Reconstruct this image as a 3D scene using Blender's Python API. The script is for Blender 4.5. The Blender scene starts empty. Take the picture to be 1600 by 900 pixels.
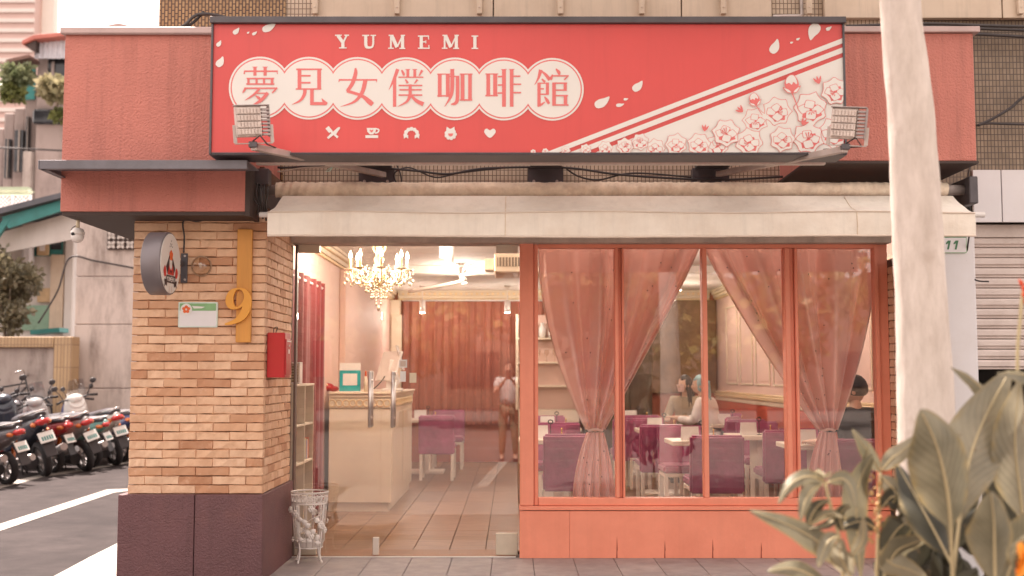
import bpy, bmesh, math, random
from mathutils import Vector, Matrix, Quaternion
random.seed(7)
R = math.radians
PI = math.pi
sc = bpy.context.scene
col = sc.collection

# ------------------------------------------------------------------ camera
F = 1800.0                                   # focal length in photo pixels (1600 wide)
PITCH = math.atan(135 / F)
CAM = Vector((0, -9.0, 1.55))
cd = bpy.data.cameras.new("camera")
cam = bpy.data.objects.new("camera", cd); col.objects.link(cam)
cam.location = CAM
cam.rotation_euler = (PI / 2 + PITCH, 0, 0)
cd.sensor_width = 36; cd.lens = F / 1600 * 36
cd.clip_end = 600
cd.dof.use_dof = True; cd.dof.focus_distance = 8.7; cd.dof.aperture_fstop = 1.7
sc.camera = cam

# ------------------------------------------------------------------ world, sun, exposure
w = bpy.data.worlds.new("World"); sc.world = w; w.use_nodes = True
nt = w.node_tree; bg = nt.nodes['Background']
sky = nt.nodes.new('ShaderNodeTexSky'); sky.sky_type = 'NISHITA'; sky.sun_disc = False
SUN_EL, SUN_AZ = R(66), R(-28)               # azimuth clockwise from +Y: the sun stands beyond the shop, to the left; the front is in open shade
sky.sun_elevation = SUN_EL; sky.sun_rotation = SUN_AZ
sky.air_density = 1.0; sky.dust_density = 6.0; sky.ozone_density = 0.6
veil = nt.nodes.new('ShaderNodeMix'); veil.data_type = 'RGBA'; veil.inputs[0].default_value = 0.8   # bright thin overcast
nt.links.new(sky.outputs[0], veil.inputs[6]); veil.inputs[7].default_value = (7.4, 6.35, 5.7, 1)
nt.links.new(veil.outputs[2], bg.inputs[0]); bg.inputs[1].default_value = 0.09
sd = bpy.data.lights.new("sun", 'SUN'); sd.energy = 4.6; sd.angle = R(0.6); sd.color = (1.0, 0.86, 0.77)
sun = bpy.data.objects.new("sun", sd); col.objects.link(sun)
sdir = Vector((math.sin(SUN_AZ) * math.cos(SUN_EL), math.cos(SUN_AZ) * math.cos(SUN_EL), math.sin(SUN_EL)))
sun.rotation_euler = sdir.to_track_quat('Z', 'Y').to_euler()
sun.location = (-6, -20, 20)
sc.view_settings.view_transform = 'Standard'; sc.view_settings.look = 'None'
sc.view_settings.exposure = 1.92; sc.view_settings.gamma = 1
sc.render.engine = 'CYCLES'
cy = sc.cycles
cy.use_denoising = True; cy.max_bounces = 8; cy.diffuse_bounces = 4; cy.glossy_bounces = 3
cy.transparent_max_bounces = 16; cy.transmission_bounces = 4
cy.sample_clamp_indirect = 4; cy.caustics_reflective = False; cy.caustics_refractive = False

# ------------------------------------------------------------------ measuring: photo pixel + distance -> place
def P(px, py, Y):
    v = (450 - py) / F
    d = Vector(((px - 800) / F, math.cos(PITCH) - v * math.sin(PITCH), math.sin(PITCH) + v * math.cos(PITCH)))
    t = (Y - CAM.y) / d.y
    return CAM + d * t
def G(px, py, z=0.0):
    v = (450 - py) / F
    d = Vector(((px - 800) / F, math.cos(PITCH) - v * math.sin(PITCH), math.sin(PITCH) + v * math.cos(PITCH)))
    t = (z - CAM.z) / d.z
    return CAM + d * t
def X(px, Y, py=585): return P(px, py, Y).x
def Z(py, Y): return P(800, py, Y).z

# ------------------------------------------------------------------ mesh builder
class MB:
    def __init__(s): s.v = []; s.f = []; s.m = []; s.sm = []
    def _add(s, vs, fs, m=0, sm=False):
        n = len(s.v); s.v += [tuple(p) for p in vs]
        for f in fs: s.f.append(tuple(i + n for i in f)); s.m.append(m); s.sm.append(sm)
        return n
    def box(s, x0, x1, y0, y1, z0, z1, m=0):
        if x0 > x1: x0, x1 = x1, x0
        if y0 > y1: y0, y1 = y1, y0
        if z0 > z1: z0, z1 = z1, z0
        vs = [(x0,y0,z0),(x1,y0,z0),(x1,y1,z0),(x0,y1,z0),(x0,y0,z1),(x1,y0,z1),(x1,y1,z1),(x0,y1,z1)]
        s._add(vs, [(0,3,2,1),(4,5,6,7),(0,1,5,4),(1,2,6,5),(2,3,7,6),(3,0,4,7)], m); return s
    def obox(s, c, size, rot=None, m=0):
        n = len(s.v); a, b, c2 = size[0]/2, size[1]/2, size[2]/2
        s.box(-a, a, -b, b, -c2, c2, m)
        M = Matrix.Translation(Vector(c)) @ (rot.to_matrix().to_4x4() if rot else Matrix.Identity(4))
        s.xf(M, n); return s
    def bar(s, p, q, wd, ht, m=0, up=(0,0,1)):
        p, q = Vector(p), Vector(q); d = q - p; L = d.length; d.normalize()
        u = Vector(up); x = d.cross(u)
        if x.length < 1e-4: x = d.cross(Vector((1,0,0)))
        x.normalize(); u = x.cross(d)
        vs = []
        for e in (p, q):
            for a, b in ((-1,-1),(1,-1),(1,1),(-1,1)): vs.append(e + x*(a*wd/2) + u*(b*ht/2))
        s._add(vs, [(0,1,2,3),(7,6,5,4),(0,4,5,1),(1,5,6,2),(2,6,7,3),(3,7,4,0)], m); return s
    def tube(s, pts, r, n=8, m=0, caps=True, closed=False, flat=1.0):
        pts = [Vector(p) for p in pts]; k = len(pts)
        rs = r if isinstance(r, (list, tuple)) else [r]*k
        vs = []; prev = None
        for i, p in enumerate(pts):
            if closed: t = pts[(i+1) % k] - pts[i-1]
            else: t = pts[min(i+1, k-1)] - pts[max(i-1, 0)]
            if t.length < 1e-9: t = Vector((0,0,1))
            t.normalize()
            if prev is None:
                a = t.cross(Vector((0,0,1)))
                if a.length < 1e-3: a = t.cross(Vector((0,1,0)))
            else:
                a = prev - t*prev.dot(t)
                if a.length < 1e-5: a = t.cross(Vector((0,0,1)))
            a.normalize(); prev = a; b = t.cross(a)
            for j in range(n):
                an = 2*PI*j/n; vs.append(p + (a*math.cos(an) + b*math.sin(an)*flat)*rs[i])
        fs = []
        for i in range(k if closed else k-1):
            i2 = (i+1) % k
            for j in range(n):
                fs.append((i*n+j, i*n+(j+1) % n, i2*n+(j+1) % n, i2*n+j))
        o = s._add(vs, fs, m, True)
        if caps and not closed:
            s.f.append(tuple(o+j for j in reversed(range(n)))); s.m.append(m); s.sm.append(False)
            s.f.append(tuple(o+(k-1)*n+j for j in range(n))); s.m.append(m); s.sm.append(False)
        return s
    def lathe(s, prof, c=(0,0,0), n=16, m=0, axis='Z', sm=True, capend=True):
        vs = []; c = Vector(c)
        for r, h in prof:
            for j in range(n):
                a = 2*PI*j/n; x, y = r*math.cos(a), r*math.sin(a)
                q = (x, y, h) if axis == 'Z' else ((x, h, -y) if axis == 'Y' else (h, x, y))
                vs.append(c + Vector(q))
        fs = [(i*n+j, i*n+(j+1) % n, (i+1)*n+(j+1) % n, (i+1)*n+j) for i in range(len(prof)-1) for j in range(n)]
        o = s._add(vs, fs, m, sm)
        if capend:
            if prof[0][0] > 1e-6: s.f.append(tuple(o+j for j in reversed(range(n)))); s.m.append(m); s.sm.append(False)
            if prof[-1][0] > 1e-6: s.f.append(tuple(o+(len(prof)-1)*n+j for j in range(n))); s.m.append(m); s.sm.append(False)
        return s
    def ball(s, c, r, nu=12, nv=8, m=0):
        rx, ry, rz = r if isinstance(r, (tuple, list)) else (r, r, r); c = Vector(c)
        vs = [c + Vector((0,0,-rz))]
        for i in range(1, nv):
            t = -PI/2 + PI*i/nv
            for j in range(nu):
                a = 2*PI*j/nu; vs.append(c + Vector((rx*math.cos(t)*math.cos(a), ry*math.cos(t)*math.sin(a), rz*math.sin(t))))
        vs.append(c + Vector((0,0,rz)))
        fs = [(0, 1+(j+1) % nu, 1+j) for j in range(nu)]
        for i in range(nv-2):
            for j in range(nu): fs.append((1+i*nu+j, 1+i*nu+(j+1) % nu, 1+(i+1)*nu+(j+1) % nu, 1+(i+1)*nu+j))
        L = len(vs)-1
        fs += [(L, 1+(nv-2)*nu+j, 1+(nv-2)*nu+(j+1) % nu) for j in range(nu)]
        s._add(vs, fs, m, True); return s
    def prism(s, poly, a0, a1, axis='Y', m=0, sm=False):
        """poly: 2-D outline; axis Y -> (x,z), axis X -> (y,z), axis Z -> (x,y)"""
        n = len(poly)
        def q(p, a): return (p[0], a, p[1]) if axis == 'Y' else ((a, p[0], p[1]) if axis == 'X' else (p[0], p[1], a))
        vs = [q(p, a0) for p in poly] + [q(p, a1) for p in poly]
        o = s._add(vs, [(i, (i+1) % n, n+(i+1) % n, n+i) for i in range(n)], m, sm)
        s.f.append(tuple(o+i for i in reversed(range(n)))); s.m.append(m); s.sm.append(False)
        s.f.append(tuple(o+n+i for i in range(n))); s.m.append(m); s.sm.append(False)
        return s
    def poly(s, pts, m=0): s._add(pts, [tuple(range(len(pts)))], m); return s
    def grid(s, fn, nu, nv, m=0, sm=True):
        vs = [fn(i/nu, j/nv) for j in range(nv+1) for i in range(nu+1)]
        fs = [(j*(nu+1)+i, j*(nu+1)+i+1, (j+1)*(nu+1)+i+1, (j+1)*(nu+1)+i) for j in range(nv) for i in range(nu)]
        s._add(vs, fs, m, sm); return s
    def xf(s, M, start=0):
        for i in range(start, len(s.v)): s.v[i] = tuple(M @ Vector(s.v[i]))
        return s
    def mesh(s, name, mats, bevel=0, seg=1, solid=0, fix=True):
        me = bpy.data.meshes.new(name); me.from_pydata(s.v, [], s.f)
        for mm in (mats if isinstance(mats, (list, tuple)) else [mats]): me.materials.append(mm)
        me.polygons.foreach_set('material_index', s.m); me.polygons.foreach_set('use_smooth', s.sm)
        if bevel or fix or solid:
            bm = bmesh.new(); bm.from_mesh(me)
            if fix: bmesh.ops.recalc_face_normals(bm, faces=bm.faces)
            if solid: bmesh.ops.solidify(bm, geom=bm.faces[:], thickness=solid)
            if bevel:
                es = [e for e in bm.edges if len(e.link_faces) == 2 and e.calc_face_angle(0) > 0.5]
                bmesh.ops.bevel(bm, geom=es, offset=bevel, segments=seg, affect='EDGES', clamp_overlap=True)
            bm.to_mesh(me); bm.free()
        me.update(); return me

_kids = {}
def link(name, me, parent=None):
    o = bpy.data.objects.new(name, me); col.objects.link(o)
    if parent is not None:
        o.parent = parent; _kids.setdefault(parent.name, []).append(o)
        if parent.get('_w'): o.matrix_parent_inverse = Matrix.Translation(parent.location).inverted()
    return o
def part(parent, name, mb, mats, bevel=0, seg=1, **k):
    return link(name, mb.mesh(name, mats, bevel, seg, **k), parent)
def tag(o, label=None, cat=None, group=None, kind=None):
    if label: o['label'] = label
    if cat: o['category'] = cat
    if group: o['group'] = group
    if kind: o['kind'] = kind
    return o
def thing(name, loc=(0,0,0), label=None, cat=None, group=None, world=False, kind=None):
    """world=True: parts are modelled in place; False: modelled round the origin, then the root is moved"""
    o = bpy.data.objects.new(name, None); col.objects.link(o); o.location = loc
    o.empty_display_size = 0.2
    if world: o['_w'] = 1
    return tag(o, label, cat, group, kind)
def single(name, mb, mats, label, cat, group=None, bevel=0, seg=1, kind=None, **k):
    return tag(link(name, mb.mesh(name, mats, bevel, seg, **k)), label, cat, group, kind)
def struct(name, mb, mats, bevel=0, seg=1, parent=None, **k):
    o = link(name, mb.mesh(name, mats, bevel, seg, **k), parent)
    if parent is None: o['kind'] = 'structure'
    return o
def copy_tree(o, parent=None):
    c = o.copy(); col.objects.link(c)
    if parent is not None: c.parent = parent; _kids.setdefault(parent.name, []).append(c)
    for ch in list(_kids.get(o.name, [])): copy_tree(ch, c)
    return c
def dup(root, loc, rz=0, label=None, group=None, scale=None):
    c = copy_tree(root); c.location = loc; c.rotation_euler = (0, 0, rz)
    if label: c['label'] = label
    if group: c['group'] = group
    if scale: c.scale = (scale,)*3
    return c

# ------------------------------------------------------------------ materials
def new_mat(name):
    m = bpy.data.materials.new(name); m.use_nodes = True
    n = m.node_tree; return m, n, n.nodes['Principled BSDF'], n.nodes['Material Output']
def nz(n, kind, **k):
    x = n.nodes.new(kind)
    for a, b in k.items():
        if a in x.inputs: x.inputs[a].default_value = b
        else: setattr(x, a, b)
    return x
def mixc(n, fac, a, b, mode='MIX'):
    x = n.nodes.new('ShaderNodeMix'); x.data_type = 'RGBA'; x.blend_type = mode
    for i, val in ((0, fac), (6, a), (7, b)):
        if isinstance(val, (int, float)): x.inputs[i].default_value = val
        elif isinstance(val, (tuple, list)): x.inputs[i].default_value = (*val[:3], 1)
        else: n.links.new(val, x.inputs[i])
    return x.outputs[2]
def ramp(n, src, stops):
    x = n.nodes.new('ShaderNodeValToRGB'); e = x.color_ramp.elements
    while len(e) < len(stops): e.new(0.5)
    for el, (p, c) in zip(e, stops):
        el.position = p; el.color = (*c, 1) if isinstance(c, tuple) else (c, c, c, 1)
    n.links.new(src, x.inputs[0]); return x.outputs[0]
def math_(n, op, a, b=0.0):
    x = n.nodes.new('ShaderNodeMath'); x.operation = op
    for i, val in enumerate((a, b)):
        if isinstance(val, (int, float)): x.inputs[i].default_value = val
        else: n.links.new(val, x.inputs[i])
    return x.outputs[0]
def M(name, c, rough=0.6, var=0.12, scale=6.0, bump=0.0, bscale=80.0, metal=0.0, spec=0.5, dirt=None, dscale=1.5, damt=0.5, rand=0.0, coat=0.0, stretch=None, sheen=0.0, bdist=0.01, streak=0.0, chips=None):
    m, n, b, out = new_mat(name)
    tc = n.nodes.new('ShaderNodeTexCoord'); vec = tc.outputs['Object']
    if stretch:
        mp = n.nodes.new('ShaderNodeMapping'); mp.inputs['Scale'].default_value = stretch
        n.links.new(vec, mp.inputs[0]); vec = mp.outputs[0]
    t = nz(n, 'ShaderNodeTexNoise', Scale=scale, Detail=6.0, Roughness=0.6); n.links.new(vec, t.inputs['Vector'])
    lo = tuple(max(0, x*(1-var)) for x in c); hi = tuple(min(1, x*(1+var)) for x in c)
    cc = mixc(n, ramp(n, t.outputs[0], [(0.3, 0.0), (0.7, 1.0)]), lo, hi)
    if dirt:
        t2 = nz(n, 'ShaderNodeTexNoise', Scale=dscale, Detail=8.0, Roughness=0.7); n.links.new(vec, t2.inputs['Vector'])
        f = ramp(n, t2.outputs[0], [(0.45, 0.0), (0.72, damt)])
        cc = mixc(n, f, cc, dirt)
    if chips:                                    # scuffs and chipped spots
        tk = nz(n, 'ShaderNodeTexNoise', Scale=26.0, Detail=5.0, Roughness=0.7); n.links.new(tc.outputs['Object'], tk.inputs['Vector'])
        cc = mixc(n, ramp(n, tk.outputs[0], [(0.66, 0.0), (0.71, 0.55)]), cc, chips)
    if streak:                                   # rain streaks: stains with a shape of their own
        ms = n.nodes.new('ShaderNodeMapping'); ms.inputs['Scale'].default_value = (9, 9, .55); n.links.new(tc.outputs['Object'], ms.inputs[0])
        ts = nz(n, 'ShaderNodeTexNoise', Scale=1.6, Detail=7.0, Roughness=0.65); n.links.new(ms.outputs[0], ts.inputs['Vector'])
        cc = mixc(n, ramp(n, ts.outputs[0], [(0.5, 0.0), (0.74, streak)]), cc, tuple(x*.52 for x in c))
    if rand:
        oi = n.nodes.new('ShaderNodeObjectInfo')
        hsv = n.nodes.new('ShaderNodeHueSaturation')
        n.links.new(math_(n, 'ADD', math_(n, 'MULTIPLY', oi.outputs['Random'], rand), 1-rand/2), hsv.inputs['Value'])
        n.links.new(cc, hsv.inputs['Color']); cc = hsv.outputs[0]
    n.links.new(cc, b.inputs['Base Color'])
    b.inputs['Metallic'].default_value = metal
    b.inputs['Specular IOR Level'].default_value = spec
    b.inputs['Coat Weight'].default_value = coat
    if sheen: b.inputs['Sheen Weight'].default_value = sheen
    rr = math_(n, 'ADD', math_(n, 'MULTIPLY', t.outputs[0], 0.2), rough-0.1); n.links.new(rr, b.inputs['Roughness'])
    if bump:
        t3 = nz(n, 'ShaderNodeTexNoise', Scale=bscale, Detail=4.0, Roughness=0.55); n.links.new(vec, t3.inputs['Vector'])
        bp = nz(n, 'ShaderNodeBump', Strength=bump, Distance=bdist); n.links.new(t3.outputs[0], bp.inputs['Height'])
        n.links.new(bp.outputs[0], b.inputs['Normal'])
    return m
def emis(name, c, s):
    m, n, b, out = new_mat(name)
    b.inputs['Base Color'].default_value = (*c, 1); b.inputs['Emission Color'].default_value = (*c, 1); b.inputs['Emission Strength'].default_value = s
    return m
def glass(name, tint=(0.995, 0.99, 0.985), base=0.072, edge=0.6):
    m, n, b, out = new_mat(name); n.nodes.remove(b)
    tr = n.nodes.new('ShaderNodeBsdfTransparent'); tr.inputs[0].default_value = (*tint, 1)
    gl = n.nodes.new('ShaderNodeBsdfGlossy'); gl.inputs['Roughness'].default_value = 0.0
    lw = n.nodes.new('ShaderNodeLayerWeight'); lw.inputs[0].default_value = 0.5
    f = math_(n, 'ADD', math_(n, 'MULTIPLY', math_(n, 'POWER', lw.outputs['Facing'], 4.0), edge), base)
    mx = n.nodes.new('ShaderNodeMixShader'); n.links.new(f, mx.inputs[0]); n.links.new(tr.outputs[0], mx.inputs[1]); n.links.new(gl.outputs[0], mx.inputs[2])
    n.links.new(mx.outputs[0], out.inputs[0]); return m
def tile_mat(name, c1, c2, mortar, bw, bh, msize, rough=0.5, offs=0.0, bump=0.4, var=0.25, dirt=None, damt=0.6, axis='XZ'):
    """small wall tiles, too small in the photo to be told apart one by one"""
    m, n, b, out = new_mat(name)
    tc = n.nodes.new('ShaderNodeTexCoord'); sp = n.nodes.new('ShaderNodeSeparateXYZ'); n.links.new(tc.outputs['Object'], sp.inputs[0])
    cb = n.nodes.new('ShaderNodeCombineXYZ')
    n.links.new(sp.outputs['XYZ'.index(axis[0])], cb.inputs[0]); n.links.new(sp.outputs['XYZ'.index(axis[1])], cb.inputs[1])
    br = nz(n, 'ShaderNodeTexBrick', Scale=1.0); br.offset = offs
    br.inputs['Brick Width'].default_value = bw; br.inputs['Row Height'].default_value = bh; br.inputs['Mortar Size'].default_value = msize
    br.inputs['Color1'].default_value = (*c1, 1); br.inputs['Color2'].default_value = (*c2, 1); br.inputs['Mortar'].default_value = (*mortar, 1)
    n.links.new(cb.outputs[0], br.inputs['Vector'])
    t = nz(n, 'ShaderNodeTexNoise', Scale=1.3, Detail=7.0, Roughness=0.7); n.links.new(tc.outputs['Object'], t.inputs['Vector'])
    cc = br.outputs[0]
    if dirt: cc = mixc(n, ramp(n, t.outputs[0], [(0.42, 0.0), (0.75, damt)]), cc, dirt)
    n.links.new(cc, b.inputs['Base Color']); b.inputs['Roughness'].default_value = rough
    bp = nz(n, 'ShaderNodeBump', Strength=bump, Distance=0.006); bp.invert = True
    n.links.new(br.outputs['Fac'], bp.inputs['Height']); n.links.new(bp.outputs[0], b.inputs['Normal'])
    return m

m_asphalt = M('asphalt', (0.046, 0.038, 0.038), 0.9, 0.3, 3.0, 0.5, 220, spec=.12, dirt=(0.024, 0.02, 0.021), dscale=0.5, damt=0.75)
m_paint = M('road_paint', (0.36, 0.33, 0.30), 0.8, 0.1, 5, 0.2, 150, spec=.15, dirt=(0.16, 0.14, 0.13), dscale=9, damt=0.6)
m_stucco = M('red_stucco', (0.58, 0.212, 0.168), 0.75, 0.06, 3.0, 1.0, 66, chips=(0.66,0.33,0.28), dirt=(0.52, 0.19, 0.155), dscale=0.9, damt=0.5, bdist=0.012, streak=.45)
m_plum = M('plum_stucco', (0.155, 0.07, 0.075), 0.6, 0.12, 3.0, 0.9, 85, dirt=(0.24, 0.105, 0.09), dscale=1.3, damt=0.75, bdist=0.01, streak=.4)
m_coral = M('coral_paint', (0.84, 0.30, 0.195), 0.45, 0.05, 4.0, 0.12, 30, chips=(0.80,0.52,0.42), dirt=(0.74, 0.245, 0.155), dscale=2.4, damt=0.7, streak=.12)
m_darkmetal = M('dark_metal', (0.10, 0.09, 0.098), 0.45, 0.2, 6.0, 0.05, 60, metal=0.3)
m_greymetal = M('grey_painted_steel', (0.17, 0.16, 0.18), 0.5, 0.2, 5.0, 0.1, 60, metal=0.2, dirt=(0.11, 0.09, 0.085), dscale=4)
m_cap = M('pinkish_flashing', (0.50, 0.37, 0.35), 0.5, 0.12, 5, 0.05, 50, metal=0.2)
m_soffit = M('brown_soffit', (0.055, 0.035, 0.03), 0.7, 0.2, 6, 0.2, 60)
m_steel = M('stainless_steel', (0.80, 0.75, 0.71), 0.34, 0.05, 8, metal=.85)
m_galv = M('galvanised_steel', (0.55, 0.48, 0.45), 0.45, 0.2, 18, 0.1, 80, metal=0.35, dirt=(0.34, 0.24, 0.2), dscale=9)
m_awning = M('cream_canvas', (0.83, 0.76, 0.67), 0.8, 0.04, 9.0, 0.3, 22, dirt=(0.62, 0.49, 0.38), dscale=2.3, damt=0.45, streak=.22)
m_awnroll = M('rolled_canvas', (0.80, 0.68, 0.54), 0.85, 0.15, 12.0, 0.5, 26, dirt=(0.5, 0.36, 0.26), dscale=8, damt=0.7)
m_beige = M('beige_panel', (0.62, 0.50, 0.39), 0.6, 0.06, 2.0, 0.05, 20, dirt=(0.42, 0.31, 0.22), dscale=1.6, damt=0.45, streak=.4)
m_white = M('white_paint', (0.76, 0.71, 0.68), 0.5, 0.04, 4.0, 0.05, 40)
m_whitemetal = M('white_metal_sheet', (0.74, 0.72, 0.74), 0.4, 0.03, 3.0, dirt=(0.6, 0.55, 0.52), dscale=2, damt=0.3)
m_black = M('black_rubber', (0.022, 0.02, 0.022), 0.7, 0.3, 10)
m_cable = M('cable_sheath', (0.045, 0.036, 0.036), 0.6, 0.3, 10)
m_glass = glass('shop_glass')
m_wood = M('orange_wood', (0.60, 0.27, 0.055), 0.5, 0.12, 3.0, 0.15, 30, stretch=(6, 6, 0.6))
m_gold = M('gold_paint', (0.80, 0.60, 0.36), 0.4, 0.12, 20, metal=0.35)
m_signwhite = M('sign_white_vinyl', (0.76, 0.735, 0.70), 0.35, 0.02, 3)
m_signred = M('sign_red_vinyl', (0.66, 0.083, 0.08), 0.35, 0.05, 1.2, dirt=(0.60,0.08,0.075), dscale=.8, damt=.5, streak=.12)
m_signpink = M('sign_pink_vinyl', (0.72, 0.17, 0.165), 0.35, 0.03, 1.2)
m_granite = M('granite', (0.33, 0.285, 0.28), 0.65, 0.2, 9, 0.25, 150, dirt=(0.40, 0.32, 0.28), dscale=3.0, damt=0.45, rand=0.14)
m_mailbox = M('red_enamel', (0.46, 0.012, 0.017), 0.35, 0.06, 4, coat=0.3)
# ================================================================== GROUND
g = MB(); g.poly([(-150,-150,0),(150,-150,0),(150,250,0),(-150,250,0)]); struct('ground', g, m_asphalt, fix=False)
def flat(name, pts, z, mat):
    b = MB(); b.poly([(p.x, p.y, z) for p in pts]); return struct(name, b, mat, fix=False)
flat('road_marking', [G(*q) for q in ((-320,921),(0,819),(168,765),(205,764),(205,766.5),(178,770),(0,830),(-320,938))], .004, m_paint)
flat('road_marking', [G(*q) for q in ((20,936),(86,900),(140,871),(198,842),(250,816),(330,840),(250,930))], .004, m_paint)
flat('road_marking', [G(*q) for q in ((-120,787),(0,757),(62,742),(130,733),(205,721),(205,723.5),(130,736),(66,746),(0,763.5),(-120,797))], .004, m_paint)
m_footway = M('footway_paving', (0.20, 0.175, 0.16), 0.8, 0.15, 3, 0.3, 90)
b = MB(); b.box(-60, 60, -40, -7.0, -.1, .008); struct('bounce_roadway', b, M('bounce_road', (0.15,0.13,0.12), .85, .15, 2, .3, 60))  # pale sheet added over the asphalt to bounce sunlight onto the shop front
b = MB(); b.box(-2.2, 14, -7.0, -2.2, -0.1, 0.012); struct('footway', b, m_footway)
b = MB(); b.box(-.2, 4.2, -11.75, -11.6, .014, .018); struct('road_marking', b, m_paint)
b = MB(); b.prism([(-.50,-6.9),(-.33,-6.9),(-.06,-11.59),(-.22,-11.59)], .014, .018, axis='Z'); struct('road_marking', b, m_paint)
b = MB(); b.box(-60, 60, -15.2, -15.02, .009, .013); struct('road_marking', b, m_paint)
b = MB(); b.box(-60, 60, -18.2, -18.05, .009, .013); struct('road_marking', b, m_paint)

# ================================================================== THE SHOP BUILDING (walls, floors, upper facade)
BL = -2.60                                    # left end of the building
YW = -0.28                                    # tiled face over the awning
m_tile_u = tile_mat('beige_mosaic_tile', (0.62, 0.50, 0.38), (0.54, 0.425, 0.32), (0.20, 0.135, 0.10), 0.030, 0.042, 0.0035, dirt=(0.13, 0.085, 0.06), damt=0.5)
m_tile_r = tile_mat('brown_mosaic_tile', (0.34, 0.25, 0.17), (0.25, 0.18, 0.115), (0.09, 0.06, 0.045), 0.027, 0.047, 0.0035, dirt=(0.07, 0.05, 0.04), damt=0.75)
m_tile_b = tile_mat('ochre_wall_tile', (0.40, 0.25, 0.12), (0.30, 0.17, 0.075), (0.07, 0.035, 0.022), 0.050, 0.026, 0.005, offs=0.5, dirt=(0.16, 0.09, 0.05), damt=0.5, axis='ZX')
bld = thing('shop_building', (0, 4, 0), 'low street building of tiled walls holding the red fronted corner cafe', 'building', world=True)
b = MB(); b.box(-1.75, 3.15, YW, YW+.22, Z(362,YW), 8.5); part(bld, 'tiled_wall', b, m_tile_u)
b = MB(); b.box(3.15, 9.0, YW+.003, YW+.25, 2.9, 8.5); part(bld, 'tiled_wall', b, m_tile_r)
b = MB(); b.box(BL-.12, -1.75, YW-.02, YW+.25, 2.75, 8.5); part(bld, 'brick_tile_wall', b, m_tile_b)
b = MB(); b.box(BL-.12, BL-.02, YW+.25, 10.5, 0, 8.5); part(bld, 'side_wall', b, M('side_wall_render', (0.45, 0.36, 0.3), 0.8, 0.1, 2, 0.3, 60, dirt=(0.25,0.2,0.17)))
b = MB(); b.box(BL-.12, 9, 10.5, 10.7, 0, 8.5); b.box(8.8, 9, YW+.3, 10.5, 0, 8.5); part(bld, 'rear_wall', b, M('rear_wall_render', (0.45, 0.36, 0.3), 0.8, 0.1, 2, 0.3, 60))
b = MB(); b.box(BL-.3, 9, YW-.1, 10.9, 8.5, 8.65); part(bld, 'roof', b, M('roof_felt', (0.2, 0.18, 0.17), 0.9, 0.2, 3))
# cream boards along the top, each with its little hanging bracket
zt = Z(30, YW-.06)
for a, c in ((X(497,YW,15), X(770,YW,15)), (X(772,YW,15), X(1062,YW,15)), (X(1064,YW,15), X(1203,YW,15)), (X(1285,YW,15), X(1560,YW,15)), (X(1562,YW,15), X(1900,YW,15))):
    b = MB(); zb = Z(31 if a < X(1250,YW,15) else 28, YW-.06); b.box(a, c, YW-.06, YW-.003, zb, zb+.9); part(bld, 'cream_board', b, m_beige, bevel=.004)
for px in (492, 620, 749, 876, 1003, 1131, 1265, 1596):
    x = X(px, YW-.1, 15); b = MB()
    b.prism([(x-.02, Z(21,YW-.1)), (x+.02, Z(21,YW-.1)), (x+.024, 4.5), (x-.024, 4.5)], YW-.1, YW-.062)
    b.lathe([(.007,-.006),(.007,0)], (x, YW-.102, Z(11,YW-.1)), 8, 1, axis='Y')
    part(bld, 'hanging_bracket', b, [m_beige, m_galv], bevel=.003)
b = MB(); b.tube([(X(1251,YW,15), YW-.03, 4.6), (X(1251,YW,15), YW-.03, Z(24,YW-.03)), (X(1249,YW,15), YW-.05, Z(28,YW)), (X(1205,YW,15), YW-.05, Z(29,YW))], .014, 8); part(bld, 'drain_pipe', b, m_galv)
b = MB(); b.box(-1.72, 2.93, -.12, .10, Z(380,-.12), 2.95); b.box(-1.72, 2.93, -.16, -.121, Z(379,-.16), Z(369,-.16)); part(bld, 'lintel', b, M('lintel_grey', (0.58, 0.49, 0.43), 0.7, 0.15, 4, 0.2, 40, dirt=(0.2,0.15,0.12), dscale=5))
b = MB(); b.box(BL, 3.15, .12, 10.5, 3.02, 3.2); part(bld, 'upper_floor', b, m_white)

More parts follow.
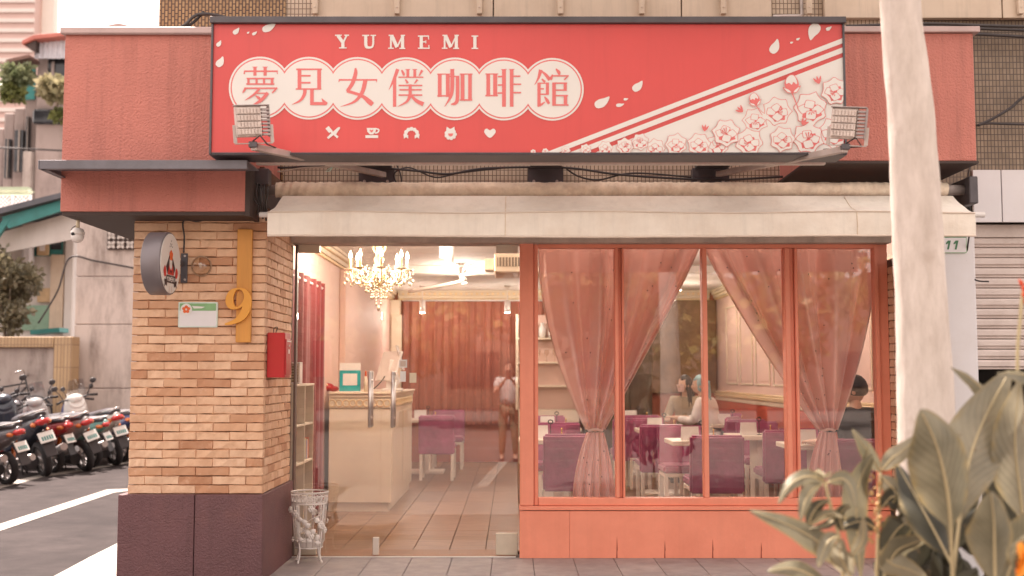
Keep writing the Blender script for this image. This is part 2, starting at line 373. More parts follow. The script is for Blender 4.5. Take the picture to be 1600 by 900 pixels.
# ================================================================== BRICK CORNER COLUMN, each brick slip an object
m_mortar = M('dark_mortar', (0.16, 0.085, 0.055), 0.95, 0.3, 30, 0.5, 120)
def brick_material():
    m, n, b, out = new_mat('old_brick')
    tc = n.nodes.new('ShaderNodeTexCoord'); oi = n.nodes.new('ShaderNodeObjectInfo')
    c = ramp(n, oi.outputs['Random'], [(0.0, (0.48, 0.235, 0.13)), (0.13, (0.60, 0.325, 0.19)), (0.28, (0.70, 0.43, 0.27)), (0.65, (0.76, 0.495, 0.325)), (1.0, (0.80, 0.55, 0.38))])
    ad = n.nodes.new('ShaderNodeVectorMath'); ad.operation = 'ADD'; n.links.new(tc.outputs['Object'], ad.inputs[0])
    cb = n.nodes.new('ShaderNodeCombineXYZ'); n.links.new(math_(n, 'MULTIPLY', oi.outputs['Random'], 50.0), cb.inputs[0]); n.links.new(cb.outputs[0], ad.inputs[1])
    t = nz(n, 'ShaderNodeTexNoise', Scale=11.0, Detail=8.0, Roughness=0.7); n.links.new(ad.outputs[0], t.inputs['Vector'])
    c = mixc(n, ramp(n, t.outputs[0], [(0.42, 0.0), (0.66, 0.6)]), c, (0.56, 0.32, 0.195))
    t2 = nz(n, 'ShaderNodeTexNoise', Scale=17.0, Detail=6.0, Roughness=0.75); n.links.new(ad.outputs[0], t2.inputs['Vector'])
    c = mixc(n, ramp(n, t2.outputs[0], [(0.56, 0.0), (0.72, 0.55)]), c, (0.74, 0.52, 0.38))
    n.links.new(c, b.inputs['Base Color']); b.inputs['Roughness'].default_value = 0.85
    bp = nz(n, 'ShaderNodeBump', Strength=0.7, Distance=0.006); n.links.new(t2.outputs[0], bp.inputs['Height']); n.links.new(bp.outputs[0], b.inputs['Normal'])
    return m
m_brick = brick_material()
def brick_mesh(L, H=.0562, D=.05):
    """a hand-made slip facing -Y: worn front face, 34 triangles"""
    rr = random.uniform; b = MB(); n = 4
    xs = [-L/2 + L*i/n for i in range(n+1)]
    fr = [(x + rr(-.0025,.0025), -D + rr(-.005,.004), z + rr(-.0025,.0025)) for z in (-H/2+.004, H/2-.004) for x in (xs[0]+.004, *xs[1:-1], xs[-1]-.004)]
    bk = [(x + rr(-.001,.001), -D+.009, z + rr(-.003,.002)) for z in (-H/2, H/2) for x in xs]
    bb = [(-L/2,0,-H/2),(L/2,0,-H/2),(-L/2,0,H/2),(L/2,0,H/2)]
    m = n+1; vs = fr + bk + bb; o2 = 2*m; o3 = 4*m; f = []
    for i in range(n):
        f += [(i,i+1,m+i+1,m+i), (o2+i,o2+i+1,i+1,i), (m+i,m+i+1,o2+m+i+1,o2+m+i)]
    f += [(o2,0,m,o2+m), (n,o2+n,o2+m+n,m+n)]
    f += [tuple([o3,o3+1]+[o2+i for i in range(n,-1,-1)]), tuple([o3+3,o3+2]+[o2+m+i for i in range(n+1)]), (o3,o2,o2+m,o3+2), (o3+1,o3+3,o2+m+n,o2+n)]
    b._add(vs, f); me = b.mesh('brick', m_brick); return me
PITCHZ, HALF = .0602, .118
BR = {k: [brick_mesh(L) for _ in range(6)] for k, L in ((1, HALF-.004), (2, 2*HALF-.0045))}
def put_brick(parent, k, x, y, z, rz=0.0):
    o = link('brick', random.choice(BR[k]), parent)
    o.location = (x, y, z); o.rotation_euler = (random.uniform(-.01,.01), random.uniform(-.012,.012), rz + random.uniform(-.01,.01))
    return o
CX0, CX1, CY, CYB = -2.625, -1.705, -1.05, -.02
colm = thing('brick_column', (-2.16, -.55, 0), 'corner column of peach coloured worn bricks on a plum plinth', 'brick column', world=True)
b = MB(); b.box(CX0+.03, CX1-.03, CY+.03, .1, .70, 3.0); part(colm, 'mortar_core', b, m_mortar)
ZP = Z(771, CY)
rows = int((2.72-ZP)/PITCHZ)
for r in range(rows):
    z = ZP + .027 + r*PITCHZ; off = r % 2
    # front: starts with a header or a stretcher in turn, ends with whatever closes the row at the corner
    u, e = 0, 0
    units = 8; k = 1 if off else 2
    while u < units:
        k = 1 if (off and u == 0) else 2
        if u + k > units: k = 1
        put_brick(colm, k, CX0 + (CX1-CX0)/8*(u + k/2), CY+.05, z); u += k
    # return beside the door, faces +X
    ln = CYB-.075-(CY+.052); nu = 8; hs = ln/nu; u = 0
    while u < nu:
        k = 1 if (not off and u == 0) else 2
        if u + k > nu: k = 1
        o = put_brick(colm, k, CX1-.05, CY+.052+hs*(u+k/2), z, PI/2); o.scale = (hs/HALF, 1, 1); u += k
b = MB(); b.box(-2.672, X(303,-1.1,835)-.003, -1.10, -.9, 0, ZP-.004); part(colm, 'plinth_panel', b, m_plum, bevel=.003)
b = MB(); b.box(X(303,-1.1,835)+.003, -1.69, -1.10, -.02, 0, ZP-.005); part(colm, 'plinth_panel', b, m_plum, bevel=.003)
b = MB(); b.box(-2.66, X(303,-1.1,835)+.1, -.91, .1, 0, ZP-.012); part(colm, 'plinth_core', b, m_plum)

RX0 = 2.94
pil = thing('brick_pilaster', (3.03, -.2, 0), 'narrow pilaster of peach bricks between the window and the whitewashed trunk', 'brick pilaster', world=True)
b = MB(); b.box(RX0+.03, 3.12, -.45, .1, 0, 2.45); part(pil, 'mortar_core', b, m_mortar)
for r in range(38):
    z = .13 + r*PITCHZ
    if z > 2.4: break
    for (k, y) in (((2, -.37), (1, -.19), (1, -.07)) if r % 2 else ((1, -.43), (2, -.25), (1, -.07))):
        put_brick(pil, k, RX0+.05, y, z, -PI/2)
    put_brick(pil, 2, RX0+.125, -.45, z)
    
# ================================================================== RED STUCCO FASCIA BOXES
YF = -1.35
fx0, fx1 = X(98,YF,190), X(388,YF,295); fz0, fz1 = Z(335,YF), Z(54,YF)
fa = thing('stucco_fascia', (-2.3, -1, 2.6), 'coral stucco fascia box wrapping the corner beside the signboard', 'fascia', world=True)
b = MB(); b.box(fx0, fx1, YF, YW-.03, fz0+.02, fz1); part(fa, 'stucco_face', b, m_stucco, bevel=.004)
b = MB(); b.box(fx0+.001, BL-.125, YW-.029, 7.0, fz0+.021, fz1-.001); part(fa, 'stucco_face', b, m_stucco, bevel=.004)
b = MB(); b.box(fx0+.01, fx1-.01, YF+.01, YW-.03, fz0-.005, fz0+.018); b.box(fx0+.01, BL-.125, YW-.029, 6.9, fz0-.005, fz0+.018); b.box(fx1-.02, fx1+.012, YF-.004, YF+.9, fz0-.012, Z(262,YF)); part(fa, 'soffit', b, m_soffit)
b = MB(); b.box(fx0-.025, X(345,YF,190), YF-.03, YW-.03, fz1+.001, fz1+.045); b.box(fx0-.025, BL-.125, YW-.029, 7.0, fz1+.001, fz1+.045); b.box(fx0-.022, X(345,YF,190), YF-.027, YF-.012, fz1-.006, fz1+.002); part(fa, 'cap_flashing', b, m_cap, bevel=.004)
b = MB(); b.prism([(X(150,YF,190), fz1+.045), (X(182,YF,190), fz1+.075), (X(210,YF,190), fz1+.045)], YF-.01, YF+.4); part(fa, 'cap_joint', b, m_cap)
# steel ledge round the corner
lx0 = fx0; lz0, lz1 = Z(264,-1.7), Z(250,-1.7)
led = thing('steel_ledge', (lx0, -1.5, lz0), 'dark grey steel channel ledge running across the coral corner fascia', 'ledge', world=True)
b = MB(); b.box(lx0-.002, X(386,-1.7,257), -1.70, -1.69, lz0, lz1); b.box(lx0, X(386,-1.7,257), -1.69, YF-.002, lz1-.01, lz1-.001); b.box(lx0, X(386,-1.7,257), -1.69, -1.65, lz0+.001, lz0+.012); part(led, 'front_channel', b, m_greymetal, bevel=.002)
b = MB(); b.box(lx0-.012, lx0-.003, -1.70, 2.0, lz0, lz1); b.box(lx0-.003, lx0+.03, -1.69, YF-.002, lz0+.001, lz0+.01); part(led, 'side_channel', b, m_greymetal, bevel=.002)

YR = -1.15
rx1 = X(1523,YR,150); rz0, rz1 = Z(254,YR), Z(52,YR)
fr = thing('stucco_fascia', (2.6, -1, 2.7), 'coral stucco fascia box behind the whitewashed trunk past the signboard', 'fascia', world=True)
b = MB(); b.box(X(1262,YR,150), rx1, YR, YW-.004, rz0+.012, rz1); part(fr, 'stucco_face', b, m_stucco, bevel=.004)
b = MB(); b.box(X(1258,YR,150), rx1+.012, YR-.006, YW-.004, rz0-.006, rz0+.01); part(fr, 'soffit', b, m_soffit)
b = MB(); b.box(X(1262,YR,150), X(1532,YR,150), YR-.03, YW-.004, rz1+.002, rz1+.042); part(fr, 'cap_flashing', b, m_cap, bevel=.003)

# ================================================================== STEP OF GRANITE SLABS
st = struct('entrance_step', MB().box(-1.66, 3.3, -.80, 1.2, .0, .125), M('step_core', (0.12,0.10,0.1), 0.9))
SX = [-1.69 + .308*i for i in range(17)]; SX[0] = -1.70
for i in range(16):
    b = MB(); b.box(SX[i]+.0015, SX[i+1]-.0015, -.85, -.035, .128, .150); o = part(st, 'slab', b, m_granite, bevel=.004)
    b = MB(); b.box(SX[i]+.0015, SX[i+1]-.0015, -.845, -.815, .0, .1265); part(st, 'riser_slab', b, m_granite, bevel=.003)
b = MB(); b.box(-1.69, .03, -.045, -.02, .1505, .158); part(st, 'threshold_strip', b, m_white, bevel=.002)
# ================================================================== SIGNBOARD (flat print laid as thin vinyl shapes on the face)
YS = -1.75
sx0, sx1 = X(329,YS,137), X(1321,YS,137); sz0, sz1 = Z(241,YS), Z(33,YS)
sg = thing('signboard', (.1, -1.6, sz0), 'long red shop signboard with white scalloped name circles, petals and peonies', 'signboard', world=True)
b = MB(); b.box(sx0+.012, sx1-.012, YS+.003, YS+.24, sz0+.012, sz1-.02); part(sg, 'face_panel', b, m_signred)
b = MB()
b.box(sx0-.006, sx1+.006, YS-.03, YS+.25, sz1-.018, sz1+.022)                 # top capping
b.box(sx0, sx0+.013, YS-.012, YS+.25, sz0, sz1-.019); b.box(sx1-.013, sx1, YS-.012, YS+.25, sz0, sz1-.019)
b.box(sx0, sx1, YS-.010, YS+.252, sz0-.006, sz0-.001)
b.box(sx0+.014, sx1-.014, YS-.008, YS+.002, sz0+.001, sz0+.011)
part(sg, 'frame', b, m_darkmetal, bevel=.002)

_lay = [0]
def SP(px, py, lay): p = P(px, py, YS); return (p.x, YS - .0005 - lay*.0015, p.z)
def flatpoly(b, pts, lay, m=0):
    b.poly([SP(x, y, lay) for x, y in pts], m)
def outline(pts, closed_curve=True, n=6):
    """Catmull-Rom through the points"""
    k = len(pts); out = []
    for i in range(k):
        p0, p1, p2, p3 = pts[i-1], pts[i], pts[(i+1) % k], pts[(i+2) % k]
        for j in range(n):
            t = j/n
            out.append(tuple(.5*((2*p1[a]) + (-p0[a]+p2[a])*t + (2*p0[a]-5*p1[a]+4*p2[a]-p3[a])*t*t + (-p0[a]+3*p1[a]-3*p2[a]+p3[a])*t**3) for a in (0,1)))
    return out
def stroke_poly(st):
    """st: [(x,y,w)...] -> outline of a tapering brush stroke"""
    L, Rr = [], []
    for i, (x, y, w_) in enumerate(st):
        a = st[max(i-1,0)]; c = st[min(i+1,len(st)-1)]
        dx, dy = c[0]-a[0], c[1]-a[1]; q = math.hypot(dx, dy) or 1
        nx, ny = -dy/q*w_/2, dx/q*w_/2
        L.append((x+nx, y+ny)); Rr.append((x-nx, y-ny))
    return L + Rr[::-1]
def smooth(st, n=5):
    if len(st) < 3: return st
    out = []
    for i in range(len(st)-1):
        p0 = st[max(i-1,0)]; p1 = st[i]; p2 = st[i+1]; p3 = st[min(i+2,len(st)-1)]
        for j in range(n):
            t = j/n; out.append(tuple(.5*((2*p1[a]) + (-p0[a]+p2[a])*t + (2*p0[a]-5*p1[a]+4*p2[a]-p3[a])*t*t + (-p0[a]+3*p1[a]-3*p2[a]+p3[a])*t**3) for a in range(3)))
    out.append(st[-1]); return out
def scallop(r):
    """outline of seven overlapping circles in a row"""
    cs = [406.5 + 76.1*i for i in range(7)]; cyy = lambda i: 137.5 + .35*i; half = 38.05
    a = math.acos(min(1, half/r)); out = []
    for i in range(7):                         # top side, left to right
        s0 = PI if i == 0 else PI - a; s1 = 0 if i == 6 else a
        out += [(cs[i] + r*math.cos(s0+(s1-s0)*j/20), cyy(i) - r*math.sin(s0+(s1-s0)*j/20)) for j in range(20)]
    for i in range(6, -1, -1):
        s0 = 0 if i == 6 else -a; s1 = -PI if i == 0 else -(PI - a)
        out += [(cs[i] + r*math.cos(s0+(s1-s0)*j/20), cyy(i) - r*math.sin(s0+(s1-s0)*j/20)) for j in range(20)]
    return out
def spart(name, polys, lay, mat):
    b = MB()
    for i, q in enumerate(polys): flatpoly(b, q, lay + i*.12)
    return part(sg, name, b, mat, fix=False)
spart('scalloped_panel', [scallop(49.0)], 0.2, m_signwhite)
spart('scalloped_outline', [scallop(46.2)], 0.6, m_signpink)
spart('scalloped_panel', [scallop(44.2)], 1.0, m_signwhite)

def glyph(strokes, ox, oy, s, lay=1.6, name='character', mat=None):
    ps = []
    for q in strokes:
        q = smooth(q) if len(q) > 2 else q
        ps.append([(ox + x/s, oy + y/s) for x, y in stroke_poly(q)])
    spart(name, ps, lay, mat or m_signpink)
def V(x, y0, y1, w_, serif=True):
    r = [[(x,y0,w_),(x,y1,w_)]]
    if serif: r.append([(x-w_*.5-9,y0+1,3),(x-w_*.3,y0+5,9),(x+w_*.3,y0+5,9),(x+w_*.5+9,y0+1,3)])
    return r
def H(y, x0, x1, w_=12): return [[(x0,y,w_),(x1,y,w_)]]
z5 = 16/3
glyph(H(168,220,503,14) + [[(226,164,8),(222,192,13)],[(494,164,10),(500,192,6)]] + V(312,130,205,26) + V(397,130,205,26)
      + V(258,224,282,20) + V(455,224,282,22) + H(229,246,470,12) + H(275,240,474,12) + V(326,232,275,18,False) + V(388,232,275,18,False)
      + H(310,222,500,12) + [[(236,306,12),(224,328,18),(208,350,4)],[(497,304,6),(480,325,14),(455,350,10)]]
      + [[(348,316,20),(300,366,18),(228,411,3)],[(318,352,10),(420,352,10)],[(420,348,26),(365,410,26),(290,455,10)],[(318,372,8),(345,392,24),(352,406,14)]], 340, 80, z5)
glyph(V(683,150,322,32) + V(847,150,322,32) + H(152,655,868,14) + H(316,652,865,12) + H(206,698,776,14) + H(264,698,776,14)
      + [[(728,318,30),(724,360,28),(690,412,20),(620,446,3)],[(787,318,30),(787,450,30)],[(775,438,26),(905,438,26)],[(868,394,3),(890,425,26),(914,440,20)]], 340, 80, z5)
glyph(H(240,1010,1330,14) + [[(1014,236,8),(1012,258,8)],[(1325,236,8),(1326,260,6)], [(1150,142,16),(1150,190,32),(1124,270,32),(1080,335,28)],[(1078,332,26),(1200,372,26),(1262,420,42),(1292,446,36)],
      [(1232,244,36),(1205,345,32),(1140,422,20),(1026,463,3)]], 340, 80, z5)
glyph([[(8,150,30),(-23,235,24),(-66,324,3)],[(-18,225,28),(-18,464,28)]] + V(92,150,216,24) + V(150,150,216,24) + [[(40,158,12),(56,188,22),(60,206,12)],[(212,160,22),(186,206,10)]]
      + H(218,14,222,10) + [[(72,236,12),(92,268,20)],[(172,238,18),(148,270,8)]] + H(287,15,213) + H(323,22,208) + H(367,15,213) + V(112,278,370,26,False)
      + [[(112,362,28),(86,420,20),(8,463,3)],[(118,366,16),(160,412,28),(222,444,36)]], 620, 80, z5)
glyph(V(358,188,382,32) + V(425,188,382,32) + H(192,338,438,9) + H(373,338,438,12) + [[(462,150,32),(462,300,32),(448,382,24),(398,464,3)]] + H(211,440,520,10)
      + [[(506,206,30),(506,380,30),(492,432,28),(452,444,10)]] + V(548,190,413,32) + V(610,190,413,30) + H(192,528,628,9) + H(408,526,629,12) + [[(446,150,3),(462,156,10),(482,150,3)]], 620, 80, z5)
glyph(V(762,188,378,32) + V(820,188,378,34) + H(191,738,842,9) + H(371,738,842,12) + V(893,150,464,32) + V(957,150,464,30)
      + H(213,842,880) + H(283,842,880) + H(350,840,880) + H(210,970,1030) + H(277,970,1036) + H(347,970,1036), 620, 80, z5)
glyph([[(1200,156,34),(1180,225,20),(1148,282,3)],[(1204,166,10),(1240,196,24),(1275,240,30)],[(1208,232,12),(1235,258,22)]] + V(1185,262,462,28,False) + V(1255,262,362,26,False)
      + H(268,1180,1266,10) + H(315,1190,1226,12) + H(360,1190,1266,12) + [[(1230,380,8),(1252,410,26),(1268,440,20)],[(1174,462,10),(1205,445,18),(1234,424,6)]]
      + [[(1326,148,10),(1350,178,28),(1352,200,10)]] + H(207,1290,1432,12) + [[(1298,196,8),(1288,220,22),(1280,240,22)],[(1432,203,6),(1395,240,14)]] + V(1310,262,455,30,False)
      + H(268,1295,1420) + V(1403,264,330,26,False) + H(326,1310,1416) + H(372,1310,1426) + V(1405,368,454,28,False) + H(450,1295,1430), 620, 80, z5)
# the name in slab letters over the circles
def L4(st): glyph(st, 400, 0, 4, 0.5, 'letter', m_signwhite)
L4([[(512,222,22),(543,266,20)],[(567,222,10),(545,266,12)],[(543,262,20),(543,302,20)],[(494,221,8),(536,221,8)],[(552,221,8),(582,221,8)],[(519,300,8),(567,300,8)]])
L4([[(686,220,20),(686,272,20)],[(686,270,20),(690,292,19),(708,298,14),(727,292,12),(733,270,12)],[(733,220,12),(733,272,12)],[(664,222,8),(708,222,8)],[(716,222,8),(750,222,8)]])
for dx in (0, 336):
    L4([[(x+dx,y,w_) for x,y,w_ in q] for q in ([(843,222,11),(843,302,11)],[(849,224,22),(882,296,22)],[(915,224,9),(884,292,9)],[(916,222,20),(916,303,20)],[(826,302,8),(861,302,8)],[(896,303,8),(933,303,8)],[(829,222,8),(860,222,8)],[(905,222,8),(932,222,8)])])
L4([[(1033,222,20),(1033,303,20)],[(1012,226,8),(1081,226,8)],[(1035,262,8),(1064,262,8)],[(1012,302,8),(1085,302,8)],[(1078,224,7),(1079,247,6)],[(1080,282,6),(1083,304,7)],[(1062,252,5),(1062,272,5)]])
L4([[(1368,222,20),(1368,303,20)],[(1347,226,8),(1389,226,8)],[(1347,303,8),(1389,303,8)]])
# the five little icons
def disc(cx, cy_, r, n=14, ry=None): return [(cx + r*math.cos(2*PI*i/n), cy_ + (ry or r)*math.sin(2*PI*i/n)) for i in range(n)]
spart('icon', [stroke_poly([(514,202,3.5),(528,215,3.5)]), stroke_poly([(511,199,6.5),(517,206,6.5)]), stroke_poly([(530,200,4),(519,210,4.5),(512,216,3.5)]), stroke_poly([(531,199,2),(523,208,6)])], .5, m_signwhite)
spart('icon', [stroke_poly([(571,213.5,4.5),(591,213.5,4.5)]), [(573,200),(588,200),(587,206),(583,210),(578,210),(574,206)], stroke_poly(smooth([(587,201,2.2),(592,203,2.2),(590,207,2.2),(586,208,2.2)]))], .5, m_signwhite)
spart('icon_mark', [[(578,202.5),(580.5,203.4),(583,202.5),(583.5,204.5),(580.5,207.4),(577.5,204.5)]], 1.1, m_signpink)
hb = [disc(643 + 9.6*math.cos(a), 211 - 9.6*math.sin(a), 3.1) for a in [PI*i/6 for i in range(7)]]
spart('icon', hb + [[(631,211),(638,211),(638,217),(634.5,214.5),(631,217)], [(648,211),(655,211),(655,217),(651.5,214.5),(648,217)]], .5, m_signwhite)
spart('icon', [disc(704 + 7*math.cos(2*PI*i/9), 210 + 6.4*math.sin(2*PI*i/9), 2.8) for i in range(9)] + [disc(704,210,7.5), [(697,206),(698,198),(704,202),(710,198),(711,206)]], .4, m_signwhite)
spart('icon_mark', [[(700,208.6),(708.4,208.6),(707,212.4),(704,213.6),(701.2,212.4)]], 1.9, m_signpink)
spart('icon', [outline([(765.5,215.5),(757.5,208.5),(757,203.5),(760.5,201),(765.5,203.6),(770.5,201),(774,203.5),(773.5,208.5)])], .5, m_signwhite)
# loose petals
def petal(cx, cy_, ln, wd, ang):
    c, s_ = math.cos(R(ang)), math.sin(R(ang)); q = []
    for x, y in ((-.5,.0),(-.42,.34),(-.1,.5),(.22,.30),(.5,-.16),(.2,-.28),(-.12,-.42),(-.4,-.34)):
        X_, Y_ = x*ln, y*wd; q.append((cx + X_*c - Y_*s_, cy_ + X_*s_ + Y_*c))
    spart('petal', [outline(q, n=4)], .5, m_signwhite)
for a in ((369.5,48.5,13,8,-40),(388,51,4.5,3,-30),(398,52,9,5,-30),(421,42.5,24,12,-25),(342.5,68,11,7,-50),(344.5,96.5,18,12,-52),
          (941.5,159.5,27,15,-28),(969,164,13,6,-8),(978,155,7.5,4.5,-5),(997,134.5,21,13,-40),(1211,72.5,24,15,-60),(1271,49.5,28,19,122),(1295,44.5,10,6,-25),(1247,61,6.5,4,-20),(1237,66.5,5,3.4,-10)):
    petal(*a)
# slanting stripes and the white field below them
SL = .385
def sl(y_at_right, x): return y_at_right + SL*(1318 - x)
def band(y0, y1, xb=1318, yb=239.5):
    f = lambda y: 1318 - (yb - y)/SL
    return [(1318,y0),(1318,y1),(f(y1),yb),(f(y0),yb)]
spart('stripe', [band(59,67)], .2, m_signwhite)
spart('stripe', [band(73.5,82)], .2, m_signwhite)
spart('white_field', [[(1318,89),(1318,239.5),(1318-(239.5-89)/SL,239.5)]], .2, m_signwhite)
# peonies drawn in red line on the white field
rnd = random.Random(5)
def lobed(cx, cy_, r, k, depth, rot, sq=1.0, n=40):
    return [(cx + r*(1 - depth*abs(math.sin(k*(2*PI*i/n)/2 + rot))**.7)*math.cos(2*PI*i/n), cy_ + sq*r*(1 - depth*abs(math.sin(k*(2*PI*i/n)/2 + rot))**.7)*math.sin(2*PI*i/n)) for i in range(n)]
def peony(cx, cy_, r, rot, lay):
    b = MB(); lv = lay
    def put(q, m):
        nonlocal lv
        q = [(min(max(x, 817), 1317), min(max(y, 47), 239)) for x, y in q]
        flatpoly(b, q, lv, m); lv += .18
    put(lobed(cx, cy_, r, 7, .22, rot), 1); put(lobed(cx, cy_, r*.955, 7, .22, rot), 0)
    put(lobed(cx+r*.05, cy_+r*.16, r*.66, 6, .26, rot+.7, .85), 1)
    for dx, dy, k in ((-.36,.02,.36),(.38,.06,.34),(-.05,-.22,.34),(.02,.36,.36)):
        put(lobed(cx+dx*r, cy_+dy*r, r*k*1.08, 4, .24, rot+dx*5, .8), 1); put(lobed(cx+dx*r, cy_+dy*r, r*k*.95, 4, .24, rot+dx*5, .8), 0)
    for i in range(4):
        a = rot + i*.5 - .9; put(stroke_poly([(cx+.1*r*math.cos(a), cy_+.1*r+.1*r*math.sin(a), .03*r),(cx+.34*r*math.cos(a), cy_+.34*r*math.sin(a), .075*r)]), 1)
    part(sg, 'peony', b, [m_signwhite, m_signpink], fix=False)
def bud(cx, cy_, r, lay, tilt=0):
    b = MB(); T = lambda q: [(cx + x*r*math.cos(tilt) - y*r*math.sin(tilt), cy_ + x*r*math.sin(tilt) + y*r*math.cos(tilt)) for x, y in q]
    flatpoly(b, T(stroke_poly([(.0,.9,.12),(.35,1.8,.12),(.7,2.7,.08)])), lay, 1)
    flatpoly(b, T(outline([(0,1.05),(-.75,.3),(-.7,-.5),(-.2,-1),(.3,-.95),(.75,-.2),(.7,.4)])), lay+.2, 1)
    flatpoly(b, T(outline([(-.3,-.1),(-.62,.0),(-.6,-.5),(-.2,-.92),(.28,-.86),(.6,-.2),(.5,.05),(.2,-.2),(0,.1)])), lay+.4, 0)
    flatpoly(b, T(outline([(-1.0,.4),(-.3,.6),(0,1),(-.5,1.0)])), lay+.6, 1); flatpoly(b, T(outline([(-.86,.48),(-.32,.68),(-.08,.96),(-.45,.92)])), lay+.75, 0)
    flatpoly(b, T(outline([(1.0,.2),(.45,.5),(.1,1),(.6,.95)])), lay+.6, 1); flatpoly(b, T(outline([(.86,.34),(.5,.58),(.2,.94),(.58,.85)])), lay+.75, 0)
    part(sg, 'peony_bud', b, [m_signwhite, m_signpink], fix=False)
def sprig(cx, cy_, r, a, lay):
    b = MB()
    for k, da in enumerate((-.5, 0, .5)):
        c, s_ = math.cos(a+da), math.sin(a+da)
        flatpoly(b, outline([(cx,cy_),(cx+r*.5*c-r*.14*s_, cy_+r*.5*s_+r*.14*c),(cx+r*c, cy_+r*s_),(cx+r*.5*c+r*.14*s_, cy_+r*.5*s_-r*.14*c)], n=3), lay+.1*k, 0)
    part(sg, 'leaf_sprig', b, m_signpink, fix=False)
for i, (x, y, r) in enumerate(((1214,174,25),(1266,170,29),(1304,143,24),(1302,208,27),(1262,216,27),(1222,218,22),(1180,188,22),(1170,222,24),(1134,208,24),(1120,228,20),(1092,226,20),(1056,226,19),(1024,232,17),(1000,222,15),(976,229,15),(946,232,13),(915,234,10),(884,236,8),(852,237,6),(833,238,5))):
    peony(x, y, r, i*1.3, .9 + (i % 3)*3.0 + (i//3)*.028)
bud(1236,132,14,11.5); sprig(1279,132,13,-1.9,10.2); sprig(1252,196,12,-.9,10.2); sprig(1160,176,12,-2.4,10.2); sprig(1100,206,11,-1.4,10.2); bud(1178,156,10,11.5,-.2)

# steel work that carries the signboard
yb_ = -1.45
b = MB(); b.box(X(400,yb_,254), X(1290,yb_,254), yb_, yb_+.04, Z(257,yb_), Z(252.5,yb_)); b.box(X(400,yb_,254), X(1290,yb_,254), yb_+.04, yb_+.05, Z(252,yb_), Z(246,yb_))
single('support_rail', b, M('pale_rail', (0.62,0.55,0.5), .45, .1, 20, metal=.3), 'thin pale steel rail running under the long red signboard', 'steel rail', bevel=.002)
yp = -.36
for i, (px0, px1, top) in enumerate(((561,616,262),(825,880,240),(1082,1139,262))):
    t = thing('wall_bracket', (X((px0+px1)/2,yp,275), yp, Z(288,yp)), ('black wall bracket plate at the foot of the left lamp arm', 'black wall bracket plate standing alone between the two lamp arms', 'black wall bracket plate at the foot of the right lamp arm')[i], 'wall bracket', 'black plates bolted over the awning roll', world=True)
    b = MB(); b.box(X(px0,yp,275), X(px1,yp,275), yp-.012, YW-.002, Z(288,yp), Z(263,yp)); part(t, 'plate', b, m_darkmetal, bevel=.002)
    b = MB(); b.box(X(px0+3,yp,275), X(px1-3,yp,275), -1.5, yp-.013, Z(266,yp)+.005, Z(266,yp)+.09); part(t, 'outrigger', b, m_darkmetal, bevel=.003)
    for dx in (9, (px1-px0)-10):
        b = MB(); b.lathe([(.012,-.012),(.012,0)], (X(px0+dx,yp,275), yp-.014, Z(284,yp)), 6, axis='Y'); part(t, 'bolt', b, m_galv)

# floodlights on their arms
def floodlight(px, py, foot, label, flip):
    Yl = -2.15
    c = P(px, py, Yl)
    t = thing('floodlight', c, label, 'floodlight', 'floodlights aimed at the signboard')
    rot = Matrix.Rotation(R(-7*flip if flip > 0 else 8), 4, 'Y') @ Matrix.Rotation(R(24*flip), 4, 'Z') @ Matrix.Rotation(R(10), 4, 'X')
    W, H_ = .155, .185
    def q(name, b, mat, **k): b.xf(rot); return part(t, name, b, mat, **k)
    b = MB()
    for i in range(9):                                       # finned back, faces the street
        pass
    b.box(-W/2, W/2, -.012, .03, -H_/2, H_/2); q('lamp_body', b, m_lamp, bevel=.004)
    for i in range(4):
        b = MB(); b.box(-W/2+.006, W/2-.006, -.034, -.0125, -H_/2+.012+i*.041, -H_/2+.050+i*.041)
        for k in range(7): b.box(-W/2+.008+k*.0195, -W/2+.022+k*.0195, -.040, -.0345, -H_/2+.015+i*.041, -H_/2+.047+i*.041)
        q('led_module', b, m_lamp, bevel=.0015)
    for k in range(8):
        b = MB(); b.box(W/2+.001, W/2+.045, -.03+.0005*k, .03, -H_/2+.008+k*.0215, -H_/2+.02+k*.0215); q('heat_fin', b, m_lampdark)
    b = MB(); b.box(W/2+.0455, W/2+.052, -.02, .04, -H_/2, H_/2); b.box(-W/2-.004, W/2+.05, -.03, .04, H_/2+.001, H_/2+.008); q('end_plate', b, m_lampdark, bevel=.002)
    b = MB(); b.bar((-W/2-.008, 0, -.02), (-W/2-.008, 0, -H_/2-.035), .006, .022); b.bar((W/2+.06, 0, -.02), (W/2+.06, 0, -H_/2-.035), .006, .022); b.box(-W/2-.011, W/2+.063, -.013, .013, -H_/2-.042, -H_/2-.036); q('yoke', b, m_galv, bevel=.001)
    # arm
    a0 = rot @ Vector((.02, 0, -H_/2-.06)); a1 = P(*foot) - c
    arm = thing('lamp_arm', c + a0, 'square steel arm holding the floodlight over the ' + ('street door' if flip > 0 else 'window') + ' end', 'lamp arm', 'arms of the two floodlights')
    b = MB(); b.bar((0,0,0), a1 - a0, .04, .04); part(arm, 'arm_tube', b, m_galv, bevel=.003)
    b = MB(); b.bar((0,0,-.005), (0,0,.03), .05, .05, up=(0,1,0)); part(arm, 'swivel_joint', b, m_darkmetal, bevel=.003)
    b = MB(); b.tube([a0 + Vector((0,-.02,.03)), a0 + Vector((.05,-.05,.06)), a0 + Vector((.09,-.03,.01)), a0.lerp(a1, .15) + Vector((0,-.03,.02))], .005, 6); q2 = part(t, 'lead', b, m_cable)
    return t
m_lamp = M('lamp_alloy', (0.70, 0.60, 0.55), 0.5, 0.1, 20, 0.1, 120, metal=0.4, dirt=(0.3,0.2,0.17), dscale=14)
m_lampdark = M('lamp_dark_alloy', (0.40, 0.34, 0.33), 0.5, 0.15, 20, metal=0.2)
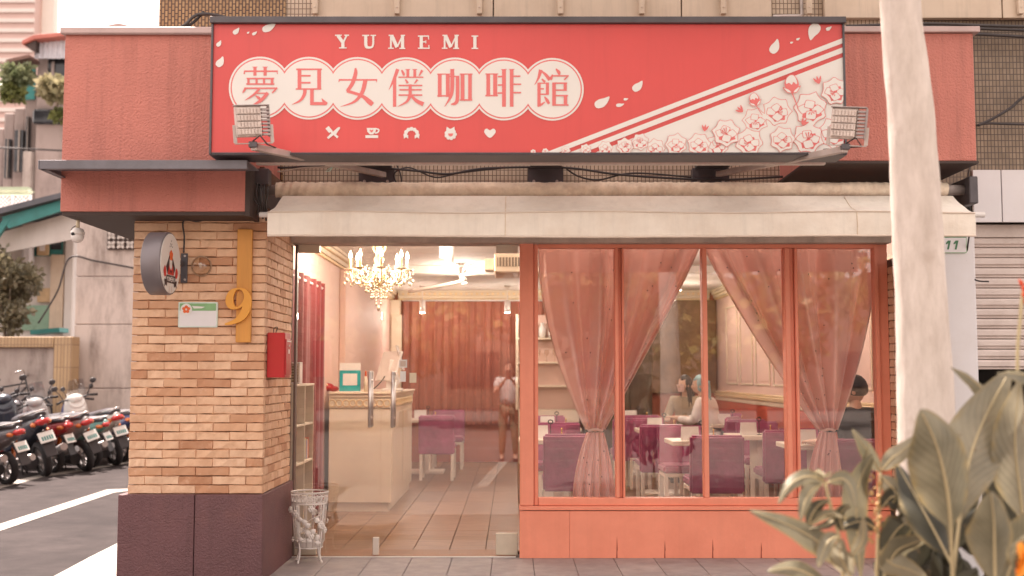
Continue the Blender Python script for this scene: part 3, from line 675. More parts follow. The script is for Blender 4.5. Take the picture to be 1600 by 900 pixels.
floodlight(388, 190, (600, 273, -.45), 'weathered floodlight in front of the first name circle, over the street door end', 1)
floodlight(1319, 193, (1122, 272, -.45), 'weathered floodlight in front of the printed peonies, over the window end', -1)
b = MB()
ty = P(521, 262, -.9)
b.tube([ty + Vector((-.045,-.01,-.02)), ty + Vector((0,-.03,0)), ty + Vector((.03,-.02,.045))], [.004,.012,.003], 6, flat=.4); b.tube([ty + Vector((.0,-.03,0)), ty + Vector((.04,-.03,-.01)), ty + Vector((.05,-.02,.02))], [.01,.012,.003], 6, flat=.4)
b.tube([ty + Vector((0,-.028,.0)), ty + Vector((-.02,-.03,-.03)), ty + Vector((-.05,-.02,-.03))], [.009,.012,.004], 6, flat=.4)
single('ribbon_tie', b, M('pale_teal_tape', (0.45, 0.60, 0.52), 0.6), 'scrap of pale teal ribbon knotted round the left lamp arm', 'ribbon')
# cables
def cable(pts, r, label, mat=None, name='cable'):
    ps = smooth([tuple(P(*q)) for q in pts], 8)
    b = MB(); b.tube(ps, r, 6); return single(name, b, mat or m_cable, label, 'cable', 'cables over the awning')
for k, pts in enumerate((((318,20,-.5),(300,38,-.6),(280,44,-.7),(262,47,-.9)),((330,24,-.5),(306,26,-.6),(286,42,-.7),(268,48,-.9)),((352,28,-.6),(322,23,-.6),(303,27,-.6),(290,40,-.75),(276,47,-.9)))):
    cable([(x, y-1.5, yy) for x, y, yy in pts], .011, ('thickest of the dark cables draped over the cap of the corner fascia', 'lowest dark cable draped over the cap of the corner fascia', 'upper dark cable arching over the cap of the corner fascia')[k])
cable(((405,253,-.45),(440,262,-.4),(520,258,-.4),(640,266,-.38),(700,272,-.38),(760,263,-.38),(880,262,-.38),(960,272,-.38),(1040,278,-.38),(1130,281,-.4),(1250,275,-.38),(1400,272,-.38)), .009, 'long grey cable sagging along the tiles over the awning roll', m_cable)
cable(((885,264,-.37),(905,276,-.37),(935,281,-.37),(975,272,-.37),(1010,271,-.37),(1080,277,-.37)), .007, 'thin black cable looping below the middle bracket')
cable(((620,258,-.38),(625,270,-.38),(627,285,-.38),(619,285,-.38),(617,270,-.38),(640,262,-.38),(680,277,-.38),(720,270,-.38),(790,262,-.38)), .006, 'coiled thin black cable hanging beside the left bracket')
cable(((402,262,-.5),(412,266,-.45),(440,268,-.4),(480,262,-.4),(560,262,-.4)), .007, 'pale cable along the tiles above the roll end', M('pale_cable', (0.5,0.42,0.34), 0.6))
cable(((1528,196,-.4),(1550,186,-.4),(1580,168,-.4),(1602,150,-.4),(1700,90,-.4)), .012, 'black cable slanting up the brown tiles')
cable(((1525,196,-.4),(1545,193,-.4),(1580,194,-.4),(1700,196,-.4)), .009, 'pale and black cable lying level on the brown tiles')
for k, dy in enumerate((0, 5, 14)):
    cable(((1322,41+dy*.4,-.42),(1450,37+dy,-.42),(1540,40+dy,-.42),(1700,44+dy*1.4,-.42)), .012, 'black cable ' + ('highest', 'in the middle', 'lowest')[k] + ' in the bundle running past the trunk above the fascia cap')
cable(((1515,260,-.5),(1513,280,-.5),(1520,290,-.5),(1515,310,-.5),(1516,352,-.5),(1512,385,-.3),(1510,410,-.28),(1522,436,-.28),(1545,440,-.28)), .006, 'thin cable hanging down the white panel beside the number plate')
# ================================================================== AWNING
YRO, YFR = -1.0, -1.32
aw = thing('awning', (.8, -.7, 2.4), 'cream canvas awning rolled back over the shop front', 'awning', world=True)
ax0, ax1 = X(418,YFR,350), X(1524,YFR,350)
zr = Z(297,YRO)
rr_ = random.Random(3)
def rollfn(u, v):
    x = X(432,YRO,300) + (X(1478,YRO,300)-X(432,YRO,300))*u; a = 2*PI*v
    tw = (1-abs(math.sin(u*235 + a*.8 + 2.0*math.sin(u*23))))*(.55+.45*math.sin(u*13+1)) ; tw2 = math.sin(u*97 + a*2 + 2*math.sin(u*31))
    r = .053 + .007*tw + .002*tw2
    return (x, YRO + r*math.cos(a), zr - .012*math.sin(u*PI)*0 + r*math.sin(a))
b = MB(); b.grid(rollfn, 1000, 18); part(aw, 'canvas_roll', b, m_awnroll)
b = MB(); b.tube([(X(418,YRO,300), YRO, zr), (X(1508,YRO,300), YRO, zr)], .036, 14); part(aw, 'roller_tube', b, m_galv)
zt_, zf_, zb_ = Z(306,YRO-.07), Z(331.5,YFR), Z(369,YFR)
def canvas(u, v):
    x = ax0 + (ax1-ax0)*u
    if v < .45:
        t = v/.45; xx = x + (1-t)*(.05 if u < .5 else -.05)*abs(1-2*u)**3
        z = zt_ + (zf_-zt_)*t - .018*math.sin(PI*t) + .004*math.sin(u*60+t*9)*math.sin(PI*t); return (xx, YRO-.07 - (YRO-.07-YFR)*t, z + .006*math.sin(u*17)*t)
    t = (v-.45)/.55
    fl = .5 + .5*math.sin(u*11)
    y = YFR - .006*math.sin(PI*t) - t*(.006*math.sin(u*40 + 2*math.sin(u*9)) + .004*math.sin(u*113 + 3*t))
    return (x, y, zf_ + (zb_-zf_)*t + .006*math.sin(u*17)*(1-t) + .005*math.sin(u*8+1)*t)
b = MB(); b.grid(canvas, 260, 24); part(aw, 'canvas_cover', b, m_awning)
m_hem = M('canvas_hem', (0.70, 0.59, 0.50), 0.8, 0.05, 8, 0.1, 60)
b = MB(); b.tube([canvas(i/130, 1.0) for i in range(131)], .008, 6); part(aw, 'hem', b, m_hem)
b = MB(); b.tube([tuple(Vector(canvas(i/130, .45)) + Vector((0,-.003,0))) for i in range(131)], .0055, 6); part(aw, 'seam', b, m_hem)
for u in (.336, .833):
    b = MB(); b.tube([tuple(Vector(canvas(u, .02+.97*i/20)) + Vector((0,-.002,.001))) for i in range(21)], .0035, 5, flat=.5); part(aw, 'panel_seam', b, m_awnroll)
zz = Z(335.5,YFR+.03)
b = MB(); b.tube([(X(406,YFR+.03,300), YFR+.03, zz), (X(1537,YFR+.03,300), YFR+.03, zz)], .019, 12); part(aw, 'front_bar', b, m_white)
for s_, xa in ((-1, ax0+.01), (1, ax1-.05)):
    b = MB(); b.bar((xa+.02, YFR+.05, zz-.005), (xa+.1*-s_, YRO+.2, zr-.08), .035, .03); part(aw, 'folding_arm', b, m_galv, bevel=.003)
    b = MB(); xb = X(408,YRO,300) if s_ < 0 else X(1512,YRO,300); b.box(xb-.03, xb+.03, YRO-.11, YW-.002 if s_ > 0 else -.3, zr-.11, zr+.08); part(aw, 'end_bracket', b, m_darkmetal, bevel=.006)

# clutter of cables and a box by the corner
cb_ = thing('junction_box', (X(408,-.6), -.62, Z(330,-.62)), 'black junction box with looping wires at the end of the canvas roll', 'junction box', world=True)
b = MB(); b.box(X(395,-1.15,280), X(422,-1.15,280), -1.2, -1.1, Z(290,-1.15), Z(265,-1.15)); part(cb_, 'box_body', b, m_darkmetal, bevel=.005)
for k in range(5):
    b = MB(); x = 398 + k*5; b.tube(smooth([tuple(P(x, 284+k*2, -1.2)), tuple(P(x-4+k, 305, -1.24)), tuple(P(x+6-k*2, 322, -1.23)), tuple(P(x+3, 336+k*3, -1.2))], 6), .006, 6); part(cb_, 'wire', b, m_cable)

m_crack = M('crack_shadow', (0.30,0.06,0.035), .8)
# ================================================================== SHOPFRONT: coral frame, four panes, base boards
wf = thing('shop_window', (1.4, 0, .15), 'coral framed shop window of four panes over a coral boarded base', 'shop window', world=True)
yo, yi = -.05, .05
def xz(px): return X(px, yo)
zt0, zt1 = Z(387.5,yo), Z(381,yo)-.002
zs0, zs1 = Z(790,yo), Z(778,yo)
def jamb(name, a, c, z0=None, z1=None, y0=yo, y1=yi):
    b = MB(); b.box(xz(a)+.001, xz(c)-.001, y0, y1, zs1 if z0 is None else z0, zt0 if z1 is None else z1); return part(wf, name, b, m_coral, bevel=.005, seg=2)
jamb('post', 812, 834, zs0+.001, Z(380,yo), -.075, .06)
jamb('stile', 834, 841, zs0, zt1, -.045, .045)
for a, c in ((961,976),(1098.5,1106.5),(1228,1249)):
    if c - a > 10:
        jamb('mullion', a, a+(c-a)*.42, y0=-.06); jamb('mullion', a+(c-a)*.42, c-(c-a)*.25, y0=-.03); jamb('mullion', c-(c-a)*.25, c, y0=-.055)
    else: jamb('mullion', a, c, y0=-.055)
jamb('stile', 1370, 1377, zs0, zt1, -.045, .045)
b = MB(); b.box(xz(1377)+.001, RX0-.002, -.02, .06, .152, Z(380,yo)); part(wf, 'post', b, m_coral, bevel=.004)
b = MB(); b.box(xz(841)+.001, xz(1370)-.001, -.05, .05, zt0+.001, zt1); part(wf, 'head_rail', b, m_coral, bevel=.004)
b = MB(); b.box(xz(841)+.001, xz(1370)-.001, -.055, .05, zs0, zs1-.001); part(wf, 'sill', b, m_coral, bevel=.004)
b = MB(); b.box(xz(811), RX0-.003, -.085, .06, Z(797.5,-.08), zs0-.002); part(wf, 'sill_ledge', b, m_coral, bevel=.004)
b = MB(); b.box(xz(813)+.02, RX0-.01, -.055, .06, .152, Z(799,-.06)); part(wf, 'base_core', b, m_darkmetal)
edges = [811.5, 889, 962, 1036, 1110, 1185, 1262, 1330, 1387]
for px in edges[2:6]:
    b = MB(); x = X(px,-.077); z = Z(797.5,-.075); h_ = random.uniform(.10,.17); b.prism([(x-.004,.152),(x+.004,.152),(x+.003,.20),(x+.006,.215),(x+.001,.152+h_),(x-.002,.2)], -.0765, -.0755); part(wf, 'paint_crack', b, m_crack)
edges = [811.5, 889, 1387]
for i in range(2):
    b = MB(); x0, x1 = X(edges[i],-.075)+.0008, X(edges[i+1],-.075)-.0008
    b.box(x0, min(x1, RX0-.004), -.075 + (.0012 if i % 2 else 0), -.056, .1505, Z(798.6,-.075)); part(wf, 'base_panel', b, m_coral, bevel=.0015)
for a, c in ((841,961),(976,1098.5),(1106.5,1228),(1249,1370)):
    b = MB(); b.box(xz(a)-.01, xz(c)+.01, .000, .006, zs1-.01, zt0+.01); part(wf, 'glass_pane', b, m_glass)

# ================================================================== GLASS DOORS
dz0, dz1 = .165, Z(380,0)
xl, xm, xr = X(463,0), X(595.5,0), X(809,0)
yd = .02
def glass_door(a, c, hx, hinge, label):
    t = thing('glass_door', ((a+c)/2, yd, dz0), label, 'glass door', 'pair of frameless glass entrance doors', world=True)
    b = MB(); b.box(a, c, yd, yd+.010, dz0, dz1); part(t, 'glass_pane', b, m_glass)
    b = MB(); zz0, zz1 = Z(666,yd-.05), Z(582,yd-.05); r = .013
    for side in (-.062, .075):
        pts = smooth([(hx, yd + (0 if side < 0 else .01), zz1-.05), (hx, yd+side*.8, zz1-.03), (hx, yd+side, zz1-.06)], 5) if False else [(hx, yd+side, zz0), (hx, yd+side, zz1)]
        b.tube(pts, r, 14)
        b.ball((hx, yd+side, zz0), r, 12, 8); b.ball((hx, yd+side, zz1), r, 12, 8)
    for z in (zz0+.06, zz1-.06): b.tube([(hx, yd-.062, z), (hx, yd+.075, z)], .010, 10)
    part(t, 'handle', b, m_steel)
    b = MB(); x0, x1 = (a, X(497,0)) if hinge < 0 else (X(775,0), c)
    b.box(x0, x1, yd-.014, yd+.024, Z(395,yd), dz1-.001); part(t, 'patch_fitting', b, m_patch, bevel=.003)
    b = MB(); b.box(x0, x1, yd-.014, yd+.024, dz0-.004, Z(833,yd)); part(t, 'patch_fitting', b, m_patch, bevel=.003)
    return t
m_patch = M('brushed_cream_metal', (0.66, 0.58, 0.47), 0.4, 0.06, 12, metal=0.4)
d1 = glass_door(xl, xm-.002, X(578,-.04), -1, 'clear frameless glass door leaf beside the brick column with a tall steel handle')
d2 = glass_door(xm+.002, xr, X(613.5,-.04), 1, 'wide clear frameless glass door leaf beside the coral window post with a tall steel handle')
b = MB(); b.box(X(584.5,0), X(594,0), yd-.012, yd+.02, dz0-.003, Z(839.5,yd)); part(d1, 'bottom_lock', b, m_steel, bevel=.002)
m_decal = M('frosted_decal', (0.62, 0.50, 0.42), 0.6)
m_decalw = M('white_sticker', (0.80, 0.77, 0.74), 0.5)
def ring2(cx, cz, r0, r1, a0, a1, y):
    b = MB(); n = 24; vs = []
    for i in range(n+1):
        a = a0+(a1-a0)*i/n; vs += [(cx+r0*math.cos(a), y, cz+r0*math.sin(a)), (cx+r1*math.cos(a), y, cz+r1*math.sin(a))]
    b._add(vs, [(2*i,2*i+1,2*i+3,2*i+2) for i in range(n)]); return b
cz_ = Z(636,yd)
part(d1, 'round_decal', ring2(xm-.004, cz_, .066, .0685, PI/2, 3*PI/2, yd-.0015), m_decal, fix=False)
part(d2, 'round_decal', ring2(xm+.006, cz_, .066, .0685, -PI/2, PI/2, yd-.0015), m_decal, fix=False)
def stick(parent, name, p0, p1, mat, y=yd-.0012, bev=0):
    a, c = P(*p0, y), P(*p1, y); b = MB(); b.box(a.x, c.x, y-.0012, y, c.z, a.z); return part(parent, name, b, mat, bevel=bev)
stick(d2, 'square_sticker', (623.5,562), (636,574.5), m_decalw); stick(d2, 'sticker_print', (625.5,564), (634,572.5), m_decal, yd-.003)
stick(d2, 'round_cornered_sticker', (625,580), (634,596.5), m_decalw); stick(d2, 'cream_sticker', (640,582.5), (650.5,598), M('cream_sticker', (0.72,0.62,0.46), 0.6))
b = MB(); b.box(-1.70, xl-.003, -.01, .06, .152, dz1); door_jamb = single('door_jamb', b, M('bronze_jamb', (0.16,0.10,0.08), 0.5), 'slim dark jamb between the brick return and the glass door', 'door jamb', bevel=.003)
b = MB(); b.box(-1.69, .03, -.018, .30, .1503, .1605); sill_w = single('door_sill', b, M('timber_sill', (0.27,0.125,0.06), 0.5, 0.25, 3, stretch=(1,12,12)), 'brown timber door sill under the glass doors', 'door sill', bevel=.003)

# ================================================================== THINGS ON THE BRICK COLUMN
YB = -1.055
# round projecting sign: drum whose axis points along +X, turned a little to the street
rs = thing('round_sign', P(283, 412, YB), 'round grey drum shop sign projecting from the bricks with a red crest', 'round sign')
c = P(266, 412, -1.40) - rs.location - Vector((.0625,0,0))
zh = (Z(363,-1.40)-Z(461,-1.40))/2
yaw = R(-2)
Rm = Matrix.Translation(c) @ Matrix.Rotation(yaw, 4, 'Z')
b = MB(); b.lathe([(zh*.96,-.065),(zh,-.058),(zh,.056),(zh*.985,.0625),(zh*.95,.0625)], (0,0,0), 56, 0, axis='X', capend=True); b.xf(Rm); part(rs, 'drum', b, m_drum := M('drum_grey', (0.20,0.175,0.185), 0.45, 0.08, 3, metal=0.3))
b = MB(); b.lathe([(zh*.945,.0628),(zh*.945,.0665)], (0,0,0), 56, 0, axis='X'); b.xf(Rm); part(rs, 'sign_face', b, m_signwhite)
# crest, drawn in units of the disc radius on the +X face: (right, up); seen from +X, screen right is +Y
m_cblack = M('crest_black', (0.03,0.018,0.025), 0.5); m_cred = M('crest_red', (0.60,0.035,0.03), 0.5); m_cor = M('crest_orange', (0.75,0.13,0.03), 0.5)
def crest(name, polys, lay, mat):
    b = MB()
    for i, q in enumerate(polys): b.poly([(.067 + lay*.0006 + i*.0001, x*zh, y*zh) for x, y in q])
    b.xf(Rm); part(rs, name, b, mat, fix=False)
crest('crest_diamond', [[(0,.42),(.44,-.12),(.30,-.34),(-.30,-.34),(-.44,-.12)]], 0, m_cblack)
crest('crest_field', [[(0,.36),(.13,.16),(.13,-.3),(-.13,-.3),(-.13,.16)]], 1, m_signwhite)
crest('crest_spray', [disc(x, y, .025, 8) for x, y in ((0,.72),(-.06,.62),(.06,.62),(-.12,.54),(.12,.54),(0,.56))], 1, m_cblack)
crest('crest_flower', [disc(.09*math.cos(i*1.2566+PI/2), .26+.09*math.sin(i*1.2566+PI/2), .085, 10) for i in range(5)] , 3, m_cor)
crest('crest_collar', [[(-.3,-.36),(-.16,-.02),(-.06,-.22),(0,-.14),(.06,-.22),(.16,-.02),(.3,-.36)]], 3, m_cred)
crest('crest_bow', [[(-.1,-.2),(0,-.26),(-.1,-.32)], [(.1,-.2),(0,-.26),(.1,-.32)]], 4, m_cblack)
crest('crest_rose', [outline([(-.6,-.42),(-.68,-.25),(-.56,-.1),(-.44,-.24),(-.46,-.42)])], 3, m_cred)
crest('crest_rose', [outline([(.6,-.42),(.68,-.25),(.56,-.1),(.44,-.24),(.46,-.42)])], 3, m_cred)
crest('crest_ribbon', [[(-.62,-.78),(-.48,-.69),(-.34,-.74),(-.34,-.54),(-.60,-.52),(-.54,-.66)], [(.62,-.78),(.48,-.69),(.34,-.74),(.34,-.54),(.60,-.52),(.54,-.66)]], 4, m_cblack)
crest('crest_banner', [[(-.42,-.62),(.42,-.62),(.42,-.38),(-.42,-.38)]], 5, m_cblack)
LET = {'Y': [[(0,1),(.5,.5)],[(1,1),(.5,.5)],[(.5,.5),(.5,0)]], 'U': [[(.05,1),(.05,.2),(.3,0),(.7,0),(.95,.2),(.95,1)]], 'M': [[(0,0),(0,1),(.5,.3),(1,1),(1,0)]], 'E': [[(1,1),(0,1),(0,0),(1,0)],[(0,.5),(.8,.5)]], 'I': [[(.5,0),(.5,1)]]}
for i, ch in enumerate('YUMEMI'):
    qs = []
    for q in LET[ch]:
        for k in range(len(q)-1): qs.append(stroke_poly([(-.37+i*.127+q[k][0]*.095, -.57+q[k][1]*.14, .03), (-.37+i*.127+q[k+1][0]*.095, -.57+q[k+1][1]*.14, .03)]))
    crest('crest_letter', qs, 6, m_signwhite)
crest('crest_mark', [[(-.13,-.95),(-.09,-.95),(-.09,-.72),(-.13,-.72)], [(.09,-1.0+.06),(.13,-.94),(.13,-.72),(.09,-.72)]], 2, m_decal)
b = MB(); a = P(283.5,396,YB); d = P(293,442,YB); b.box(a.x-rs.location.x, d.x-rs.location.x, -.012, 0, d.z-rs.location.z, a.z-rs.location.z); b.bar((a.x-rs.location.x+.01,-.01,0), (c.x+.03, c.y+.08, 0), .03, .03); part(rs, 'wall_plate', b, m_darkmetal, bevel=.002)
for py in (400, 437):
    b = MB(); q = P(289,py,YB-.012)-rs.location; b.lathe([(.008,-.005),(.008,0)], q, 8, axis='Y'); part(rs, 'screw', b, m_galv)
b = MB(); b.tube(smooth([tuple(P(287,395,YB-.01)-rs.location), tuple(P(288,370,YB-.02)-rs.location), tuple(P(287,345,YB-.02)-rs.location), tuple(P(310,346,YB-.02)-rs.location), tuple(P(328,338,YB-.02)-rs.location)], 6), .006, 6); part(rs, 'power_cable', b, m_cable)

# house number board
nb = thing('number_board', P(380, 446, YB), 'tall orange timber board carrying a large curly figure nine', 'house number', world=True)
b = MB(); a = P(371,358,YB-.03); d = P(391.5,535,YB-.03); b.box(a.x, d.x, YB-.03, YB-.004, d.z, a.z); part(nb, 'board', b, m_wood, bevel=.003)
nine = []
NP = lambda x, y: (lambda p: (p.x, p.z))(P(352+(x-1405)/4, 450+y/4, YB-.05))
outer = outline([(1488,0),(1440,12),(1412,52),(1410,96),(1432,128),(1470,132),(1508,118),(1520,98),(1500,150),(1470,190),(1430,212),(1404,222),(1408,230),(1450,226),(1510,204),(1550,160),(1568,100),(1560,42),(1530,8)], n=4)
inner = outline([(1487,8),(1468,20),(1454,60),(1458,100),(1475,120),(1494,112),(1512,90),(1524,55),(1512,18)], n=4)
def ngon_with_hole(parent, name, outer, inner, y0, y1, mat):
    cu = bpy.data.curves.new(name, 'CURVE'); cu.dimensions = '2D'; cu.fill_mode = 'BOTH'; cu.extrude = abs(y1-y0)/2; cu.bevel_depth = .0015
    for q in (outer, inner):
        sp = cu.splines.new('POLY'); sp.points.add(len(q)-1); sp.use_cyclic_u = True
        for p, (x, z) in zip(sp.points, q): p.co = (x, z, 0, 1)
    tmp = bpy.data.objects.new(name, cu); col.objects.link(tmp)
    tmp.matrix_world = Matrix.Translation((0, (y0+y1)/2, 0)) @ Matrix.Rotation(PI/2, 4, 'X')
    bpy.context.view_layer.update()
    me = bpy.data.meshes.new_from_object(tmp.evaluated_get(bpy.context.evaluated_depsgraph_get())); me.transform(tmp.matrix_world)
    bpy.data.objects.remove(tmp); bpy.data.curves.remove(cu)
    me.materials.clear(); me.materials.append(mat); me.name = name
    return link(name, me, parent)
ngon_with_hole(nb, 'figure_nine', [NP(*q) for q in outer], [NP(*q) for q in inner], YB-.052, YB-.031, M('orange_figure', (0.72,0.33,0.05), 0.45, 0.05, 5))

# green and white address plate with a five petalled flower
ap = thing('address_plate', P(309, 491, YB), 'blank white plate with a green band and an orange blossom on the bricks', 'address plate', world=True)
def rrect(p0, p1, y, r=.006):
    a, c_ = P(*p0, y), P(*p1, y); q = []
    for cx, cz, s0 in ((c_.x-r, a.z-r, 0), (a.x+r, a.z-r, 1), (a.x+r, c_.z+r, 2), (c_.x-r, c_.z+r, 3)):
        q += [(cx + r*math.cos((s0+k/4)*PI/2), cz + r*math.sin((s0+k/4)*PI/2)) for k in range(5)]
    return q
m_green = M('plate_green', (0.22,0.42,0.20), 0.45)
b = MB(); b.prism(rrect((279,472),(339.5,511.5),YB-.012), YB-.012, YB+.002); part(ap, 'plate_rim', b, M('plate_rim', (0.62,0.72,0.66), 0.4))
b = MB(); b.prism(rrect((281,474),(337.5,509.5),YB-.014), YB-.014, YB-.0125); part(ap, 'plate', b, m_whitemetal)
b = MB(); b.prism(rrect((281,474),(337.5,485.5),YB-.0155), YB-.0155, YB-.0143); part(ap, 'green_band', b, m_green)
fc = P(291,483.5,YB-.017)
b = MB(); b.lathe([(.040,0),(.040,.0015)], (fc.x, YB-.0175, fc.z), 24, axis='Y'); part(ap, 'badge', b, m_signwhite)
for i in range(5):
    a = PI/2 + i*2*PI/5; b = MB(); b.poly([(fc.x+.017*math.cos(a)+.011*math.cos(t)*1.1, YB-.0182-.0002*i, fc.z+.017*math.sin(a)+.011*math.sin(t)) for t in [2*PI*k/12 for k in range(12)]]); part(ap, 'blossom_petal', b, m_cor, fix=False)
b = MB(); q0 = P(300,478,YB-.0158); b.poly([(q0.x,YB-.0160,q0.z),(q0.x+.09,YB-.0160,q0.z-.006),(q0.x+.07,YB-.0160,q0.z-.016),(q0.x+.012,YB-.0160,q0.z-.018)]); part(ap, 'worn_patch', b, m_signwhite, fix=False)

# red mailbox on the corner bricks
ym0, ym1 = -1.0, -.80
xmb = -1.70
mb_ = thing('mailbox', (xmb, -.9, 1.5), 'small red metal mailbox hung on the brick return beside the door', 'mailbox')
b = MB(); b.box(-.012, .11, -.085, .085, -.02, .0); 
z1, z0 = Z(520,-.95)-1.5, Z(590,-.95)-1.5
b = MB(); b.box(0, .125, -.10, .10, z0, z1); part(mb_, 'box_body', b, m_mailbox, bevel=.005, seg=2)
b = MB(); b.box(.1255, .133, -.092, .092, z0+.02, z1-.045); part(mb_, 'door', b, m_mailbox, bevel=.002)
b = MB(); b.box(.1335, .1345, -.07, .07, z1-.062, z1-.054); part(mb_, 'slot', b, m_decalw)
b = MB(); b.box(.1335, .136, -.02, .015, z1-.145, z1-.115); part(mb_, 'label_card', b, m_decalw)
b = MB(); b.lathe([(.007,0),(.007,.006)], (.1335,-.004,z1-.09), 8, axis='X'); part(mb_, 'lock', b, m_steel)
b = MB(); b.tube(smooth([(.03,-.03,z1),(.03,-.02,z1+.03),(.05,0,z1+.04),(.03,.04,z1)], 5), .003, 5); part(mb_, 'hanging_wire', b, m_cable)

# small clear glass bowl-shaped lamp cover on the bricks
lg = thing('round_wall_lamp', P(315, 416, YB), 'clear round glass wall lamp cover on the bricks beside the drum sign', 'wall lamp')
m_bowl = glass('lamp_glass', (0.90,0.84,0.78), 0.10, 0.8)
rB = .066; b = MB(); b.lathe([(rB,.0),(rB*.98,-.02),(rB*.8,-.05),(rB*.5,-.068),(.001,-.075)], (0,0,0), 28, axis='Y', capend=False); part(lg, 'glass_cover', b, m_bowl)
b = MB(); b.lathe([(rB+.006,-.006),(rB+.006,.001),(rB-.004,.001),(rB-.004,-.006),(rB+.006,-.006)], (0,0,0), 28, axis='Y', capend=False); part(lg, 'back_plate', b, m_lamp2 := M('worn_bracket', (0.45,0.30,0.2), 0.6, .3, 20, metal=.3))
b = MB(); b.ball((0,-.03,.006), (.012,.012,.018)); part(lg, 'bulb', b, m_decal)

# dome camera under the fascia corner
cc_ = thing('dome_camera', P(122, 338, -1.1), 'white dome security camera hanging below the fascia corner', 'security camera')
b = MB(); b.lathe([(.05,0),(.05,-.008),(.028,-.014)], (0,0,0), 20); b.tube([(0,0,-.01),(0,0,-.085)], .013, 10); part(cc_, 'stem', b, M('ivory_plastic', (0.72,0.62,0.45), 0.5))
b = MB(); b.lathe([(.012,-.08),(.036,-.088),(.046,-.11),(.046,-.13)], (0,0,0), 22); part(cc_, 'housing', b, m_white)
b = MB(); b.ball((0,0,-.142), .043, 20, 12); part(cc_, 'dome', b, m_white)
b = MB(); b.ball((-.012,-.028,-.125), (.022,.02,.016), 14, 8); part(cc_, 'lens', b, m_black)
b = MB(); b.tube(smooth([(0,0,-.06),(-.025,-.02,-.08),(-.035,-.02,-.10),(-.03,0,-.12)], 5), .003, 5); part(cc_, 'lead', b, m_cable)

# ================================================================== WHITE WIRE UMBRELLA STAND
us = thing('umbrella_stand', (X(487,-.22), -.24, .15), 'white wrought wire umbrella stand with leaves and roses by the door', 'umbrella stand')
m_wire = M('white_enamel_wire', (0.78,0.72,0.68), 0.4, 0.05, 10)
rt, rb_, ht = .138, .10, .52
cir = lambda r, z, n=40: [(r*math.cos(2*PI*i/n), r*math.sin(2*PI*i/n), z) for i in range(n)]
zb0 = .11
rad = lambda z: rb_ + (rt-rb_)*((z-zb0)/(ht-zb0))
for nm, z, r in (('top_rim', ht, .006), ('rim_band', ht-.085, .0045), ('base_ring', zb0, .005)):
    b = MB(); b.tube(cir(rad(z), z), r, 6, closed=True); part(us, nm, b, m_wire)
b = MB(); b.lathe([(rad(ht-.03)+.001,ht-.03),(rad(ht-.022)+.001,ht-.022)], (0,0,0), 40, capend=False); b.lathe([(rad(ht-.08)+.001,ht-.08),(rad(ht-.07)+.001,ht-.07)], (0,0,0), 40, capend=False); part(us, 'rim_strip', b, m_wire)
for k in range(22):
    a = 2*PI*k/22; z = ht-.05; r = rad(z)+.001
    ring = [((r)*math.cos(a + .021*math.cos(t)*6.2), r*math.sin(a + .021*math.cos(t)*6.2), z + .019*math.sin(t)) for t in [2*PI*i/10 for i in range(10)]]
    b = MB(); b.tube(ring, .0035, 5, closed=True); part(us, 'rim_loop', b, m_wire)
for k in range(14):
    a = 2*PI*(k+.5)/14; b = MB(); b.tube([(rad(zb0)*math.cos(a), rad(zb0)*math.sin(a), zb0), (rad(ht)*math.cos(a), rad(ht)*math.sin(a), ht)], .003, 5); part(us, 'upright_wire', b, m_wire)
for k in range(4):
    a = PI/4 + .25 + PI/2*k
    b = MB(); b.tube(smooth([(r_*math.cos(a), r_*math.sin(a), z) for r_, z in ((rad(ht-.09)+.006,ht-.09),(rad(.3)+.006,.3),(rad(zb0)+.006,zb0),(rad(zb0)+.004,.06),(rad(zb0)+.02,.01))], 5), .0065, 6); b.ball(((rad(zb0)+.022)*math.cos(a), (rad(zb0)+.022)*math.sin(a), .011), .011, 10, 6); part(us, 'leg', b, m_wire)
b = MB(); b.lathe([(rb_+.001,zb0+.05),(rb_-.004,zb0-.005),(.001,zb0-.006)], (0,0,0), 32, capend=False); b.lathe([(rb_-.006,zb0+.048),(rb_-.01,zb0),(.001,zb0)], (0,0,0), 32, capend=False); part(us, 'drip_pan', b, m_wire)
rv = random.Random(11)
def on(a, z, off=.008): r = rad(z)+off; return Vector((r*math.cos(a), r*math.sin(a), z))
for k in range(3):                                   # vines round the wires
    pts = [tuple(on(-PI/2 + k*2.1 - .9 + 1.9*i/14 + .25*math.sin(i*1.2), zb0+.03+.27*i/14)) for i in range(15)]
    b = MB(); b.tube(pts, .003, 5); part(us, 'vine', b, m_wire)
for k in range(15):
    a = -PI/2 + rv.uniform(-3.1, 3.1) if k > 6 else -PI/2 + (-.75,-.1,.4,.75,-.35,.1,.62)[k]; z = rv.uniform(zb0+.05, ht-.16) if k > 6 else (.36,.31,.24,.15,.18,.23,.32)[k]
    c = on(a, z, .012); n_ = Vector((math.cos(a), math.sin(a), 0)); tx = Vector((-math.sin(a), math.cos(a), 0)); ang = rv.uniform(-.8,.8); up = Vector((0,0,1))
    e1 = tx*math.cos(ang) + up*math.sin(ang); e2 = up*math.cos(ang) - tx*math.sin(ang)
    b = MB(); L_ = .05
    b.grid(lambda u, v: tuple(c + e1*(u-.5)*L_ + e2*(v-.5)*L_*.9*math.sin(PI*min(.98,max(.04,u**.8))) + n_*.010*(1-abs(2*v-1)) + n_*.006*math.sin(PI*u)), 6, 4); part(us, 'metal_leaf', b, m_wire)
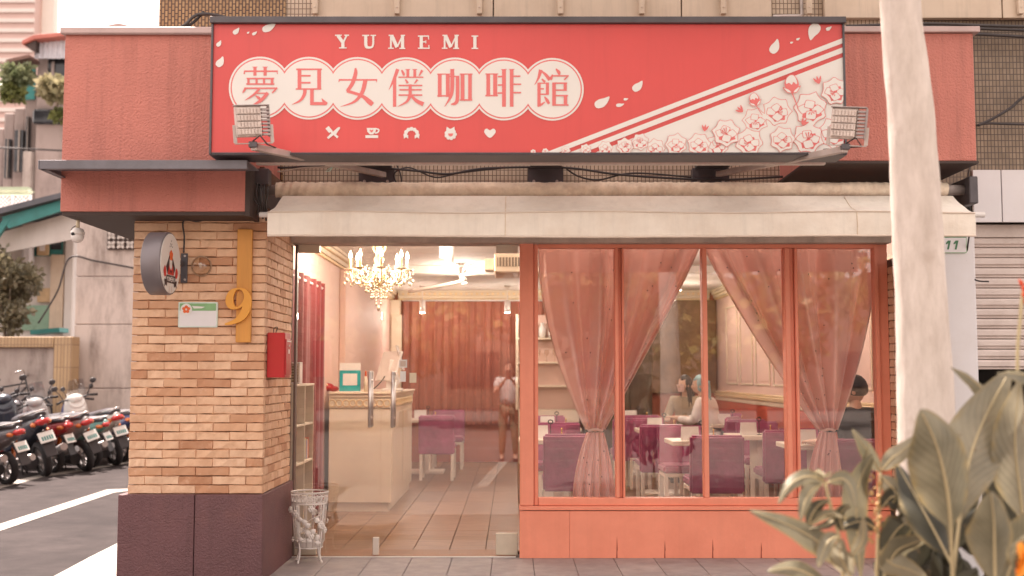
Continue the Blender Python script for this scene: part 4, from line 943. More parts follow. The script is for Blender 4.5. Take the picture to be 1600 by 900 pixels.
for k in range(9):
    a = -PI/2 + rv.uniform(-3.1, 3.1) if k > 3 else -PI/2 + (.25,.28,-.7,.85)[k]; z = rv.uniform(zb0+.06, ht-.13) if k > 3 else (.405,.205,.37,.29)[k]
    c = on(a, z, .014); b = MB()
    n_ = Vector((math.cos(a), math.sin(a), 0)); tx = Vector((-math.sin(a), math.cos(a), 0)); up = Vector((0,0,1))
    for j in range(6):
        t = j*PI/3; d_ = tx*math.cos(t) + up*math.sin(t); b.ball(c + d_*.015, .0115, 7, 5)
    b.ball(c + n_*.008, .010, 8, 6); part(us, 'metal_rose', b, m_wire)

# ================================================================== NEXT DOOR
nx = thing('neighbour_front', (4, 0, 0), 'white panelled front of the next shop with its roller shutter half down', 'shop front', world=True)
xa, xb = 3.125, X(1524,YW,480)
b = MB(); b.box(xa, (xa+xb)/2-.11, YW-.004, .3, 0, Z(352,YW)); part(nx, 'white_panel', b, m_white, bevel=.003)
b = MB(); b.box((xa+xb)/2-.107, xb, YW-.006, .3, 0, Z(352,YW)); part(nx, 'white_panel', b, m_whitemetal, bevel=.003)
for a, c in ((X(1521,YW-.03,305), X(1564.5,YW-.03,305)), (X(1566,YW-.03,305), X(1640,YW-.03,305)), (X(1641,YW-.03,305), X(1740,YW-.03,305))):
    b = MB(); b.box(a, c, YW-.03, YW-.004, Z(347,YW-.03), Z(265.5,YW-.03)); part(nx, 'fascia_panel', b, m_whitemetal, bevel=.002)
m_slat = M('shutter_slat', (0.66,0.57,0.53), 0.5, 0.05, 5, dirt=(0.4,0.32,0.28), dscale=4)
b = MB(); b.box(xb, 6.2, YW+.08, YW+.3, Z(371,YW+.1), Z(349,YW)); part(nx, 'shutter_box', b, m_slat)
zs = Z(371, YW+.1); pz = (Z(371,YW+.1)-Z(578,YW+.1))/13
for i in range(13):
    zt2 = zs - pz*i
    prof = [(0,0),(-.022,-.004),(-.030,-pz*.2),(-.030,-pz*.62),(-.012,-pz*.78),(-.016,-pz*.9),(-.004,-pz*.97),(0,-pz*.97)]
    b = MB(); b.prism([(YW+.12+y, zt2+z) for y, z in prof], xb+.02, 6.2, axis='X'); part(nx, 'shutter_slat', b, m_slat)
b = MB(); b.box(xb, xb+.02, YW+.03, YW+.2, 0, Z(348,YW)); part(nx, 'guide_rail', b, m_whitemetal)
b = MB(); b.box(xb+.02, 6.2, YW+.9, YW+1.0, 0, 2.6); b.box(6.2, 6.3, YW, YW+1, 0, 2.6); part(nx, 'dark_interior', b, M('dark_store', (0.03,0.026,0.024), 0.8, .4, 4))
pl = thing('number_plate', P(1480, 382, YW-.03), 'white number plate reading 11 under a green strip on the white panel', 'number plate', world=True)
yq = YW-.012
b = MB(); b.prism(rrect((1447,362),(1510.5,395.5),yq,.012), yq-.004, YW-.007); part(pl, 'plate_rim', b, m_green)
b = MB(); b.prism(rrect((1448,363),(1509.5,394.5),yq,.011), yq-.006, yq-.0045); part(pl, 'plate', b, m_whitemetal)
b = MB(); b.prism(rrect((1448,362),(1509.5,371.5),yq,.004), yq-.0075, yq-.0065); part(pl, 'green_band', b, M('deep_plate_green', (0.10,0.26,0.12), 0.45))
for px in (1480.5, 1492.5):
    b = MB(); q = lambda x, y: (lambda p: (p.x, yq-.008, p.z))(P(px+x, y, yq))
    b.poly([q(.2,376),(q(4.6,376)),(q(1.6,390)),(q(-1.4,390)),(q(.6,380.5)),(q(-3.2,382)),(q(-2.8,379.3))]); part(pl, 'figure_one', b, M('plate_ink', (0.05,0.17,0.08), 0.5), fix=False)
# ================================================================== INTERIOR OF THE CAFE
RX, RXR, RYB, FZ, CZ = -1.95, 3.30, 9.6, .15, 2.90
m_pinkwall = M('pale_pink_wall', (0.72, 0.50, 0.43), 0.6, 0.04, 2)
m_ceil = M('white_ceiling', (0.82, 0.78, 0.73), 0.8, 0.03, 2)
m_redpanel = M('red_wainscot', (0.45, 0.07, 0.035), 0.45, 0.1, 3)
m_cream = M('cream_lacquer', (0.72, 0.60, 0.46), 0.4, 0.05, 3)
b = MB(); b.box(RX-.04, RXR+.04, .301, RYB, FZ-.08, FZ-.012); fl = struct('interior_floor', b, M('floor_joint', (0.07,0.035,0.02), 0.8))
# floor planks
def plank_mat():
    m, n, b, out = new_mat('floor_plank')
    tc = n.nodes.new('ShaderNodeTexCoord'); oi = n.nodes.new('ShaderNodeObjectInfo')
    mp = n.nodes.new('ShaderNodeMapping'); mp.inputs['Scale'].default_value = (2.0, 22, 1); n.links.new(tc.outputs['Object'], mp.inputs[0])
    t = nz(n, 'ShaderNodeTexNoise', Scale=2.2, Detail=6.0); n.links.new(mp.outputs[0], t.inputs['Vector']); 
    t.noise_dimensions = '4D'; n.links.new(math_(n, 'MULTIPLY', oi.outputs['Random'], 40.0), t.inputs['W'])
    c = ramp(n, t.outputs[0], [(0.3, (0.13, 0.065, 0.034)), (0.5, (0.235, 0.122, 0.062)), (0.7, (0.31, 0.17, 0.09))])
    hsv = n.nodes.new('ShaderNodeHueSaturation'); n.links.new(c, hsv.inputs['Color']); n.links.new(math_(n, 'ADD', math_(n, 'MULTIPLY', oi.outputs['Random'], .35), .82), hsv.inputs['Value'])
    n.links.new(hsv.outputs[0], b.inputs['Base Color']); b.inputs['Roughness'].default_value = 0.38
    return m
m_plank = plank_mat()
b = MB(); b.box(-.142, .142, -.585, .585, -.012, 0); me_plank = b.mesh('floor_tile', m_plank, bevel=.002)
nxp = 17
for i in range(nxp+2):
    for j in range(8):
        o = link('floor_tile', me_plank, fl); o.location = (RX+.145+.2895*i - .0, .301+.59+1.174*j, FZ + .0008*((i*7+j*3) % 3))
# walls
b = MB(); b.box(RX-.06, RX, .13, RYB, FZ-.05, CZ); lw = struct('left_wall', b, m_pinkwall)
b = MB(); b.box(RXR, RXR+.06, .13, RYB, FZ-.05, CZ); rw = struct('right_wall', b, m_pinkwall)
b = MB(); b.box(RX-.06, RXR+.06, RYB, RYB+.06, FZ-.05, CZ); bw = struct('back_wall', b, M('back_wall_red', (0.38, 0.10, 0.055), 0.6, 0.1, 2))
b = MB(); b.box(RX-.06, RXR+.06, .11, RYB+.06, CZ, CZ+.05); ce = struct('ceiling', b, m_ceil)
# gold and cream cornices, built as stepped mouldings with a row of dentils
def cornice(x0, x1, y0, y1, nrm, z=CZ):
    t = thing('cornice', ((x0+x1)/2, (y0+y1)/2, z), None, 'cornice', 'gilt cornices under the cafe ceiling', world=True)
    for k, (d, za, zb_, mt) in enumerate(((.10,-.035,-.001,m_cream),(.075,-.075,-.036,m_gold),(.05,-.125,-.076,m_cream),(.03,-.155,-.126,m_gold))):
        b = MB()
        if nrm[0]: b.box(x0, x0+nrm[0]*d, y0, y1, z+za, z+zb_)
        else: b.box(x0, x1, y0, y0+nrm[1]*d, z+za, z+zb_)
        part(t, 'moulding', b, mt, bevel=.006)
    b = MB(); L = (y1-y0) if nrm[0] else (x1-x0); n = int(L/.085)
    for i in range(n):
        q = (i+.25)*.085
        if nrm[0]: b.box(x0+nrm[0]*.04, x0+nrm[0]*.088, y0+q, y0+q+.045, z-.074, z-.04)
        else: b.box(x0+q, x0+q+.045, y0+nrm[1]*.04, y0+nrm[1]*.088, z-.074, z-.04)
    tag(part(t, 'dentil', b, m_cream), kind='stuff'); return t
cornice(RX+.002, 0, .35, RYB-.01, (1,0))['label'] = 'gilt cornice running along the pink wall above the counter'
cornice(RX+.11, RXR-.11, RYB-.002, 0, (0,-1))['label'] = 'gilt cornice across the far red wall of the cafe'
cornice(RXR-.002, 0, .35, RYB-.01, (-1,0))['label'] = 'gilt cornice along the panelled pink wall on the window side'
# dropped white beam across the room
b = MB(); b.box(RX+.11, RXR-.11, 5.2, 5.6, CZ-.10, CZ-.002); single('ceiling_beam', b, m_ceil, 'white dropped beam crossing the cafe ceiling', 'ceiling beam', bevel=.008)
# right wall panelling
wp = thing('wall_panelling', (RXR, 5, 1.3), 'cream moulded panels over a gilt rail and red wainscot along the side wall', 'wall panelling', world=True)
zc = 1.26
b = MB(); b.box(RXR-.018, RXR-.001, .3, RYB-.01, FZ+.002, zc-.06); part(wp, 'wainscot', b, m_redpanel)
b = MB(); b.box(RXR-.05, RXR-.001, .3, RYB-.01, zc-.055, zc); b.box(RXR-.035, RXR-.001, .3, RYB-.01, zc+.001, zc+.03); part(wp, 'chair_rail', b, m_gold, bevel=.008)
b = MB(); b.box(RXR-.03, RXR-.001, .3, RYB-.01, zc-.115, zc-.058); part(wp, 'rail_moulding', b, m_cream, bevel=.006)
for y0 in (.5, 1.55, 2.6, 3.65, 4.7, 5.75, 6.8, 7.85):
    a, c = y0, y0+.85; b = MB()
    for (ya, yb2, za, zb2) in ((a,c,zc+.14,zc+.165),(a,c,2.55,2.575),(a,a+.025,zc+.166,2.549),(c-.025,c,zc+.166,2.549)): b.box(RXR-.016, RXR-.001, ya, yb2, za, zb2)
    part(wp, 'panel_moulding', b, m_cream, bevel=.004)
    b = MB(); b.box(RXR-.008, RXR-.001, a+.06, c-.06, zc+.2, 2.51); part(wp, 'panel', b, m_pinkwall, bevel=.003)
# left wall: pilaster and corner post
b = MB(); b.box(RX+.001, RX+.07, 4.0, 4.22, FZ+.002, CZ-.16); single('pilaster', b, m_pinkwall, 'flat pink pilaster on the wall behind the counter', 'pilaster', bevel=.006)
b = MB(); b.box(RX+.001, RX+.16, RYB-.2, RYB-.003, FZ+.002, CZ-.16); b.box(RX+.02, RX+.19, RYB-.23, RYB-.2, FZ+.3, CZ-.4); single('corner_pilaster', b, m_cream, 'cream moulded pilaster at the far corner of the pink wall', 'pilaster', bevel=.008)

# red curtain with white eyelets on the left wall
def hang_curtain(name, along, p0, p1, base, z0, z1, n, amp, mat, label, eyelet=False, group=None):
    t = thing(name, (0,0,0), label, 'curtain', group, world=True)
    rc = random.Random(n)
    ph = [rc.uniform(0, 6) for _ in range(4)]
    def fn(u, v):
        s = p0 + (p1-p0)*u; o = amp*(math.sin(2*PI*n*u + ph[0] + .4*math.sin(5*u+ph[1])) + .35*math.sin(2*PI*n*2.3*u + ph[2] + v*1.5))*(.75+.25*v)
        z = z1 + (z0-z1)*v
        return (base+amp+o, s, z) if along == 'Y' else (s, base-amp-o, z)
    b = MB(); b.grid(fn, int(n*14), 10); part(t, 'drape', b, mat)
    b = MB(); e = base+amp
    if along == 'Y': b.tube([(e, p0-.05, z1-.05), (e, p1+.05, z1-.05)], .014, 10)
    else: b.tube([(p0-.02, base-amp, z1+.02), (p1+.02, base-amp, z1+.02)], .014, 10)
    part(t, 'curtain_rail', b, m_white)
    if eyelet:
        for k in range(int(n)):
            u = (k+.5)/n; q = fn(u, .02); b = MB(); b.lathe([(.03,-.004),(.03,.004)], (q[0]+.012, q[1], z1-.06), 12, axis='X'); part(t, 'eyelet', b, m_white)
    return t
m_crimson = M('crimson_curtain', (0.17, 0.006, 0.011), 0.7, 0.15, 6, sheen=.3)
m_rust = M('rust_curtain', (0.34, 0.105, 0.068), 0.6, 0.1, 5, sheen=.2)
hang_curtain('wall_curtain', 'Y', .42, 2.6, RX+.01, .2, 2.46, 7, .035, m_crimson, 'deep crimson eyelet curtain on the wall behind the shelf unit', True)
hang_curtain('back_curtain', 'X', RX+.2, 1.0, RYB-.03, .75, 2.72, 16, .03, m_rust, 'rust red curtain hung along the far wall behind the tables')

# reception counter
m_plas = M('gold_relief', (0.80,0.70,0.55), 0.45, 0.15, 60, 0.8, 55, metal=.2)
cx0, cx1, cyf, cyb, czt = RX+.07, -1.235, 2.9, 5.3, 1.37
ct = thing('reception_counter', ((cx0+cx1)/2, cyf, FZ), 'cream reception counter with a gilt relief band behind the glass door', 'counter', world=True)
b = MB(); b.box(cx0, cx1, cyf, cyb, FZ+.09, czt-.17); part(ct, 'body', b, m_cream, bevel=.006)
b = MB(); b.box(cx0, cx1-.03, cyf+.03, cyb, FZ+.001, FZ+.088); part(ct, 'plinth', b, m_cream)
b = MB(); b.box(cx0, cx1+.008, cyf-.008, cyb, czt-.168, czt-.062); part(ct, 'relief_band', b, m_plas, bevel=.004)
for k in range(int((cx1-cx0)/.07)):
    b = MB(); b.tube([(cx0+.035+k*.07+.03*math.cos(t)*1.1, cyf-.012, czt-.115+.036*math.sin(t)) for t in [2*PI*i/10 for i in range(10)]], .007, 5, closed=True); part(ct, 'relief_loop', b, m_gold)
for k in range(18):
    b = MB(); b.tube([(cx1+.012, cyf+.06+k*.125+.05*math.cos(t), czt-.115+.036*math.sin(t)) for t in [2*PI*i/10 for i in range(10)]], .007, 5, closed=True); part(ct, 'relief_loop', b, m_gold)
b = MB(); b.box(cx0, cx1+.02, cyf-.02, cyb, czt-.06, czt-.026); b.box(cx0, cx1+.035, cyf-.035, cyb, czt-.025, czt); part(ct, 'counter_top', b, m_cream, bevel=.006)
for a, c in ((cyf+.08, cyf+1.1), (cyf+1.2, cyb-.1)):
    b = MB(); b.box(cx1+.0005, cx1+.007, a, c, FZ+.2, czt-.22); part(ct, 'side_panel', b, m_cream, bevel=.003)

# things on the counter
def xyz(px, py, Y): return P(px, py, Y)
ps = thing('poster_stand', (X(546.5,cyf+.12,600), cyf+.14, czt), 'teal and white acrylic notice stand with a blank white square on the counter', 'notice stand')
ww, hh = X(563,cyf+.12,600)-X(530,cyf+.12,600), Z(567,cyf+.12)-czt
b = MB(); b.box(-ww/2, ww/2, 0, .006, .004, hh); part(ps, 'card', b, m_white)
b = MB(); b.box(-ww/2, ww/2, -.002, -.0006, .004, hh*.74); part(ps, 'teal_field', b, M('teal_print', (0.02,0.35,0.36), 0.5))
b = MB(); b.box(-ww*.34, ww*.34, -.004, -.0026, hh*.22, hh*.63); part(ps, 'white_square', b, m_white, bevel=.001)
b = MB(); b.box(-ww/2-.01, ww/2+.01, -.03, .05, 0, .004); part(ps, 'base', b, m_white)
pm = thing('till_monitor', (X(612,3.6), 3.6, czt), 'pale tilted till monitor on the counter seen from its side', 'till')
b = MB(); b.box(-.10, .12, -.12, .12, 0, .03); part(pm, 'base', b, m_white, bevel=.008)
b = MB(); b.prism([(-.06,.03),(.05,.03),(.09,.10),(.02,.34),(-.02,.34)], -.05, .05); part(pm, 'stand', b, m_white, bevel=.006)
b = MB(); b.box(-.012, .012, -.17, .17, -.17, .17); b.xf(Matrix.Translation((-.03,0,.27)) @ Matrix.Rotation(R(42),4,'Z') @ Matrix.Rotation(R(20),4,'Y')); part(pm, 'screen_panel', b, m_white, bevel=.005)
b = MB(); b.box(-.008, .008, -.09, .09, -.14, .14); b.xf(Matrix.Translation((.09,0,.36)) @ Matrix.Rotation(R(-16),4,'Y')); part(pm, 'customer_display', b, m_galv, bevel=.004)
b = MB(); b.tube(smooth([(-.06,-.13,.16),(-.1,-.14,.1),(-.16,-.14,.04),(-.2,-.14,.02)],5), .007, 6); part(pm, 'cable', b, m_cable)
rd = thing('red_plush', (X(512,3.2), 3.2, czt), 'small crumpled red plush ornament beside the teal notice', 'ornament')
b = MB(); b.ball((0,0,.045), (.075,.06,.045)); b.ball((-.04,-.02,.085), (.04,.04,.035)); b.ball((.06,.0,.03), (.06,.04,.03)); part(rd, 'body', b, m_mailbox)
b = MB(); b.ball((.0,-.05,.07), (.014,.01,.012)); part(rd, 'tag', b, m_gold)
bt = thing('bottle', (X(571.5,3.0), 3.0, czt), 'slim pale bottle with an orange cap on the counter', 'bottle')
b = MB(); b.lathe([(.022,0),(.022,.12),(.009,.16)], (0,0,0), 12); part(bt, 'body', b, m_cream)
b = MB(); b.lathe([(.009,.161),(.009,.2),(.004,.22)], (0,0,0), 10); part(bt, 'cap', b, m_cor)

# shelf unit beside the door, open to the right
sh = thing('shelf_unit', (RX+.1, .8, FZ), 'white open shelf unit tucked against the wall behind the door', 'shelf unit', world=True)
m_shelf = M('white_shelf', (0.70, 0.62, 0.50), 0.5, 0.04, 3)
h0, h1, sy0, sy1 = FZ, Z(600,.45), .34, 1.22
b = MB(); b.box(RX+.002, RX+.01, sy0, sy1, h0, h1); part(sh, 'back_board', b, m_shelf)
for y in (sy0, (sy0+sy1)/2, sy1-.02):
    b = MB(); b.box(RX+.011, RX+.20, y, y+.02, h0, h1-.0205); part(sh, 'upright', b, m_shelf, bevel=.002)
for k in range(5):
    for y in (sy0+.0205, (sy0+sy1)/2+.0205):
        b = MB(); z = h0+.02+(h1-h0-.06)*k/4 if k < 4 else h1-.02
        b.box(RX+.011, RX+.195, y, y+(sy1-sy0)/2-.021 , z, z+.019) if k < 4 else b.box(RX+.002, RX+.203, y-.02, y+(sy1-sy0)/2-.0405+.02, z, z+.02); part(sh, 'shelf', b, m_shelf, bevel=.002)
bkc = [(0.55,0.12,0.08),(0.15,0.3,0.35),(0.6,0.5,0.3),(0.2,0.2,0.35),(0.62,0.55,0.45)]
m_bk = [M('book_cover', c, 0.6) for c in bkc]
for k in range(6):
    b = MB(); y = .9+k*.045; z = h0+.02+(h1-h0-.06)*2/4+.02; b.box(RX+.04, RX+.17, y, y+.038, z, z+.16+.01*(k % 3)); single('book', b, m_bk[k % 5], ('rust coloured','dark teal','ochre','slate blue','buff','second rust coloured')[k] + ' booklet standing in the white shelf unit', 'booklet', 'booklets on the white shelf unit', bevel=.002)
fanb = thing('box_fan', (RX+.105, .56, h1), 'small white louvred box fan standing on the shelf unit', 'fan')
b = MB(); fw = .16; fh_ = Z(566,.55)-h1
b.box(-.10, .10, -.06, .06, 0, .014); b.box(-.10,.10,-.06,.06,fh_-.014,fh_); b.box(-.10,-.086,-.06,.06,.0145,fh_-.0145); b.box(.086,.10,-.06,.06,.0145,fh_-.0145); part(fanb, 'frame', b, m_white, bevel=.003)
for k in range(6):
    b = MB(); z = .03+(fh_-.05)*k/5.5; b.box(-.0855,.0855,-.05,-.04,z,z+.010); part(fanb, 'louvre', b, m_cream)
b = MB(); b.box(-.004,.004,-.052,-.0505,.015,fh_-.015); part(fanb, 'centre_bar', b, m_white)
b = MB(); b.box(-.085,.085,.02,.03,.015,fh_-.015); part(fanb, 'back_plate', b, M('olive_shadow', (0.28,0.22,0.12), .7))

# wall cabinet with glasses on the far wall, seen past the first curtain
bs = thing('back_shelf', (.3, RYB-.3, 1.2), 'pale wall shelves with white jars and glasses at the far end', 'wall shelves', world=True)
for z in (1.35, 1.72, 2.10):
    b = MB(); b.box(.1, 1.05, RYB-.42, RYB-.14, z, z+.03); part(bs, 'shelf', b, m_cream, bevel=.003)
b = MB(); b.box(.06,.099,RYB-.42,RYB-.14,1.0,2.5); part(bs, 'side_board', b, m_cream)
b = MB(); b.box(1.051,1.09,RYB-.42,RYB-.14,1.0,2.5); part(bs, 'side_board', b, m_cream)
b = MB(); b.box(.1,1.05,RYB-.16,RYB-.14,1.0,2.5); part(bs, 'back_board', b, m_pinkwall)
b = MB(); b.box(.1,1.05,RYB-.5,RYB-.14,FZ+.002,.999); part(bs, 'cupboard', b, m_cream, bevel=.004)
for k in range(6):
    b = MB(); b.lathe([(.05,0),(.055,.1),(.05,.16),(.025,.19),(.03,.24)], (.18+k*.15, RYB-.28, 2.131), 12); single('jar', b, m_white, ('first','second','third','fourth','fifth','last')[k] + ' white jar from the coral post on the upper far shelf', 'jar', 'jars on the far shelves')
for k in range(7):
    b = MB(); b.lathe([(.03,0),(.006,.01),(.006,.08),(.04,.13),(.035,.19)], (.16+k*.13, RYB-.28, 1.751), 10); single('wine_glass', b, m_bowl, ('first','second','third','fourth','fifth','sixth','last')[k] + ' stemmed glass from the coral post on the middle far shelf', 'glass', 'glasses on the far shelves')
# dark glazed cabinet and plant-like dried flowers near the far right corner
dc = thing('dark_cabinet', (1.95, RYB-.5, FZ), 'tall dark brown cabinet against the far wall behind the seated woman', 'cabinet', world=True)
m_dk = M('dark_brown_wood', (0.085,0.045,0.025), 0.4, 0.2, 4)
b = MB(); b.box(1.15, 2.2, RYB-.45, RYB-.06, FZ+.002, 2.55); part(dc, 'carcass', b, m_dk, bevel=.006)
for k in range(3):
    b = MB(); b.box(1.19+k*.335, 1.50+k*.335, RYB-.47, RYB-.451, FZ+.1, 2.45); part(dc, 'door', b, m_dk, bevel=.006)
b = MB(); b.box(2.2, RXR-.02, RYB-.07, RYB-.005, 1.25, 2.74); single('reflection_panel', b, M('amber_reflection', (0.20,0.105,0.05), 0.4, .3, 3), 'amber brown panel standing for mirrored foliage in the far corner beside the cream mouldings', 'wall panel')  # flat panel, the golden tree reflections are put into its colour

# chandelier
def chandelier():
    c = P(592, 430, 1.7)
    t = thing('chandelier', c, 'gilt crystal chandelier with lit candle bulbs hanging over the entrance', 'chandelier')
    m_gl = M('chandelier_gilt', (0.88,0.70,0.44), 0.3, 0.1, 20, metal=0.6)
    m_cr = M('crystal_drop', (0.85,0.74,0.58), 0.08, 0.1, 30, spec=0.9, metal=0.25)
    m_candle = M('candle_sleeve', (0.80,0.62,0.40), 0.5)
    m_bulb = emis('lit_candle_bulb', (1.0,0.80,0.52), 6)
    b = MB(); b.lathe([(.012,.30),(.03,.27),(.018,.2),(.05,.15),(.03,.09),(.06,.04),(.075,-.02),(.045,-.07),(.02,-.10),(.001,-.12)], (0,0,0), 16); b.tube([(0,0,.28),(0,0,CZ-c.z)], .010, 8); part(t, 'stem', b, m_gl)
    for k in range(2):
        b = MB(); b.tube([(.0+.055*math.cos(a)*(1 if k else .2), .055*math.cos(a)*(.2 if k else 1), .27+.07*math.sin(a)) for a in [2*PI*i/16 for i in range(16)]], .011, 6, closed=True); part(t, 'scroll', b, m_gl)
    rc = random.Random(2)
    n = 8
    for k in range(n):
        a = 2*PI*k/n + .2; ca, sa = math.cos(a), math.sin(a); rr = .265
        pts = smooth([(.05*ca,.05*sa,.02),(.13*ca,.13*sa,-.075),(.23*ca,.23*sa,-.07),(rr*ca,rr*sa,.0),(rr*ca,rr*sa,.035)], 6)
        arm = MB(); arm.tube(pts, .0085, 6); arm_o = part(t, 'arm', arm, m_gl)
        b = MB(); b.lathe([(.001,.03),(.055,.045),(.06,.055),(.02,.05)], (rr*ca,rr*sa,0), 12); link('drip_dish', b.mesh('drip_dish', m_cr), arm_o)
        b = MB(); b.tube([(rr*ca,rr*sa,.05),(rr*ca,rr*sa,.15)], .013, 8); link('candle', b.mesh('candle', m_candle), arm_o)
        b = MB(); b.lathe([(.010,.151),(.017,.17),(.013,.195),(.002,.225)], (rr*ca,rr*sa,0), 10); link('bulb', b.mesh('bulb', m_bulb), arm_o)
        b = MB()
        for q in range(6):
            an = a + rc.uniform(-.2,.2); r_ = rr + .055*math.cos(q*1.05); 
            x, y = rr*ca + .055*math.cos(q*1.047), rr*sa + .055*math.sin(q*1.047); L = .02 + .03*(q % 2)
            b.ball((x, y, .03-L), (.008,.008,.012), 6, 4); b.tube([(x,y,.045),(x,y,.03-L)], .002, 4)
            b.ball((x, y, .0-L-.03), (.012,.012,.02), 6, 4)
        link('crystal_drop', b.mesh('crystal_drop', m_cr), arm_o)['kind'] = 'stuff'
    b = MB()
    for ring, (r_, z, nn) in enumerate(((.17,-.08,14),(.12,-.15,12),(.07,-.21,9),(.2,.02,16),(.03,-.27,4))):
        for q in range(nn):
            a = 2*PI*q/nn+ring; x, y = r_*math.cos(a), r_*math.sin(a)
            b.ball((x,y,z), (.011,.011,.016), 6, 4); b.ball((x,y,z+.03), .008, 6, 4); b.ball((x*.9,y*.9,z+.055), .007, 5, 4)
    b.ball((0,0,-.31), (.017,.017,.026), 8, 6); part(t, 'crystal_chain', b, m_cr)['kind'] = 'stuff'
    ld = bpy.data.lights.new('chandelier_light', 'POINT'); ld.energy = 27; ld.color = (1.0,0.85,0.68); ld.shadow_soft_size = .28
    lo = bpy.data.objects.new('chandelier_light', ld); col.objects.link(lo); lo.parent = t; lo.location = (0,0,.18)
chandelier()
# spot lamps on the ceiling
m_lit = emis('lit_lamp_face', (1.0,0.85,0.66), 8)
def spot(x, y, z, label, e=60, on=True):
    t = thing('ceiling_spot', (x, y, CZ), label, 'ceiling spot', 'white cylinder spots on the cafe ceiling')
    b = MB(); b.tube([(0,0,-.001),(0,0,z-CZ+.2)], .008, 6); b.lathe([(.05,0),(.05,-.02)], (0,0,0), 14); part(t, 'stem', b, m_white)
    b = MB(); b.lathe([(.046,z-CZ+.2),(.048,z-CZ),(.036,z-CZ),(.034,z-CZ+.02)], (0,0,0), 18, capend=False); part(t, 'lamp_tube', b, m_white)
    b = MB(); b.lathe([(.034,z-CZ+.015),(.034,z-CZ+.02)], (0,0,0), 16); part(t, 'lamp_face', b, m_lit)
    ld = bpy.data.lights.new('spot_light', 'POINT'); ld.energy = e; ld.color = (1.0,0.87,0.74); ld.shadow_soft_size = .05
    lo = bpy.data.objects.new('spot_light', ld); col.objects.link(lo); lo.parent = t; lo.location = (0,0,z-CZ-.05)
for (px, py, Y, lb) in ((688,384,1.9,'white ceiling spot nearest the door glass, first of the trio'),(694,402,2.4,'white ceiling spot in the middle of the trio past the chandelier'),(702,412,2.1,'white ceiling spot hanging lowest of the trio past the chandelier')):
    p = P(px, py, Y); spot(p.x, Y, p.z, lb, 2.5)
for (px, py, Y, lb) in ((660,489,8.6,'white ceiling spot in front of the rust curtain'),(793,489,8.6,'white ceiling spot at the edge of the coral post'),(1050,470,8.0,'white ceiling spot over the dark cabinet')):
    p = P(px, py, Y); spot(p.x, Y, p.z, lb, 7)
for x, Y, lb in ((-.6,5.0,'white ceiling spot over the aisle beside the counter'),(.75,1.3,'added white ceiling spot lighting the first tied curtain from behind'),(2.35,1.3,'added white ceiling spot lighting the fourth pane curtain from behind'),(1.4,3.6,'white ceiling spot over the tables by the window'),(2.2,6.2,'white ceiling spot above the seated woman')):  # the two by the window are added to light the curtains from behind
    spot(x, Y, 2.66, lb, 7 if Y < 2 else 10)
# air conditioner with its pipes
ac = thing('air_conditioner', (X(785,2.0,410), 2.0, Z(410,2.0)), 'beige air conditioner with louvred grille under the ceiling beside the coral post', 'air conditioner', world=True)
a0, a1 = P(772,396,2.0), P(850,425,2.0)
b = MB(); b.box(a0.x, a1.x, 2.0, 2.7, a1.z, a0.z); part(ac, 'case', b, m_cream, bevel=.01)
b = MB(); q0, q1 = P(777,402,1.99), P(845,416,1.99); b.box(q0.x, q1.x, 1.99, 1.999, q1.z, q0.z); part(ac, 'grille_shade', b, M('grille_shadow', (0.22,0.17,0.13), .7))  # dark sheet on the case, shade behind the bars put into its colour
for k in range(14):
    b = MB(); x = q0.x+(q1.x-q0.x)*(k+.5)/14; b.box(x-.005, x+.005, 1.982, 1.9895, q1.z, q0.z); part(ac, 'grille_bar', b, m_cream)
b = MB(); q0, q1 = P(757,404,2.1), P(771.5,422,2.1); b.box(q0.x, q1.x, 2.1, 2.4, q1.z, q0.z); part(ac, 'valve_box', b, m_cream, bevel=.004)
for dy in (0, 7):
    b = MB(); b.tube(smooth([tuple(P(757,409+dy,2.2)), tuple(P(740,410+dy,2.2)), tuple(P(728,415+dy*.6,2.2)), tuple(P(724,425,2.25))], 6), .013, 8); part(ac, 'pipe', b, m_white)
b = MB(); b.tube(smooth([tuple(P(850,425,2.3)), tuple(P(772,427,2.3)), tuple(P(722,430,2.4)), tuple(P(720,440,2.4)), tuple(P(640,455,3.5))], 6), .02, 8); part(ac, 'drain_hose', b, m_white)

# ------------------------------------------------------------------ tables and chairs
m_uph = M('purple_upholstery', (0.33, 0.06, 0.15), 0.42, 0.3, 4, 0.5, 9, sheen=.2, bdist=.02, dirt=(0.25,0.05,0.10), dscale=3)
m_leg = M('white_leg', (0.74, 0.65, 0.57), 0.4, 0.04, 4)
m_ttop = M('cream_table_top', (0.78, 0.68, 0.56), 0.35, 0.04, 4)
def rbox(b, x0, x1, y0, y1, z0, z1): b.box(x0, x1, y0, y1, z0, z1)
def make_chair():
    t = thing('dining_chair', (0,0,0), 'x', 'chair', 'purple upholstered cafe chairs')
    b = MB(); b.box(-.24,.24,-.25,.24,.40,.48); part(t, 'seat', b, m_uph, bevel=.02, seg=3)
    b = MB(); b.prism([(.16,.36),(.24,.34),(.275,.855),(.205,.865)], -.24, .24, axis='X'); part(t, 'backrest', b, m_uph, bevel=.018, seg=3)
    b = MB(); b.bar((-.238,.2775,.80),(.238,.2775,.80),.004,.006,up=(0,1,0)); b.bar((-.24,.24,.42),(.24,.24,.42),.01,.006,up=(0,1,0)); part(t, 'piping', b, m_uph)
    b = MB(); b.box(-.232,.232,-.243,.2,.36,.398); part(t, 'seat_rail', b, m_leg, bevel=.004)
    for sx in (-1,1):
        b = MB(); b.box(sx*.232-.02*(1+sx), sx*.232+.02*(1-sx), -.243,-.203, 0,.359); part(t, 'leg', b, m_leg, bevel=.004)
        b = MB(); b.prism([(.19,.345),(.232,.345),(.262,0),(.222,0)], sx*.228-.02*(1+sx), sx*.228+.02*(1-sx), axis='X'); part(t, 'leg', b, m_leg, bevel=.004)
    return t
